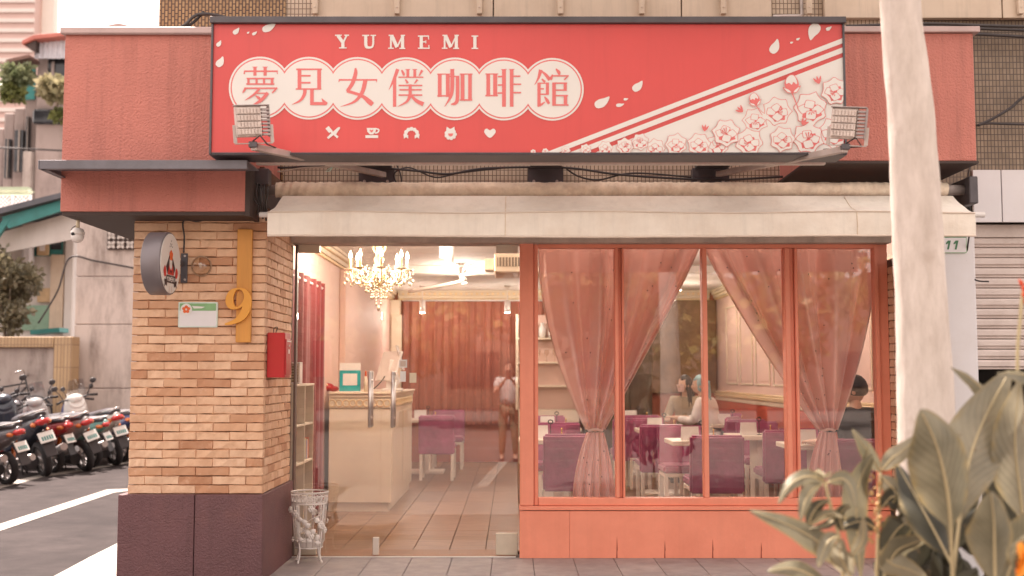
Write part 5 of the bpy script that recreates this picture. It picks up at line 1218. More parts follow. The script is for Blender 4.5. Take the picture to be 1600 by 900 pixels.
def make_table():
    t = thing('cafe_table', (0,0,0), 'x', 'table', 'cream topped cafe tables')
    b = MB(); b.box(-.30,.30,-.30,.30,.72,.765); part(t, 'table_top', b, m_ttop, bevel=.006)
    b = MB(); b.box(-.035,.035,-.19,.19,.04,.719); part(t, 'pedestal', b, m_leg, bevel=.005)
    b = MB(); b.box(-.24,.24,-.22,.22,.0,.0395); part(t, 'base', b, m_leg, bevel=.006)
    return t
def make_holder():
    t = thing('menu_holder', (0,0,0), 'x', 'menu card', 'white cards on the tables')
    b = MB(); b.prism([(-.03,0),(.03,0),(.004,.13),(-.004,.13)], -.085, .085, axis='X'); part(t, 'card', b, m_white)
    b = MB(); b.lathe([(.03,0),(.03,.006)], (.11,-.02,0), 12); b.tube([(.11,-.02,.005),(.11,-.02,.15)], .004, 6); b.tube([(.11+.024*math.cos(a),-.02,.165+.02*math.sin(a)) for a in [2*PI*i/8 for i in range(8)]], .006, 5, closed=True); part(t, 'wire_stand', b, m_black)
    return t
def make_bell():
    t = thing('hand_bell', (0,0,0), 'x', 'hand bell', 'small brass bells on the tables')
    b = MB(); b.lathe([(.033,0),(.030,.01),(.022,.035),(.012,.05),(.004,.055)], (0,0,0), 14); part(t, 'bell', b, m_brass)
    b = MB(); b.lathe([(.005,.055),(.009,.07),(.006,.085),(.010,.10),(.003,.108)], (0,0,0), 10); part(t, 'grip', b, m_brass)
    return t
m_brass = M('polished_brass', (0.80,0.52,0.18), 0.22, 0.05, 10, metal=.9)
C0, T0, H0, B0 = make_chair(), make_table(), make_holder(), make_bell()
used = set()
def put(src, x, y, z, rz, label):
    if src.name in used: return dup(src, (x,y,z), rz, label)
    used.add(src.name); src.location = (x,y,z); src.rotation_euler = (0,0,rz); src['label'] = label; return src
# chairs: (px of the middle, row of the top of the back, Y, heading); backrest stands on the +Y side at heading 0
def chair(px, Y, rz, label): put(C0, X(px, Y, 700), Y, FZ, R(rz), label)
def table(px, Y, label, hl, bl, rz=0, card=True):
    x = X(px, Y, 690); put(T0, x, Y, FZ, R(rz), label)
    if card:
        put(H0, x-.10, Y-.08, FZ+.765, R(8), hl); put(B0, x+.12, Y-.14, FZ+.765, 0, bl)
# window side, front row
table(1092, 2.35, 'cream table nearest the thin coral mullion', 'white card on the table nearest the thin mullion', 'brass bell on the table nearest the thin mullion')
chair(1113, 1.55, 180, 'purple chair turned to the street glass, its broad back right behind the thin mullion')
chair(1068, 3.0, 0, 'purple chair facing out across the table behind the thin mullion')
table(1035, 4.6, 'cream table behind the row of two chairs in the second pane', 'white card on the second pane table further in', 'brass bell on the second pane table further in')
chair(1030, 3.75, 180, 'purple chair with its back to the glass in the middle of the second pane')
chair(1010, 5.4, 0, 'purple chair facing out beyond the second pane table')
chair(1000, 6.6, 180, 'purple chair far back in the second pane in front of the dark cabinet')
table(996, 7.4, 'cream table farthest back in the second pane', 'white card on the farthest second pane table', 'brass bell on the farthest second pane table')
table(1182, 3.3, 'cream table in the middle of the third pane', 'white card on the third pane table', 'brass bell on the third pane table')
chair(1190, 4.1, 0, 'purple chair facing out under the panelled wall in the third pane')
chair(1222, 2.5, 180, 'purple chair with its back to the glass beside the wide third mullion')
table(1142, 6.0, 'cream table under the panelled wall beside the white bloused woman', 'white card on the table beside the white bloused woman', 'brass bell on the table beside the white bloused woman')
chair(1160, 5.2, 180, 'purple chair with its back to the glass in front of the white bloused woman')
chair(1138, 6.9, 0, 'purple chair facing out behind the white bloused woman')
table(1274, 1.75, 'cream table behind the tied curtain of the fourth pane', 'white card beside the knot of the fourth pane curtain', 'brass bell beside the knot of the fourth pane curtain')
chair(1334, .95, 180, 'purple chair close to the fourth pane glass below the man in black')
chair(1262, 2.35, 0, 'purple chair facing out behind the fourth pane curtain')
# first pane
table(858, 2.6, 'cream table at the coral post in the first pane', 'white card on the first pane table', 'brass bell on the first pane table')
chair(888, 1.75, 180, 'faded purple chair with its back close to the first pane glass')
chair(852, 3.3, 0, 'purple chair facing out beyond the first pane table')
chair(872, 4.3, 180, 'purple chair with its back to the glass in the middle of the first pane')
table(868, 5.1, 'cream table deeper in the first pane', 'white card on the deeper first pane table', 'brass bell on the deeper first pane table')
chair(855, 6.0, 0, 'purple chair facing out deep in the first pane')
# aisle behind the doors
table(668, 7.6, 'cream table at the end of the counter seen through the door', 'white card on the table at the counter end', 'brass bell on the table at the counter end')
chair(684, 6.6, 180, 'purple chair seen from behind at the end of the counter')
chair(700, 8.4, 0, 'purple chair facing out in front of the rust curtain')
chair(985, 5.4, 180, 'purple chair at the edge of the second pane beside the coral mullion')

# ------------------------------------------------------------------ tied window curtains
m_satin = None
def satin():
    m, n, b, out = new_mat('dusty_pink_satin')
    tc = n.nodes.new('ShaderNodeTexCoord'); t = nz(n, 'ShaderNodeTexNoise', Scale=5.0, Detail=5.0); n.links.new(tc.outputs['Object'], t.inputs['Vector'])
    c = mixc(n, t.outputs[0], (0.76, 0.41, 0.355), (0.86, 0.51, 0.45))
    n.links.new(c, b.inputs['Base Color']); b.inputs['Roughness'].default_value = 0.3; b.inputs['Sheen Weight'].default_value = 0.5; b.inputs['Specular IOR Level'].default_value = .6
    tl = n.nodes.new('ShaderNodeBsdfTranslucent'); n.links.new(c, tl.inputs[0]); mx = n.nodes.new('ShaderNodeMixShader'); mx.inputs[0].default_value = 0.16
    n.links.new(b.outputs[0], mx.inputs[1]); n.links.new(tl.outputs[0], mx.inputs[2]); n.links.new(mx.outputs[0], out.inputs[0]); return m
m_satin = satin()
m_edge = M('pale_satin_edge', (0.74,0.50,0.43), 0.4, 0.05, 5)
def tied_curtain(pl, pr, ptie, ytie, tailL, tailR, label, seed, eL, eR):
    Yc = .22
    t = thing('tied_curtain', (X(ptie,Yc), Yc, 1.2), label, 'curtain', 'dusty pink satin curtains tied in the shop window', world=True)
    zt, zk, zb = Z(384,Yc), Z(ytie,Yc), .62
    zb = Z(779,Yc)
    xl, xr, xk = X(pl,Yc,400), X(pr,Yc,400), X(ptie,Yc,ytie)
    kw = .075; rc = random.Random(seed); ph = [rc.uniform(0,6.28) for _ in range(6)]; n = 4.2
    def fn(u, v):
        e = eL*(1-u) + eR*u
        s = v**e
        x = (xl+(xr-xl)*u)*(1-s) + (xk + kw*(u-.5)*2)*s
        uu = u + .025*math.sin(2*PI*u*2+ph[3])
        w_ = (lambda q: math.copysign(abs(q)**.7, q))(math.sin(2*PI*n*uu + ph[0])) + .5*math.sin(2*PI*n*.43*uu + ph[1] + v) + .25*math.sin(2*PI*n*2.1*uu+ph[2])
        # folds hang flat at the top and gather into ridges towards the tie
        a = .05 + .075*math.sin(PI*min(1, v*1.02))**.8 + .012*v
        z = zt + (zk-zt)*v - .055*math.sin(PI*v)*(4*(u-.5)**2)*0
        return (x + .012*math.cos(2*PI*n*uu+ph[0])*v*(1-v)*4, Yc + .06 + a*w_*(1-.45*v), z)
    b = MB(); b.grid(fn, 150, 44); part(t, 'drape', b, m_satin)
    for u in (0, 1):
        b = MB(); b.tube([tuple(Vector(fn(u, i/40)) + Vector((0,-.004,0))) for i in range(41)], .0065, 6); part(t, 'edge_hem', b, m_edge)
    xa, xb = X(tailL,Yc,770), X(tailR,Yc,770)
    def tail(u, v):
        s = 1-(1-v)**1.8
        x = (xk + kw*.9*(u-.5)*2)*(1-s) + (xa+(xb-xa)*u)*s
        w_ = math.sin(2*PI*4.5*u + ph[4]) + .4*math.sin(2*PI*9.7*u + ph[5] + 2*v)
        return (x, Yc + .06 + (.018+.030*v)*w_, zk - .02 + (zb-zk)*v)
    b = MB(); b.grid(tail, 80, 24); part(t, 'tail', b, m_satin)
    b = MB()
    b.tube([(xk + .055*math.cos(a), Yc+.06+.05*math.sin(a), zk + .006*math.sin(3*a)) for a in [2*PI*i/20 for i in range(20)]], .011, 7, closed=True); part(t, 'tie_band', b, m_edge)
    b = MB()
    for k in range(26):
        u, v = rc.uniform(.04,.96), rc.uniform(.05,.9); p = Vector(fn(u, v)); b.ball(p + Vector((0,-.008,0)), .0055, 6, 4)
    for k in range(7):
        p = Vector(tail(rc.uniform(.1,.9), rc.uniform(.2,.95))); b.ball(p + Vector((0,-.008,0)), .0055, 6, 4)
    part(t, 'bead', b, M('dark_bead', (0.12,0.05,0.05), .3))['kind'] = 'stuff'
tied_curtain(842, 1094, 931, 672, 895, 962, 'dusty pink satin curtain tied in the middle of the first and second panes', 4, 1.75, 1.12)
tied_curtain(1104, 1372, 1296, 672, 1262, 1322, 'dusty pink satin curtain tied behind the fourth pane beside the man in black', 9, 1.05, 1.7)
b = MB(); b.tube([(.1,.23,Z(383,.2)),(2.9,.23,Z(383,.2))], .012, 8); single('curtain_rod', b, m_white, 'slim white rod along the top of the tied curtains', 'curtain rod')
# ================================================================== ALLEY ON THE LEFT: walls, houses, plants
def flipbox(px0, py0, px1, py1, Y, depth, b=None, m=0):
    """box whose front face, at distance Y, covers the given rows and columns"""
    b = b or MB(); pm = (py0+py1)/2
    b.box(X(px0,Y,pm), X(px1,Y,pm), Y, Y+depth, Z(py1,Y), Z(py0,Y), m); return b
def stain_mat(name, c, stain, vs=2.2, amt=.85):
    m, n, b, out = new_mat(name)
    tc = n.nodes.new('ShaderNodeTexCoord'); mp = n.nodes.new('ShaderNodeMapping'); mp.inputs['Scale'].default_value = (1.5, 1.5, .42); n.links.new(tc.outputs['Object'], mp.inputs[0])
    t = nz(n, 'ShaderNodeTexNoise', Scale=vs, Detail=9.0, Roughness=0.68); n.links.new(mp.outputs[0], t.inputs['Vector'])
    t2 = nz(n, 'ShaderNodeTexNoise', Scale=1.1, Detail=8.0, Roughness=0.7); n.links.new(tc.outputs['Object'], t2.inputs['Vector'])
    f = math_(n, 'MULTIPLY', ramp(n, t.outputs[0], [(0.42,0.0),(0.7,1.0)]), ramp(n, t2.outputs[0], [(0.35,.25),(0.65,1.0)]))
    cc = mixc(n, math_(n, 'MULTIPLY', f, amt), c, stain)
    n.links.new(cc, b.inputs['Base Color']); b.inputs['Roughness'].default_value = .85
    bp = nz(n, 'ShaderNodeBump', Strength=.4, Distance=.02); n.links.new(t.outputs[0], bp.inputs['Height']); n.links.new(bp.outputs[0], b.inputs['Normal']); return m
m_conc = stain_mat('stained_plaster', (0.60,0.51,0.465), (0.17,0.125,0.105), 2.4, .95)
m_conc2 = stain_mat('grey_concrete', (0.34,0.27,0.25), (0.10,0.075,0.07), 1.4, .8)
m_conc3 = stain_mat('dark_rain_stained_plaster', (0.44,0.375,0.34), (0.12,0.09,0.08), 2.6, .95)
m_ytile = tile_mat('yellow_wall_tile', (0.50,0.35,0.20), (0.43,0.29,0.16), (0.22,0.14,0.09), .062, .42, .006, dirt=(0.3,0.2,0.12), damt=.5)
m_teal = M('teal_paint', (0.04,0.22,0.21), .5, .15, 4)
m_roofd = M('dark_roof_sheet', (0.10,0.10,0.115), .6, .2, 4)
m_window = M('dark_window', (0.03,0.03,0.035), .15, .3, 3)
m_wframe = M('dull_window_frame', (0.30,0.25,0.22), .5, .1, 4)
wl = thing('concrete_wall', (-7.5,13,0), 'tall rain streaked plaster wall with a pierced block vent behind the scooters', 'concrete wall', world=True)
Yw = 13.0
lv = [720, 607, 507, 432, 325]
for i in range(4):
    b = MB(); b.box(X(114,Yw), -4.6, Yw+.004*i, Yw+.3, Z(lv[i],Yw)+(.008 if i else -.3), Z(lv[i+1],Yw)-.008); part(wl, 'plaster_panel', b, m_conc, bevel=.01)
b = MB(); b.box(X(116,Yw), -4.62, Yw+.03, Yw+.28, 0, Z(327,Yw)); part(wl, 'core', b, m_conc2)
vb0, vb1 = P(168,361,Yw-.03), P(210,390,Yw-.03)
b = MB(); b.box(vb0.x, vb1.x+.5, Yw-.03, Yw-.006, vb1.z, vb0.z); part(wl, 'vent_shade', b, m_soffit)  # dark sheet on the wall, shade in the pierced blocks given as colour
m_vent = M('pale_vent_block', (0.60,0.54,0.50), .8, .1, 8)
s_ = (vb0.z-vb1.z)/2
for i in range(5):
    for j in range(2):
        cx, cz = vb0.x+s_*(i+.5), vb1.z+s_*(j+.5); b = MB()
        for a in range(4):
            t = PI/4+a*PI/2; b.bar((cx+s_*.48*math.cos(t), Yw-.05, cz+s_*.48*math.sin(t)), (cx+s_*.20*math.cos(t+PI/4*0), Yw-.05, cz+s_*.20*math.sin(t)), .04, .045, up=(0,1,0))
            t2 = a*PI/2; b.bar((cx+s_*.26*math.cos(t2), Yw-.05, cz+s_*.26*math.sin(t2)), (cx+s_*.26*math.cos(t2+PI/2), Yw-.05, cz+s_*.26*math.sin(t2+PI/2)), .04, .04, up=(0,1,0))
        part(wl, 'vent_block', b, m_vent)
b = MB(); b.tube(smooth([tuple(P(60,505,Yw-.1)), tuple(P(90,455,Yw-.1)), tuple(P(109,403,Yw-.1)), tuple(P(150,408,Yw-.1)), tuple(P(215,420,Yw-.1))], 6), .018, 5); part(wl, 'cable', b, m_cable)
# low wall framed in yellow tile
lwall = thing('boundary_wall', (-10,12.5,0), 'low stained garden wall framed by a yellow tiled coping and post', 'garden wall', world=True)
Yl = 12.5
b = MB(); b.box(X(86,Yl), X(114,Yl), Yl-.1, Yl+.3, 0, Z(526,Yl)); part(lwall, 'tiled_post', b, m_ytile, bevel=.01)
b = MB(); b.box(-17, X(86,Yl)-.004, Yl-.098, Yl+.3, Z(543,Yl), Z(526,Yl)-.004); part(lwall, 'tiled_coping', b, m_ytile, bevel=.01)
b = MB(); b.box(-17, X(86,Yl)-.004, Yl, Yl+.25, 0, Z(543,Yl)-.003); part(lwall, 'plaster_panel', b, m_conc3)
# pale house behind the low wall
Yh = 15.5
hs = thing('green_roofed_house', (-12,Yh,0), 'small pale house with a teal eaved dark roof behind the garden wall', 'house', world=True)
m_hwall = stain_mat('pale_house_wall', (0.68,0.63,0.60), (0.42,0.36,0.33), 1.5, .6)
b = MB(); b.box(-20, X(112,Yh), Yh, Yh+6, 0, Z(345,Yh)); part(hs, 'wall', b, m_hwall)
b = MB(); flipbox(100,345,114,530,Yh-.1,.3,b); part(hs, 'corner_post', b, m_hwall, bevel=.02)
b = MB(); flipbox(78,398,98,520,Yh-.12,.1,b); part(hs, 'corrugated_panel', b, m_beige)
b = MB(); flipbox(33,360,49,425,Yh-.25,.2,b); part(hs, 'column', b, m_whitemetal, bevel=.05)
b = MB(); flipbox(33,347,100,352,Yh-.5,.5,b); part(hs, 'window_hood', b, m_cap)
w_ = part(hs, 'window', flipbox(51,350,98,400,Yh-.05,.04), m_teal)
for q in ((57,352,77,398),(80,352,96,390)):
    link('pane', flipbox(*q, Yh-.07, .015).mesh('pane', m_window), w_)
b = flipbox(58,355,76,399,Yh-.16,.06); part(hs, 'shutter', b, m_ochre := M('ochre_board', (0.50,0.35,0.2), .6, .15, 6), bevel=.01)
b = flipbox(62,372,70,392,Yh-.18,.015); part(hs, 'shutter_notice', b, m_white)
b = flipbox(58,450,78,472,Yh-.1,.08); part(hs, 'wooden_panel', b, m_ochre)
b = flipbox(34,477,80,516,Yh-.1,.06); part(hs, 'green_glass_screen', b, M('green_glass_screen', (0.20,0.34,0.24), .3, .1, 3))
b = MB(); q0, q1 = P(55,520,Yh-.6), P(100,516,Yh-.6); b.bar(q0, q1, .5, .09); part(hs, 'teal_awning', b, m_teal)
Yr_ = Yh-1.6
ra, rb2, rc2 = P(-140,352,Yr_), P(-2,330,Yr_), P(130,297,Yr_)
b = MB(); b.prism([(ra.x,ra.z-.55),(rb2.x,rb2.z),(rc2.x,rc2.z),(rc2.x,rc2.z-.1),(rb2.x,rb2.z-.12),(ra.x,ra.z-.68)], Yr_-.25, Yh+5); part(hs, 'roof', b, m_roofd)
b = MB(); b.prism([(rb2.x+.1,rb2.z-.13),(rc2.x,rc2.z-.1),(rc2.x,rc2.z-.30),(rb2.x+.25,rb2.z-.36)], Yr_-.1, Yr_-.02); part(hs, 'eaves_board', b, m_teal)
b = MB(); b.bar((rb2.x+.22,Yr_-.06,rb2.z-.16), tuple(P(-12,378,Yr_-.06)), .1, .12); part(hs, 'eaves_brace', b, m_teal)
b = MB(); b.prism([(rb2.x,rb2.z-.37),(rc2.x,rc2.z-.31),(rc2.x,rc2.z-.9),(rb2.x-1,rb2.z-1.0)], Yr_+.3, Yr_+.35); part(hs, 'soffit_board', b, m_hwall)
# rooftop lattice screen and tank
ls = thing('lattice_screen', P(22,308,17), 'white lattice screen and pale green pipe above the dark roof', 'lattice screen', world=True)
b = MB()
Yt = 17.0
b = flipbox(-40,291,47,303,Yt,.4); part(ls, 'green_pipe', b, M('pale_green_pipe', (0.42,0.46,0.34), .6), bevel=.12, seg=3)
for px in (-40,-12,17,45):
    b = flipbox(px,304,px+3,338,Yt,.06); part(ls, 'post', b, m_whitemetal)
for px in (-38,-9,20):
    b = MB(); z0, z1 = Z(336,Yt), Z(306,Yt)
    xa, xb2 = X(px+1,Yt,320), X(px+24,Yt,320); hgt = z1-z0
    for i in range(-4,8):
        for sgn in (1,-1):
            xs = xa+(xb2-xa)*i/4; p0, p1 = (xs, z0), (xs+sgn*hgt, z1)
            t0, t1 = 0.0, 1.0
            dx = p1[0]-p0[0]
            for lim, side in ((xa,0),(xb2,1)):
                tt = (lim-p0[0])/dx
                if (dx > 0) == (side == 0): t0 = max(t0, tt)
                else: t1 = min(t1, tt)
            if t1 > t0+.02: b.bar((p0[0]+dx*t0, Yt+.03+.012*sgn, z0+hgt*t0), (p0[0]+dx*t1, Yt+.03+.012*sgn, z0+hgt*t1), .022, .02, up=(0,1,0))
    part(ls, 'lattice_panel', b, m_whitemetal)
# stepped concrete house
Yc_ = 27.0
ch = thing('concrete_house', (-16,Yc_,0), 'weathered stepped concrete house with a corrugated rooftop shed', 'house', world=True)
for i, (a, t_, c, bb) in enumerate(((55,60,130,345),(36,135,56,345),(20,168,37,345),(4,176,21,345),(-60,200,5,345))):
    b = flipbox(a, t_, c-.3, bb, Yc_+.25*i, 6); part(ch, 'wall', b, m_conc2, bevel=.04)
b = flipbox(34,236,48,330,Yc_-.2,.5); part(ch, 'wall', b, m_conc3, bevel=.03)
for q in ((40,182,44,254),(22,203,35,268),(7,217,15,278)):
    wo = part(ch, 'window', flipbox(*q, Yc_+.0, .2), m_window)
    x0, y0, x1, y1 = q
    link('frame', flipbox(x0+(x1-x0)*.45, y0, x0+(x1-x0)*.6, y1, Yc_-.06, .05).mesh('frame', m_wframe), wo)
b = flipbox(50,170,130,193,Yc_-.25,.24); part(ch, 'dark_balcony', b, m_window, bevel=.06)
b = flipbox(75,92,130,122,Yc_-.05,.04); part(ch, 'dark_opening', b, m_window)
b = flipbox(80,96,84,122,Yc_-.12,.06); part(ch, 'door_post', b, m_conc2)
m_corr = M('corrugated_sheet', (0.56,0.54,0.58), .5, .08, 4, metal=.2)
b = MB(); xa, xb2 = X(54,Yc_-.4,75), X(130,Yc_-.4,75); n = 9
prof = []
for k in range(n*4+1):
    prof.append((xa+(xb2-xa)*k/(n*4), Yc_-.4 + .05*(1 if (k % 4) in (1,2) else 0)))
b.prism(prof+[(x, y+.06) for x, y in reversed(prof)], Z(91,Yc_-.4), Z(56,Yc_-.4), axis='Z'); part(ch, 'shed_sheet', b, m_corr)
b = MB(); r0, r1, r2 = P(34,63,Yc_-.8), P(54,54,Yc_-.8), P(130,47,Yc_-.8)
b.prism([(r0.x,r0.z),(r1.x,r1.z),(r2.x,r2.z),(r2.x,r2.z-.12),(r1.x,r1.z-.14),(r0.x,r0.z-.12)], Yc_-.8, Yc_+3); part(ch, 'shed_roof', b, M('red_roof_edge', (0.42,0.13,0.10), .6, .15, 4), bevel=.01)
b = MB(); b.prism([(r0.x+.05,r0.z-.13),(r1.x,r1.z-.15),(r1.x,r1.z-.5),(r0.x+.2,r0.z-.22)], Yc_-.7, Yc_+2); part(ch, 'eaves', b, m_soffit)
b = MB(); t0, t1 = P(18,101,Yc_-.5), P(54,93,Yc_-.5); b.bar(t0, t1, .8, .1); part(ch, 'lean_to_roof', b, M('rusty_brown_sheet', (0.17,0.09,0.07), .7, .2, 5))
b = flipbox(27,104,54,155,Yc_+.1,.1); part(ch, 'teal_shutter', b, m_teal)
# pink banded tower far behind
tw = thing('apartment_tower', (-30,60,0), 'hazy pink tower with pale horizontal bands far behind the houses', 'apartment tower', world=True)
Yt2 = 60
m_tw = M('pink_tower_tile', (0.62,0.43,0.38), .7, .04, 1); m_tw2 = M('pale_tower_band', (0.76,0.66,0.60), .7, .04, 1)
b = MB(); b.box(X(-220,Yt2), X(53,Yt2,30), Yt2, Yt2+1.2, 0, Z(-120,Yt2)); part(tw, 'wall', b, m_tw)
for k in range(22):
    y = -110+k*15.5
    b = MB(); b.box(X(-220,Yt2), X(53,Yt2,30)+.05, Yt2-.12, Yt2-.005, Z(y+6,Yt2), Z(y,Yt2)); part(tw, 'pale_band', b, m_tw2)
b = MB(); b.box(X(53,Yt2,30)+.06, X(74,Yt2,30), Yt2+1, Yt2+1.6, 0, Z(-100,Yt2)); part(tw, 'stair_wing', b, M('cream_tower_wall', (0.80,0.72,0.64), .7, .03, 1))
b = MB(); 
cable(((-60,228,26),(0,231,26),(50,233,26),(110,236,26)), .03, 'dark overhead cable crossing in front of the concrete house', m_cable)

# ------------------------------------------------------------------ foliage
def leaf_mat(name, c, c2, rough=.45, trans=.3, scale=3.0):
    m, n, b, out = new_mat(name)
    tc = n.nodes.new('ShaderNodeTexCoord'); t = nz(n, 'ShaderNodeTexNoise', Scale=scale, Detail=4.0); n.links.new(tc.outputs['Object'], t.inputs['Vector'])
    cc = mixc(n, ramp(n, t.outputs[0], [(.35,0.0),(.65,1.0)]), c, c2); n.links.new(cc, b.inputs['Base Color']); b.inputs['Roughness'].default_value = rough
    tl = n.nodes.new('ShaderNodeBsdfTranslucent'); n.links.new(cc, tl.inputs[0]); mx = n.nodes.new('ShaderNodeMixShader'); mx.inputs[0].default_value = trans
    n.links.new(b.outputs[0], mx.inputs[1]); n.links.new(tl.outputs[0], mx.inputs[2]); n.links.new(mx.outputs[0], out.inputs[0]); return m
m_fol = leaf_mat('bush_leaf', (0.14,0.125,0.08), (0.27,0.235,0.15))
m_fol2 = leaf_mat('tree_leaf', (0.09,0.11,0.035), (0.17,0.18,0.06), scale=1.0)
m_bark = M('grey_bark', (0.22,0.17,0.13), .9, .25, 8, .6, 30)
def leaf_cloud(blobs, n, size, seed, flat=.35):
    rr = random.Random(seed); b = MB(); vs = []; fs = []
    tot = sum(r**2 for _, r in blobs)
    for c, r in blobs:
        c = Vector(c)
        for _ in range(int(n*r**2/tot)):
            d = Vector((rr.gauss(0,1), rr.gauss(0,1), rr.gauss(0,1)*.85)); d.normalize(); p = c + d*r*(rr.random()**.45)
            u = (d*.6 + Vector((rr.gauss(0,.6), rr.gauss(0,.6), rr.gauss(0,.6)-.25))).normalized(); v = u.cross(Vector((rr.gauss(0,1), rr.gauss(0,1), rr.gauss(0,1)))).normalized(); w = u.cross(v)
            s = size*rr.uniform(.6,1.3); i = len(vs)
            vs += [p, p+u*s*.5+v*s*flat+w*s*.08, p+u*s*1.1, p+u*s*.5-v*s*flat+w*s*.08]; fs.append((i,i+1,i+2,i+3))
    b._add(vs, fs, 0, True); return b
def shrub(name, px, py, Y, w_px, h_px, label, cat, n=1400, size=.09, seed=1, stem_to=0.0, mat=None):
    c = P(px, py, Y); rx = w_px/2*(Y+9)/F; rz = h_px/2*(Y+9)/F
    t = thing(name, (c.x, c.y, max(stem_to, 0)), label, cat, world=True)
    rr = random.Random(seed)
    blobs = [(c + Vector((rr.uniform(-.65,.65)*rx, rr.uniform(-.5,.5)*rx, rr.uniform(-.7,.7)*rz)), rr.uniform(.28,.45)*min(rx,rz)*1.2) for _ in range(12)]
    part(t, 'crown', leaf_cloud(blobs, n, size, seed), mat or m_fol, fix=False)
    b = MB(); base = Vector((c.x, c.y, stem_to))
    b.tube([base, base.lerp(c,.5)+Vector((.04,0,0)), c], [.06,.045,.02], 7)
    for q, r in blobs[:7]: b.tube([base.lerp(c,.6), q], [.03,.01], 5)
    part(t, 'trunk', b, m_bark); return t
shrub('bush', 15, 452, 13.6, 100, 140, 'grey green bushy tree rising behind the garden wall', 'bush', 2600, .11, 3)
shrub('roof_plant', 27, 122, 26.0, 40, 44, 'leafy potted plant on the concrete ledge under the rusty lean to', 'plant', 700, .2, 4, Z(150,26), leaf_mat('roof_leaf', (0.12,0.15,0.07), (0.24,0.25,0.14)))
shrub('roof_plant', 22, 188-42, 25.8, 34, 22, 'smaller plant hanging over the stepped concrete ledge', 'plant', 350, .2, 5, Z(158,25.8), m_fol2)
shrub('roof_plant', 88, 140, 25.5, 52, 46, 'broad leaved plant overhanging the dark balcony', 'plant', 700, .24, 6, Z(172,25.5), leaf_mat('pale_roof_leaf', (0.24,0.22,0.12), (0.38,0.33,0.2)))
shrub('roof_plant', 94, 178, 25.4, 22, 16, 'small pale plant at the end of the dark balcony', 'plant', 200, .2, 8, Z(188,25.4), m_fol2)

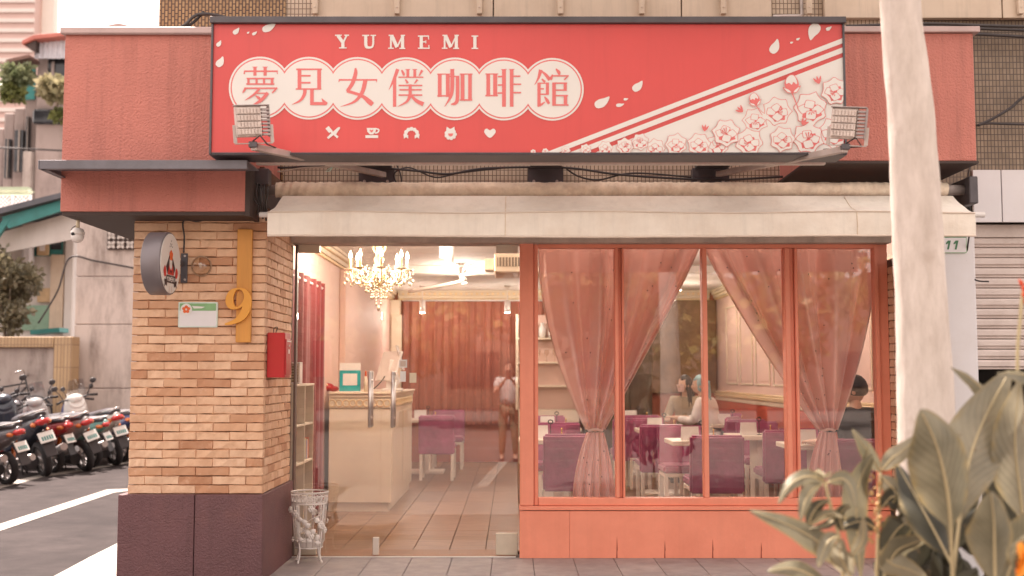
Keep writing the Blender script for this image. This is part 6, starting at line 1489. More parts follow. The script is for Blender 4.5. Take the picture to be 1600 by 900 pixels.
# ------------------------------------------------------------------ scooters
m_tyre = M('tyre_rubber', (0.025,0.022,0.024), .8, .2, 20)
m_rim = M('alloy_rim', (0.35,0.33,0.33), .4, .1, 10, metal=.7)
m_plast = M('black_plastic', (0.035,0.032,0.036), .5, .2, 10)
m_seat = M('seat_vinyl', (0.06,0.055,0.065), .45, .15, 8)
m_chrome = M('chrome', (0.65,0.62,0.6), .15, .05, 5, metal=1.0)
m_tail = M('red_tail_lens', (0.45,0.02,0.02), .2, .1, 5, coat=.5)
m_amber = M('amber_lens', (0.62,0.16,0.03), .2, .1, 5, coat=.5)
m_plate = M('licence_plate_white', (0.74,0.73,0.70), .5, .03, 5)
m_lens = M('clear_lens', (0.62,0.6,0.58), .15, .1, 5, metal=.3)
def scooter(rx, ry, head, paint, accent, label, screen=False, lean=9, s=1.0, case=False):
    fx, fy = math.cos(head), math.sin(head)
    t = thing('scooter', (rx+fx*.62*s, ry+fy*.62*s, 0), label, 'scooter', 'scooters parked along the alley wall')
    t.rotation_euler = (R(-lean), 0, head); t.scale = (s,)*3
    for x, nm in ((-.62,'rear_wheel'),(.62,'front_wheel')):
        r = .235; b = MB(); b.lathe([(r-.07,-.045),(r-.03,-.055),(r,-.03),(r+.006,0),(r,.03),(r-.03,.055),(r-.07,.045),(r-.075,0),(r-.07,-.045)], (x,0,r), 26, axis='Y', capend=False)
        wo = part(t, nm, b, m_tyre)
        b = MB(); b.lathe([(r-.068,-.03),(r-.085,-.035),(r-.085,.035),(r-.068,.03)], (x,0,r), 24, axis='Y', capend=False); b.lathe([(.05,-.05),(.05,.05)], (x,0,r), 12, axis='Y')
        for k in range(5):
            a = k*2*PI/5; b.bar((x+.04*math.cos(a),0,r+.04*math.sin(a)), (x+(r-.08)*math.cos(a),0,r+(r-.08)*math.sin(a)), .03, .04, up=(0,1,0))
        link('rim', b.mesh('rim', m_rim), wo)
    b = MB(); b.tube(smooth([(-1.0,0,.80),(-.86,0,.75),(-.6,0,.66),(-.3,0,.56),(-.08,0,.42)],4), [.03]*3+[.05,.08,.11]+[.13]*3+[.15,.16,.165]+[.16]*2+[.14,.13,.12][:3], 14) if False else None
    pts = smooth([(-1.0,0,.80),(-.86,0,.74),(-.6,0,.66),(-.3,0,.57),(-.08,0,.42)],4); n = len(pts)
    rad = [.035+.135*math.sin(PI*min(1,(i/(n-1))*.62+.02)) for i in range(n)]
    b.tube(pts, rad, 14); part(t, 'rear_body', b, paint)
    b = MB(); pts = smooth([(-.95,0,.845),(-.7,0,.835),(-.45,0,.80),(-.2,0,.775),(-.02,0,.76)],4); n = len(pts)
    b.tube(pts, [.05+.085*math.sin(PI*(.12+.76*i/(n-1))) for i in range(n)], 14, flat=.5); part(t, 'seat', b, m_seat)
    b = MB(); b.box(-.1,.40,-.13,.13,.27,.33); b.box(-.12,.0,-.11,.11,.33,.60); part(t, 'footboard', b, accent, bevel=.02)
    pts = smooth([(.34,0,.30),(.44,0,.5),(.50,0,.72),(.44,0,.93),(.36,0,1.0)],4); n = len(pts); b = MB()
    n0 = len(b.v); b.tube(pts, [.09+.10*math.sin(PI*(.15+.75*i/(n-1))) for i in range(n)], 16, flat=1)
    for i in range(n0, len(b.v)):
        x, y, z = b.v[i]; b.v[i] = (x*1.0 + .35*(y*y)*-2.0, y, z)
    part(t, 'front_shield', b, paint)
    b = MB(); pts = [(.62+.27*math.cos(a), 0, .235+.27*math.sin(a)) for a in [PI*(.0+.8*i/10) for i in range(11)]]; b.tube(pts, .07, 8, flat=.55); part(t, 'front_mudguard', b, paint)
    b = MB(); b.bar((.62,.085,.24),(.50,.085,.62),.035,.035); b.bar((.62,-.085,.24),(.50,-.085,.62),.035,.035); part(t, 'fork', b, m_rim)
    b = MB(); pts = smooth([(.30,-.33,1.02),(.36,-.22,1.04),(.40,0,1.02),(.36,.22,1.04),(.30,.33,1.02)],4); b.tube(pts, .014, 8); part(t, 'handlebar', b, m_plast)
    for sy in (-1,1):
        b = MB(); b.tube([(.30,sy*.335,1.02),(.345,sy*.23,1.04)], .019, 8); part(t, 'grip', b, m_tyre)
    b = MB(); b.ball((.42,0,1.02),(.12,.14,.085),14,8); part(t, 'handlebar_cowl', b, paint)
    b = MB(); b.ball((.51,0,1.01),(.05,.085,.06),12,8); part(t, 'headlight', b, m_lens)
    for sy in (-1,1):
        b = MB(); b.tube([(.36,sy*.2,1.04),(.35,sy*.25,1.16),(.33,sy*.30,1.22)], .007, 6); m_ = part(t, 'mirror', b, m_plast)
        b = MB(); b.ball((.33,sy*.315,1.255),(.015,.055,.042),12,8); link('mirror_glass', b.mesh('mirror_glass', m_plast), m_)
        b = MB(); b.ball((-.90,sy*.10,.735),(.07,.035,.035),10,6); part(t, 'indicator', b, m_amber)
    b = MB(); b.ball((-.97,0,.76),(.06,.10,.05),12,8); part(t, 'tail_light', b, m_tail)
    b = MB(); b.prism([(-.90,.62),(-.98,.50),(-1.06,.30),(-1.045,.29),(-.95,.48),(-.86,.60)], -.075,.075); part(t, 'rear_mudguard', b, m_plast, bevel=.006)
    b = MB(); b.box(-.006,.006,-.10,.10,-.075,.075); b.xf(Matrix.Translation((-1.0,0,.555)) @ Matrix.Rotation(R(28),4,'Y')); pl_ = part(t, 'licence_plate', b, m_plate, bevel=.004)
    b = MB()
    for k in range(5): b.box(-.0085,-.0065,-.075+k*.031,-.055+k*.031,-.045,.01)
    b.xf(Matrix.Translation((-1.0,0,.555)) @ Matrix.Rotation(R(28),4,'Y')); tag(link('plate_marks', b.mesh('plate_marks', m_teal), pl_), kind='stuff')
    b = MB(); b.tube(smooth([(-.55,-.14,.84),(-.85,-.13,.88),(-1.02,0,.91),(-.85,.13,.88),(-.55,.14,.84)],5), .012, 8); part(t, 'grab_rail', b, m_chrome)
    b = MB(); b.tube([(-.2,-.16,.22),(-.5,-.19,.25),(-.95,-.20,.36)], [.03,.055,.05], 12); part(t, 'exhaust', b, m_rim)
    b = MB(); b.tube([(-.66,.14,.24),(-.28,.14,.26)], .085, 12); part(t, 'engine_case', b, m_plast)
    b = MB(); b.bar((-.6,-.12,.26),(-.72,-.12,.62),.045,.045); part(t, 'shock_absorber', b, m_amber)
    b = MB(); b.tube([(-.22,-.15,.2),(-.26,-.17,.02)], .012, 6); b.tube([(-.22,.15,.2),(-.26,.17,.02)], .012, 6); part(t, 'stand', b, m_plast)
    if case:
        b = MB(); b.box(-1.06,-.70,-.19,.19,.93,1.20); part(t, 'rear_case', b, m_plast, bevel=.05, seg=3)
        b = MB(); b.box(-1.068,-1.055,-.12,.12,1.0,1.05); part(t, 'case_reflector', b, m_tail)
    if screen:
        b = MB(); b.grid(lambda u, v: (.46-.10*v-.5*(u-.5)**2, (u-.5)*.34*(1-.3*v), 1.05+.28*v), 8, 5); part(t, 'windscreen', b, glass('smoked_screen', (0.7,0.7,0.72), .12, .6))
    return t
HD = math.atan2(.52, -.85)
def paint(n, c): return M('paint_' + n, c, .3, .06, 3, coat=.5)
pn = {k: paint(k, c) for k, c in dict(navy=(0.02,0.026,0.045), black=(0.03,0.028,0.03), red=(0.33,0.03,0.035), silver=(0.38,0.37,0.37), white=(0.68,0.65,0.62), grey=(0.16,0.15,0.165), teal=(0.12,0.30,0.28), blue=(0.07,0.09,0.22)).items()}
for i, (px, py, pc, ac_, sc_, lb) in enumerate((
    (-30,763,'black','black',False,'black scooter at the near end of the parked row, cut by the picture edge'),
    (12,757,'grey','black',True,'dark grey scooter with an orange tail lens nearest the kerb line'),
    (62,744,'navy','black',False,'navy scooter with a long dark seat and bright rear rim'),
    (97,739,'red','silver',False,'red scooter with a round chromed exhaust end'),
    (124,735.5,'silver','red',True,'silver and red scooter in the middle of the parked row'),
    (146,731,'teal','white',False,'pale teal scooter between the silver and the white ones'),
    (168,727,'white','red',True,'white and red scooter with a bare rear spring'),
    (190,722,'blue','grey',False,'blue scooter beside the brick column'))):
    hv, ln = ((-.1,12),(.05,9),(-.3,15),(.18,6),(-.15,17),(.3,8),(-.25,13),(.1,5))[i]; jx = (0,0,.1,-.15,.12,-.05,.15,0)[i]
    g_ = G(px, py); scooter(g_.x+jx, g_.y, HD + hv, pn[pc], pn[ac_], lb, sc_, lean=ln, s=(1.05,1.0,1.16,1.0,1.1,.97,1.12,1.05)[i], case=False)
for i, (px, py, pc, lb) in enumerate(((20,733,'grey','dark grey scooter in the rear rank close to the garden wall'),(70,729,'grey','grey scooter in the rear rank with raised mirrors'),(-25,738,'red','red scooter in the rear rank under the bicycle'))):
    g_ = G(px, py); scooter(g_.x, g_.y+.8, HD+.1, pn[pc], pn['black'], lb, i == 1)
b = MB(); b.box(-17, X(84,12), 11.7, Yl-.102, 0, .5); single('concrete_ledge', b, m_conc2, 'low concrete ledge along the foot of the garden wall under the bicycle', 'ledge', bevel=.02)
g_ = G(20, 716); by = thing('bicycle', (g_.x, 12.05, .5), 'black bicycle leaning against the stained garden wall', 'bicycle')
m_bk = M('bicycle_black', (0.04,0.035,0.035), .4, .2, 5)
for x in (-.52,.52):
    b = MB(); b.tube([(x+.32*math.cos(a),0,.34+.32*math.sin(a)) for a in [2*PI*i/28 for i in range(28)]], .02, 6, closed=True); wo = part(by, 'wheel', b, m_tyre)
    b = MB()
    for k in range(12):
        a = k*PI/6; b.tube([(x,0,.34),(x+.31*math.cos(a),0,.34+.31*math.sin(a))], .003, 4)
    link('spoke', b.mesh('spoke', m_chrome), wo)['kind'] = 'stuff'
b = MB()
for p, q in (((-.52,0,.34),(-.12,0,.30)),((-.52,0,.34),(-.2,0,.85)),((-.12,0,.30),(-.22,0,.92)),((-.12,0,.30),(.36,0,.82)),((-.2,0,.80),(.35,0,.9)),((.52,0,.34),(.33,0,1.0))): b.tube([p,q], .018, 7)
part(by, 'frame', b, m_bk)
b = MB(); b.ball((-.23,0,.96),(.14,.07,.035),12,6); part(by, 'saddle', b, m_bk)
b = MB(); b.tube(smooth([(.22,-.28,1.06),(.34,-.2,1.1),(.33,0,1.04),(.34,.2,1.1),(.22,.28,1.06)],4), .013, 7); part(by, 'handlebar', b, m_chrome)
by.rotation_euler = (R(-8), 0, R(8))
# street lamp like headlamp post next to the column is a parked motorcycle's round lamp
# ================================================================== WHITEWASHED STREET TREE in front
tr = thing('street_tree', (P(1448,650,-4.0).x, -4.0, 0), 'pale whitewashed trunk of the street tree standing before the window corner', 'tree', world=True)
def bark_pale():
    m, n, b, out = new_mat('pale_bark')
    tc = n.nodes.new('ShaderNodeTexCoord'); mp = n.nodes.new('ShaderNodeMapping'); mp.inputs['Scale'].default_value = (7,7,2.2); n.links.new(tc.outputs['Object'], mp.inputs[0])
    t = nz(n, 'ShaderNodeTexNoise', Scale=1.5, Detail=9.0, Roughness=.7); n.links.new(mp.outputs[0], t.inputs['Vector'])
    t2 = nz(n, 'ShaderNodeTexNoise', Scale=4.0, Detail=6.0, Roughness=.6); n.links.new(tc.outputs['Object'], t2.inputs['Vector'])
    c = mixc(n, ramp(n, t.outputs[0], [(.38,0.0),(.66,1.0)]), (0.70,0.61,0.55), (0.52,0.44,0.385))
    c = mixc(n, ramp(n, t2.outputs[0], [(.58,0.0),(.75,.8)]), c, (0.44,0.34,0.285))
    n.links.new(c, b.inputs['Base Color']); b.inputs['Roughness'].default_value = .85
    bp = nz(n, 'ShaderNodeBump', Strength=.8, Distance=.012); n.links.new(t.outputs[0], bp.inputs['Height']); n.links.new(bp.outputs[0], b.inputs['Normal']); return m
m_pale = bark_pale(); m_knot = M('bark_knot', (0.40,0.33,0.29), .9, .3, 20, .6, 60)
tp = [P(1447,1000,-4.0), P(1447,660,-4.0), P(1443,560,-4.0), P(1436,400,-4.0), P(1428,270,-4.0), P(1421,150,-4.0), P(1406,0,-4.0), P(1394,-250,-4.0), P(1386,-560,-4.0)]
tp[0] = Vector((tp[0].x, -4.0, 0.0))
tr_r = [.135,.119,.114,.107,.103,.098,.086,.082,.075]
pts = smooth([(*p, r) for p, r in zip([tuple(q) for q in tp], tr_r)] if False else [tuple(q) for q in tp], 6)
rs_ = smooth([(r,0,0) for r in tr_r], 6)
b = MB(); n0 = 0; b.tube(pts, [r[0] for r in rs_], 22)
for i in range(len(b.v)):
    x, y, z = b.v[i]; k = .0025*math.sin(z*9+x*40) + .002*math.sin(z*23+y*60); b.v[i] = (x+k, y+k*.5, z)
part(tr, 'trunk', b, m_pale)
b = MB()
for (px, py, rr2) in ():
    p = P(px, py, -4.095); b = MB(); b.lathe([(rr2*1.25,.004),(rr2*1.1,-.006),(rr2*.8,-.009),(rr2*.5,-.003),(.001,.001)], p, 14, axis='Y', capend=False); b.xf(Matrix.Translation(p) @ Matrix.Diagonal((1.25,1,.75,1)) @ Matrix.Translation(-p)); part(tr, 'knot', b, m_knot)
top = tp[-1]
rl = random.Random(8); blobs = []
b = MB()
for k in range(9):
    a = k*2.4; e = top + Vector((1.6*math.cos(a), 1.3*math.sin(a)-.6, .8+.9*rl.random())); mid = top.lerp(e,.5)+Vector((0,0,.25)); b.tube([top-Vector((0,0,.15)), mid, e], [.055,.035,.012], 8); blobs.append((e, .75)); blobs.append((mid+Vector((0,0,.3)), .6))
blobs.append((top+Vector((0,0,1.6)), 1.1))
part(tr, 'limb', b, m_pale)
part(tr, 'crown', leaf_cloud(blobs, 5200, .17, 21), m_fol2, fix=False)

m_far = leaf_mat('sunlit_tree_leaf', (0.26,0.21,0.055), (0.42,0.33,0.10), .5, .45, 1.0)  # leaf colour lightened to gold, the sunlight put into it
# trees on the far kerb of the street, seen as reflections in the shop glass
def far_tree(x, y, h, seed, label):
    global m_far
    t = thing('street_tree', (x, y, 0), label, 'tree', 'street trees across the road')
    rr = random.Random(seed); b = MB(); bl2 = []; b.tube([(0,0,0),(.05,0,1.2),(-.04,.05,h*.55)], [.15,.12,.08], 10); bl = []
    for k in range(10):
        a = k*2.4+rr.random(); e = Vector((2.2*math.cos(a), 2.2*math.sin(a), h*(.30+.06*k))); b.tube([(0,0,h*.28+.02*k), e*.6+Vector((0,0,h*.18)), e], [.05,.03,.01], 6); bl.append((e, rr.uniform(.8,1.3)))
    bl.append((Vector((0,0,h*.85)), 1.1)); part(t, 'trunk', b, m_bark); part(t, 'crown', leaf_cloud(bl, 2200, .36, seed), m_far, fix=False); return t
ft = far_tree(-9.5, -25, 7.5, 31, 'street tree across the road mirrored in the glass, first from the alley')
for i, (x, y, rz, s) in enumerate(((-6.4,-24.5,1.1,1.1),(-3.2,-25.2,2.3,.95),(.2,-24.6,3.4,1.12),(3.6,-25,4.6,1.0),(7.2,-24.4,5.3,1.1))):
    dup(ft, (x,y,0), rz, 'street tree across the road mirrored in the glass, ' + ('second','third','fourth','fifth','sixth')[i] + ' from the alley', scale=s)
ob = thing('opposite_block', (0,-44,0), 'dull brown apartment block added across the road to darken the reflections in the shop glass', 'apartment block', world=True)  # added block, keeps bright sky from showing under the mirrored crowns
b = MB(); b.box(-30,30,-50,-44,0,6); part(ob, 'wall', b, M('dull_brown_render', (0.22,0.15,0.11), .8, .1, 1))
for i in range(10):
    for j in range(1):
        b = MB(); x = -27+i*6; b.box(x, x+2.4, -43.99, -43.95, 1+j*3, 2.6+j*3); part(ob, 'window', b, m_window)

# ================================================================== BROAD LEAVED PLANTS in front
def broad_leaf(name, c, c2, rough=.36, trans=.3):
    """leaf blade with side veins, a dry edge and dust, from the blade's own lengthwise and crosswise position"""
    m, n, b, out = new_mat(name)
    tc = n.nodes.new('ShaderNodeTexCoord'); at = n.nodes.new('ShaderNodeAttribute'); at.attribute_name = 'blade'
    sp = n.nodes.new('ShaderNodeSeparateXYZ'); n.links.new(at.outputs['Vector'], sp.inputs[0])
    au = math_(n, 'ABSOLUTE', sp.outputs[0])
    t = nz(n, 'ShaderNodeTexNoise', Scale=9.0, Detail=6.0); n.links.new(tc.outputs['Object'], t.inputs['Vector'])
    cc = mixc(n, ramp(n, t.outputs[0], [(.35,0.0),(.65,1.0)]), c, c2)
    ph = math_(n, 'SUBTRACT', math_(n, 'MULTIPLY', sp.outputs[1], 62.0), math_(n, 'MULTIPLY', au, 15.0))
    vein = math_(n, 'POWER', math_(n, 'ADD', math_(n, 'MULTIPLY', math_(n, 'SINE', math_(n, 'MULTIPLY', ph, 1.6)), .5), .5), 5.0)
    cc = mixc(n, math_(n, 'MULTIPLY', vein, .16), cc, tuple(min(1, x*1.7) for x in c2))
    t2 = nz(n, 'ShaderNodeTexNoise', Scale=24.0, Detail=5.0); n.links.new(tc.outputs['Object'], t2.inputs['Vector'])
    ed = math_(n, 'MULTIPLY', ramp(n, au, [(.72,0.0),(.98,1.0)]), ramp(n, t2.outputs[0], [(.38,.15),(.62,1.0)]))
    cc = mixc(n, math_(n, 'MULTIPLY', ed, .75), cc, (0.34, 0.25, 0.10))
    sp2 = ramp(n, t2.outputs[0], [(.66,0.0),(.72,.7)]); cc = mixc(n, sp2, cc, (0.20, 0.13, 0.06))
    n.links.new(cc, b.inputs['Base Color']); b.inputs['Roughness'].default_value = rough
    bp = nz(n, 'ShaderNodeBump', Strength=.35, Distance=.004); n.links.new(vein, bp.inputs['Height']); n.links.new(bp.outputs[0], b.inputs['Normal'])
    tl = n.nodes.new('ShaderNodeBsdfTranslucent'); n.links.new(cc, tl.inputs[0]); mx = n.nodes.new('ShaderNodeMixShader'); mx.inputs[0].default_value = trans
    n.links.new(b.outputs[0], mx.inputs[1]); n.links.new(tl.outputs[0], mx.inputs[2]); n.links.new(mx.outputs[0], out.inputs[0]); return m
m_l1 = broad_leaf('sage_leaf', (0.15, 0.137, 0.09), (0.255, 0.23, 0.155))
m_l2 = broad_leaf('shaded_leaf', (0.036, 0.035, 0.024), (0.06, 0.056, 0.037), .4, .2)  # darkened copy, the shade among the leaves is put into the colour
m_l3 = broad_leaf('pale_leaf', (0.21, 0.19, 0.135), (0.33, 0.295, 0.21), .36, .35)
m_rib = M('pale_midrib', (0.46,0.37,0.21), .5, .1, 8)
LM = (m_l1, m_l2, m_l3)
def bed(x0, x1, y0, y1):
    b = MB(); b.box(x0, x1, y0, y1, .012, .10); struct('planting_bed', b, M('soil', (0.06,0.045,0.035), .95, .3, 8, .6, 40))
bed(.75, 3.4, -5.9, -4.2)
def blade(parent, pix, w_px, t0, kind, d0, d1, roll, fold=.25, wav=.08):
    """a leaf along its midrib: base to tip through four sightings, base at distance d0, tip at d1"""
    P4 = [P(x, y, (d0+(d1-d0)*i/3)-9) for i, (x, y) in enumerate(pix)]
    mid = [Vector(q) for q in smooth([tuple(p) for p in P4], 7)]; n = len(mid)-1
    wd = w_px/2*((d0+d1)/2)/F; rr = random.Random(int(pix[0][0]*7+pix[0][1])); ph = rr.uniform(0,6)
    vs = []; M_ = 6
    fwd = Vector((0,1,0))
    for i, p in enumerate(mid):
        t = i/n; tg = (mid[min(i+1,n)]-mid[max(i-1,0)]).normalized()
        s = tg.cross(fwd); s = s.normalized() if s.length > 1e-4 else Vector((1,0,0))
        q = Quaternion(tg, roll + .35*(t-.5)); s = q @ s; nn = s.cross(tg)
        tb = (t-t0)/(1-t0)
        hw = 0.004 if tb <= 0 else wd*max(.02, (math.sin(PI*min(1, tb**.72))**.85))
        for j in range(-M_, M_+1):
            u = j/M_
            vs.append(p + s*hw*u + nn*(fold*hw*(abs(u)**1.3) + wav*hw*math.sin(t*17+ph+ (2 if u > 0 else 0))*abs(u)**2))
    k = 2*M_+1; fs = [(i*k+j, i*k+j+1, (i+1)*k+j+1, (i+1)*k+j) for i in range(n) for j in range(2*M_)]
    b = MB(); b._add(vs, fs, 0, True); lf = part(parent, 'leaf', b, LM[kind], fix=False)
    at = lf.data.attributes.new('blade', 'FLOAT_VECTOR', 'POINT')
    for i in range(n+1):
        for j in range(-M_, M_+1): at.data[i*k+j+M_].vector = (j/M_, i/n, w_px/40)
    b = MB(); th = max(.0028, wd*.055); b.tube([tuple(p + Vector((0,-.001,0))) for p in mid[:-1]], [th*(1.25-1.0*i/n) for i in range(n)], 6); link('midrib', b.mesh('midrib', m_rib), lf)
def stem(parent, pix, d, r=.007, mat=None):
    p = [P(x, y, d-9) for x, y in pix]; p.append(Vector((p[-1].x, p[-1].y, .08)))
    b = MB(); b.tube(smooth([tuple(q) for q in p], 5), r, 7); part(parent, 'stem', b, mat or m_rib)
def plant(name, px, d, label, cat, group=None):
    q = P(px, 900, d-9); return thing(name, (q.x, d-9, .1), label, cat, group, world=True)
c1 = plant('canna_plant', 1489, 3.75, 'tall canna with the broadest upright sage leaf before the pale trunk', 'canna plant', 'cannas in the planting bed')
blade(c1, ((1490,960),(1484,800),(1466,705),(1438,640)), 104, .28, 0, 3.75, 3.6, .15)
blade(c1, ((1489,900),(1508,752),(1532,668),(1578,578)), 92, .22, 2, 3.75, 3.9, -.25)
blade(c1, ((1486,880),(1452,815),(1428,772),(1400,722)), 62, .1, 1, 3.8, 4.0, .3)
blade(c1, ((1560,640),(1535,608),(1512,588),(1485,573)), 26, .05, 0, 3.9, 3.9, .6, .5)
stem(c1, ((1490,960),(1490,1000)), 3.75, .012)
c2 = plant('canna_plant', 1555, 3.6, 'lower canna with a cupped upright leaf at the picture corner', 'canna plant', 'cannas in the planting bed')
blade(c2, ((1556,960),(1554,870),(1553,815),(1548,768)), 74, .2, 0, 3.6, 3.5, .05, .45)
blade(c2, ((1600,900),(1572,850),(1545,838),(1512,846)), 40, .1, 1, 3.7, 3.6, .4)
blade(c2, ((1560,940),(1590,860),(1620,820),(1650,800)), 60, .1, 0, 3.7, 3.6, -.3)
stem(c2, ((1556,960),(1556,1000)), 3.6, .012)
c3 = plant('canna_plant', 1600, 3.9, 'canna at the picture edge with tall pale leaves', 'canna plant', 'cannas in the planting bed')
blade(c3, ((1612,960),(1596,790),(1586,690),(1594,592)), 84, .3, 2, 3.9, 3.8, .35)
blade(c3, ((1610,860),(1575,760),(1556,700),(1546,655)), 70, .1, 1, 4.0, 4.1, -.2)
blade(c3, ((1660,610),(1620,590),(1588,584),(1557,583)), 34, .02, 0, 3.8, 3.7, .8, .5)
blade(c3, ((1640,840),(1625,740),(1618,680),(1612,640)), 70, .1, 0, 4.0, 4.0, .2)
stem(c3, ((1612,960),(1612,1000)), 3.9, .012)
stem(c3, ((1598,455),(1594,500),(1590,580),(1600,800)), 3.9, .006)
b = MB()
for k in range(4):
    p = P(1598+(k % 2)*2, 448+k*9, -5.1); b.tube([p, p+Vector((.004*(k-1.5),-.004,.012)), p+Vector((.010*(k-1.5),-.006,.026))], [.003,.009,.002], 6)
part(c3, 'flower', b, M('orange_red_flower', (0.72,0.09,0.03), .5))
c4 = plant('canna_plant', 1585, 3.4, 'canna with a ruffled orange bloom low at the picture corner', 'canna plant', 'cannas in the planting bed')
for k in range(4):
    blade(c4, ((1600,905),(1598-k*2,880),(1594-k*3,862),(1590+k*4,845-k*3)), 26, .02, 0, 3.4, 3.38, k*.7)
b = MB()
for k in range(5):
    p = P(1603, 858+k*9, 3.36-9); b.grid(lambda u, v, p=p, k=k: tuple(p + Vector(((u-.5)*.05, -.012*math.sin(u*7+k), (v-.5)*.03+.008*math.sin(u*9+k)))), 8, 3)
part(c4, 'flower', b, M('orange_bloom', (0.80,0.30,0.03), .5))
stem(c4, ((1600,905),(1600,1000)), 3.4, .008)

s1 = plant('broadleaf_shrub', 1372, 4.0, 'leggy shrub with forked leaf tips and a beaded flower stalk before the wide mullion', 'shrub', 'leggy shrubs in the planting bed')
for pix, wd, t0, kd, ro in ((((1376,738),(1362,716),(1349,695),(1331,670)),26,.05,0,.2),(((1377,736),(1394,716),(1414,701),(1440,676)),28,.05,2,-.3),(((1348,930),(1338,808),(1343,752),(1366,708)),42,.12,0,.1),
                       (((1374,742),(1396,764),(1411,790),(1417,822)),32,.05,2,.2),(((1352,770),(1348,740),(1352,715),(1362,690)),18,.05,0,.9),(((1372,800),(1395,775),(1404,790),(1410,760)),30,.1,1,.2),
                       (((1372,870),(1400,830),(1415,815),(1424,790)),46,.08,1,.2),(((1380,905),(1398,865),(1422,850),(1456,842)),40,.08,0,.4),(((1372,830),(1350,815),(1330,818),(1308,828)),26,.05,1,.4),(((1374,860),(1392,880),(1420,890),(1450,905)),38,.05,2,.1)):
    blade(s1, pix, wd, t0, kd, 4.0, 3.95, ro)
stem(s1, ((1376,738),(1373,800),(1371,870),(1370,930)), 4.0, .006)
b = MB(); rb = random.Random(4)
for k in range(26):
    p = P(1366+rb.uniform(-8,10), 742+k*4.2, 3.97-9); b.ball(p, rb.uniform(.004,.009), 7, 5)
part(s1, 'flower_bead', b, M('amber_bead', (0.52,0.30,0.12), .5))['kind'] = 'stuff'
s2 = plant('broadleaf_shrub', 1312, 3.8, 'leggy shrub with a whorl of drooping leaves before the coral base boards', 'shrub', 'leggy shrubs in the planting bed')
for pix, wd, t0, kd, ro in ((((1289,754),(1264,744),(1236,756),(1216,788)),24,.05,0,.3),(((1285,757),(1268,766),(1257,786),(1251,814)),26,.05,0,-.2),(((1292,754),(1316,748),(1330,762),(1338,794)),26,.05,0,.2),(((1330,890),(1288,853),(1236,822),(1170,797)),40,.08,0,.35),
                       (((1262,822),(1270,802),(1281,788),(1296,782)),22,.05,1,.1),(((1262,822),(1282,808),(1300,803),(1319,809)),16,.05,0,.2),(((1318,830),(1312,808),(1318,796),(1330,790)),24,.05,1,.4),(((1312,838),(1296,844),(1286,862),(1278,888)),26,.05,2,.1),
                       (((1290,756),(1276,736),(1290,744),(1300,735)),10,.05,0,.2),(((1320,800),(1300,815),(1285,822),(1262,826)),13,.05,1,.5),(((1330,905),(1318,880),(1312,865),(1316,842)),34,.05,2,-.3),(((1300,925),(1262,896),(1232,888),(1198,893)),30,.05,0,.4),(((1330,870),(1345,850),(1350,830),(1348,806)),24,.05,2,.3)):
    blade(s2, pix, wd, t0, kd, 3.8, 3.72, ro)
stem(s2, ((1290,756),(1300,800),(1312,845),(1318,930)), 3.8, .006)
blade(s2, ((1262,820),(1290,838),(1312,850),(1318,880)), 8, .9, 0, 3.8, 3.8, 0)
# the dim lower leaves of the bed, too many to count, their shade put into the dark colour
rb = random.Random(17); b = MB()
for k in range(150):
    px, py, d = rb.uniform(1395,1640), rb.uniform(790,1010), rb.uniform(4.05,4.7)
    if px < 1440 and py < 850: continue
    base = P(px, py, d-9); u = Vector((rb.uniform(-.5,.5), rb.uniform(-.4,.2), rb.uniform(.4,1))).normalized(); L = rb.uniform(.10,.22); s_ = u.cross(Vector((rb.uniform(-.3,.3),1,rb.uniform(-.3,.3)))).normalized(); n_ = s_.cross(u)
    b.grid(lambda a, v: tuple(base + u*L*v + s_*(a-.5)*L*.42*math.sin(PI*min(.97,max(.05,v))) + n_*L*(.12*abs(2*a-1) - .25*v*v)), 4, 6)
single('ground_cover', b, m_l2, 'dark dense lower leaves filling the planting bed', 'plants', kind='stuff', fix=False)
# ================================================================== PEOPLE
m_skin = M('skin', (0.58,0.36,0.26), .55, .05, 8)
m_hairb = M('black_hair', (0.018,0.014,0.014), .4, .3, 20)
m_blacks = M('black_shirt', (0.022,0.019,0.022), .8, .2, 10)
m_whites = M('white_blouse', (0.76,0.71,0.68), .7, .04, 8)
m_khaki = M('khaki_cloth', (0.30,0.23,0.15), .8, .1, 8)
m_jean = M('dark_trousers', (0.05,0.05,0.065), .8, .1, 8)
m_mask = M('surgical_mask', (0.55,0.62,0.68), .7, .04, 8)
m_eye = M('dark_eye', (0.02,0.015,0.012), .3)
def skin_mesh(name, nodes, mats, parent, sub=2):
    """nodes: {key: (co, radius, parent key)}; first one is the root"""
    keys = list(nodes); me = bpy.data.meshes.new(name)
    me.from_pydata([nodes[k][0] for k in keys], [(keys.index(nodes[k][2]), i) for i, k in enumerate(keys) if nodes[k][2]], [])
    o = bpy.data.objects.new(name, me); col.objects.link(o)
    o.modifiers.new('skin', 'SKIN'); o.modifiers.new('sub', 'SUBSURF').levels = sub
    for i, k in enumerate(keys):
        r = nodes[k][1]; sv = me.skin_vertices[0].data[i]; sv.radius = r if isinstance(r, tuple) else (r, r); sv.use_root = (i == 0)
    bpy.context.view_layer.update()
    m2 = bpy.data.meshes.new_from_object(o.evaluated_get(bpy.context.evaluated_depsgraph_get())); bpy.data.objects.remove(o); bpy.data.meshes.remove(me)
    m2.name = name; m2.materials.clear(); m2.materials.append(mats); m2.polygons.foreach_set('use_smooth', [True]*len(m2.polygons))
    return link(name, m2, parent)
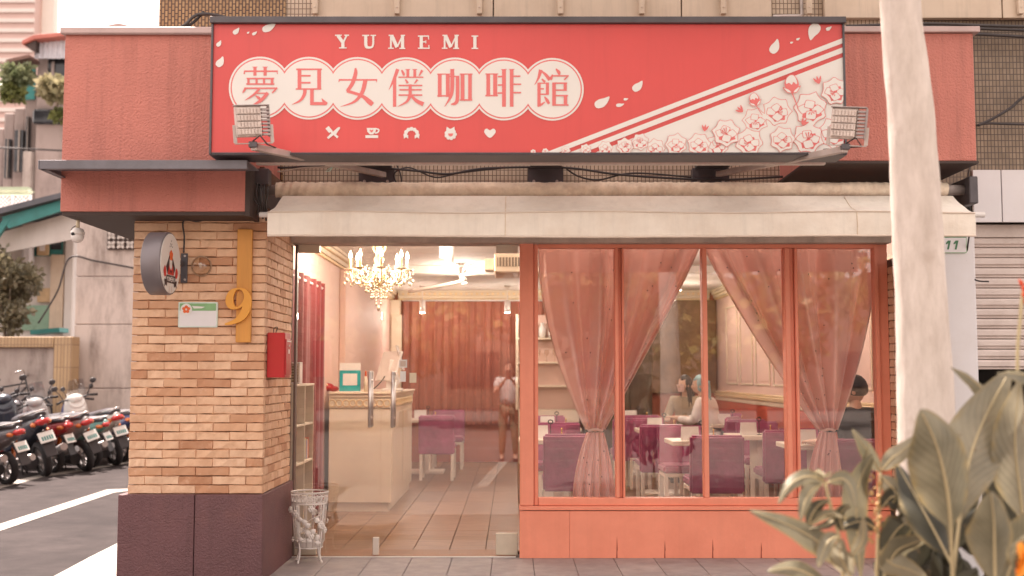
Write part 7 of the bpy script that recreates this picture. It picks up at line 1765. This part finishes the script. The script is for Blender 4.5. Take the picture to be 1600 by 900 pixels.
def add_hand(N, w, side, dirn, key):
    """palm, four unequal bent fingers and a thumb from the side of the palm"""
    d = Vector(dirn).normalized(); w = Vector(w); up = Vector((0,0,1)); s = d.cross(up)
    s = s.normalized() if s.length > .1 else Vector((1,0,0)); dn = s.cross(d)
    N[key+'p1'] = (w + d*.035, (.030,.016), key); N[key+'p2'] = (w + d*.075, (.036,.014), key+'p1')
    for i, L in enumerate((.062,.072,.067,.052)):
        b0 = w + d*.085 + s*(.030-.020*i); N[f'{key}f{i}a'] = (b0, .0088, key+'p2'); N[f'{key}f{i}b'] = (b0 + d*L*.55 - dn*.006, .0082, f'{key}f{i}a'); N[f'{key}f{i}c'] = (b0 + d*L*.85 - dn*.028, .0068, f'{key}f{i}b')
    N[key+'t1'] = (w + d*.045 + s*side*.034, .0105, key+'p1'); N[key+'t2'] = (w + d*.075 + s*side*.048 - dn*.008, .0088, key+'t1')
def person(loc, rz, label, J, shirt, lower, hair, hairstyle, turn=0, mask=None, tilt=0, group=None, short=False):
    t = thing('person', loc, label, 'person', group); t.rotation_euler = (0,0,rz)
    N = {'pel': (J['pel'], (.10,.08), None), 'sp': (J['sp'], (.09,.07), 'pel'), 'ch': (J['ch'], (.11,.07), 'sp'), 'nk': (J['nk'], .05, 'ch')}
    hd = Vector(J['hd'])
    N['hd0'] = (hd + Vector((0,0,-.06)), .058, 'nk')
    for s, k in ((-1,'l'),(1,'r')):
        for a, r, p in (('sh',.045,'ch'),('el',.042,'sh'),('wr',.027,'el')): N[k+a] = (J[k+a], r, p if p == 'ch' else k+p)
        N[k+'el'] = (J[k+'el'], .042, k+'sh'); N[k+'wr'] = (J[k+'wr'], .027, k+'el')
        add_hand(N, J[k+'wr'], -s, Vector(J[k+'wr'])-Vector(J[k+'el']), k+'wr')
        N[k+'hp'] = (J[k+'hp'], .088, 'pel'); N[k+'kn'] = (J[k+'kn'], .060, k+'hp'); N[k+'an'] = (J[k+'an'], .040, k+'kn'); N[k+'to'] = (J[k+'to'], .032, k+'an')
    body = skin_mesh('body', N, m_skin, t)
    # head: one shaped egg with brow, nose and chin, seated on the neck of the body
    Rh = Matrix.Translation(hd) @ Matrix.Rotation(turn, 4, 'Z') @ Matrix.Rotation(tilt, 4, 'X')
    b = MB(); b.ball((0,0,.02), (.076,.094,.118), 22, 18)
    for i in range(len(b.v)):
        x, y, z = b.v[i]
        if z < 0: k = 1+z*1.9; x *= max(.55,k); y = y*max(.62,1+z*1.0) + (.012 if y > 0 else 0)
        if y > .05:
            y += .020*math.exp(-((x/.016)**2)-((z+.005)/.028)**2) + .006*math.exp(-((x/.03)**2)-((z+.055)/.012)**2) - .008*math.exp(-(((abs(x)-.032)/.016)**2)-((z-.022)/.014)**2)
        b.v[i] = (x, y, z)
    b.xf(Rh); hdo = part(t, 'head', b, m_skin)
    for s in (-1,1):
        b = MB(); b.ball((s*.032,.085,.022), (.013,.006,.007), 10, 6); b.xf(Rh); link('eye', b.mesh('eye', m_eye), hdo)
        b = MB(); b.ball((s*.077,-.005,.008), (.010,.020,.030), 10, 8); b.xf(Rh); link('ear', b.mesh('ear', m_skin), hdo)
    b = MB(); b.ball((0,.088,-.055), (.022,.006,.006), 10, 6); b.xf(Rh); link('mouth', b.mesh('mouth', M('lips', (0.42,0.17,0.14), .5)), hdo)
    if mask:
        b = MB(); b.grid(lambda u, v: ((u-.5)*.17*(1-.25*(1-v)), .108 - 2.6*((u-.5)*.17)**2*1.4 - .02*(1-v), -.085+.105*v), 10, 6); b.xf(Rh); part(t, 'face_mask', b, mask)
    # hair: cap that leaves the face open, with lengths behind
    b = MB(); b.ball((0,-.012,.035), (.090,.104,.120), 24, 18); vs = list(b.v)
    rr = random.Random(len(label))
    for i, (x, y, z) in enumerate(vs):
        if y > .035 and z < .085 + (.02*math.sin(x*60)): y = .035 + (y-.035)*.2; x *= .92
        if z < -.02 and hairstyle == 'short': z = -.02 + (z+.02)*.35; x *= .97; y *= .95
        k = 1 + .025*math.sin(x*90+z*40) + .02*math.sin(z*120+y*50); vs[i] = (x*k, y*k, z)
    b.v = vs; b.xf(Rh); part(t, 'hair', b, hair)
    if hairstyle != 'short':
        for s in (-1,0,1):
            b = MB(); L = .34 if hairstyle == 'long' else .24
            b.grid(lambda u, v: ((s*.062 + (u-.5)*(.06 if s else .15)) * (1+.25*v), -.03-.065*(1-abs(s)) - .02*v + .008*math.sin(u*22), .06-L*v + .01*math.sin(u*30)), 8, 8); b.xf(Rh)
            part(t, 'hair_lock', b, hair, solid=.022)
    # shirt with sleeves
    g = .016; S = {'pel': (J['pel'], (.16,.13), None), 'sp': (J['sp'], (.155,.125), 'pel'), 'ch': (J['ch'], (.185,.135), 'sp'), 'nk': (Vector(J['nk']) + Vector((0,0,-.035)), .066, 'ch')}
    for k in 'lr':
        S[k+'sh'] = (J[k+'sh'], .085, 'ch')
        e, w_ = Vector(J[k+'el']), Vector(J[k+'wr']); sh_ = Vector(J[k+'sh'])
        if short: S[k+'e'] = (sh_.lerp(e,.62), .062, k+'sh')
        else: S[k+'e'] = (e, .060, k+'sh'); S[k+'w'] = (e.lerp(w_,.86), .042, k+'e')
    skin_mesh('shirt', S, shirt, t)
    T = {'pel': (Vector(J['pel']) + Vector((0,0,-.01)), (.15,.12), None)}
    for k in 'lr': T[k+'hp'] = (J[k+'hp'], .105, 'pel'); T[k+'kn'] = (J[k+'kn'], .075, k+'hp'); T[k+'an'] = (Vector(J[k+'an']) + Vector((0,0,.04)), .055, k+'kn')
    skin_mesh('trousers', T, lower, t)
    for k in 'lr':
        b = MB(); a = Vector(J[k+'an']); o_ = Vector(J[k+'to']); b.tube([a+Vector((0,0,-.035)), a.lerp(o_,.5)+Vector((0,0,-.02)), o_+Vector((0,.0,-.004))], [.05,.048,.036], 10); part(t, 'shoe', b, m_jean)
    return t
def seated(lean=0.0, arms=((-.16,.36,.80),(.16,.36,.80))):
    J = dict(pel=(0,0,.56), sp=(0,.01+lean*.3,.76), ch=(0,.0+lean*.8,.97), nk=(0,.01+lean,1.12), hd=(0,.035+lean*1.15,1.245))
    for s, k, w_ in ((-1,'l',arms[0]),(1,'r',arms[1])):
        J[k+'sh'] = (s*.19, lean*.85, 1.045); J[k+'wr'] = w_
        J[k+'el'] = (s*.25, .08+lean*.7+.1*(w_[1]-.2), .80 if w_[2] < .9 else .86)
        J[k+'hp'] = (s*.10,.02,.55); J[k+'kn'] = (s*.12,.45,.54); J[k+'an'] = (s*.12,.42,.09); J[k+'to'] = (s*.12,.56,.035)
    return J
person((X(1340,.98,690), .95, FZ), 0, 'man in a black shirt and blue face mask seated close behind the fourth pane', seated(.05, ((-.30,.42,.80),(.12,.40,.80))), m_blacks, m_jean, m_hairb, 'short', turn=R(66), mask=m_mask, short=True)
person((X(1074,7.0), 7.0, FZ), R(150), 'woman with long black hair and a pale mask seated beside the thin mullion', seated(.06), m_khaki, m_jean, m_hairb, 'long', turn=R(-30), mask=M('pink_mask', (0.66,0.45,0.40), .7))
person((X(1116,5.9), 5.9, FZ), R(62), 'waitress with pale blue hair in a white puffed blouse leaning over the far table', seated(.14, ((-.20,.46,.84),(.14,.46,.84))), m_whites, m_whites, M('pale_blue_hair', (0.24,0.40,0.43), .5, .25, 14), 'bob', turn=R(20))
for px, Y, rz, lb in ((1074,7.08,150,'purple chair under the woman with black hair'),(1116,5.9,62,'purple chair under the waitress with pale blue hair')):
    q = dup(C0, (X(px,Y), Y, FZ), R(rz)+PI*0, lb); q.rotation_euler = (0,0,R(rz)+PI)
# passer-by mirrored in the glass door, standing on the pavement with a phone raised
J = dict(pel=(0,0,.98), sp=(0,.01,1.14), ch=(0,.0,1.36), nk=(0,.01,1.52), hd=(0,.03,1.64))
for s, k in ((-1,'l'),(1,'r')):
    J.update({k+'sh': (s*.19,0,1.44), k+'el': (s*.24,.14,1.22), k+'wr': (s*.06,.30,1.46), k+'hp': (s*.095,0,.93), k+'kn': (s*.11,.03,.50), k+'an': (s*.12,0,.09), k+'to': (s*.13,.14,.03)})
person((-.06,-11.6,0), 0, 'person in a white T-shirt raising a phone, mirrored in the glass door', J, m_whites, m_khaki, m_hairb, 'short', short=True)
b = MB(); b.box(-.04,.04,-.005,.005,-.075,.075); single('phone', b, m_plast, 'dark phone held up by the person mirrored in the glass door', 'phone', bevel=.004).location = (-.06,-11.2,1.54)
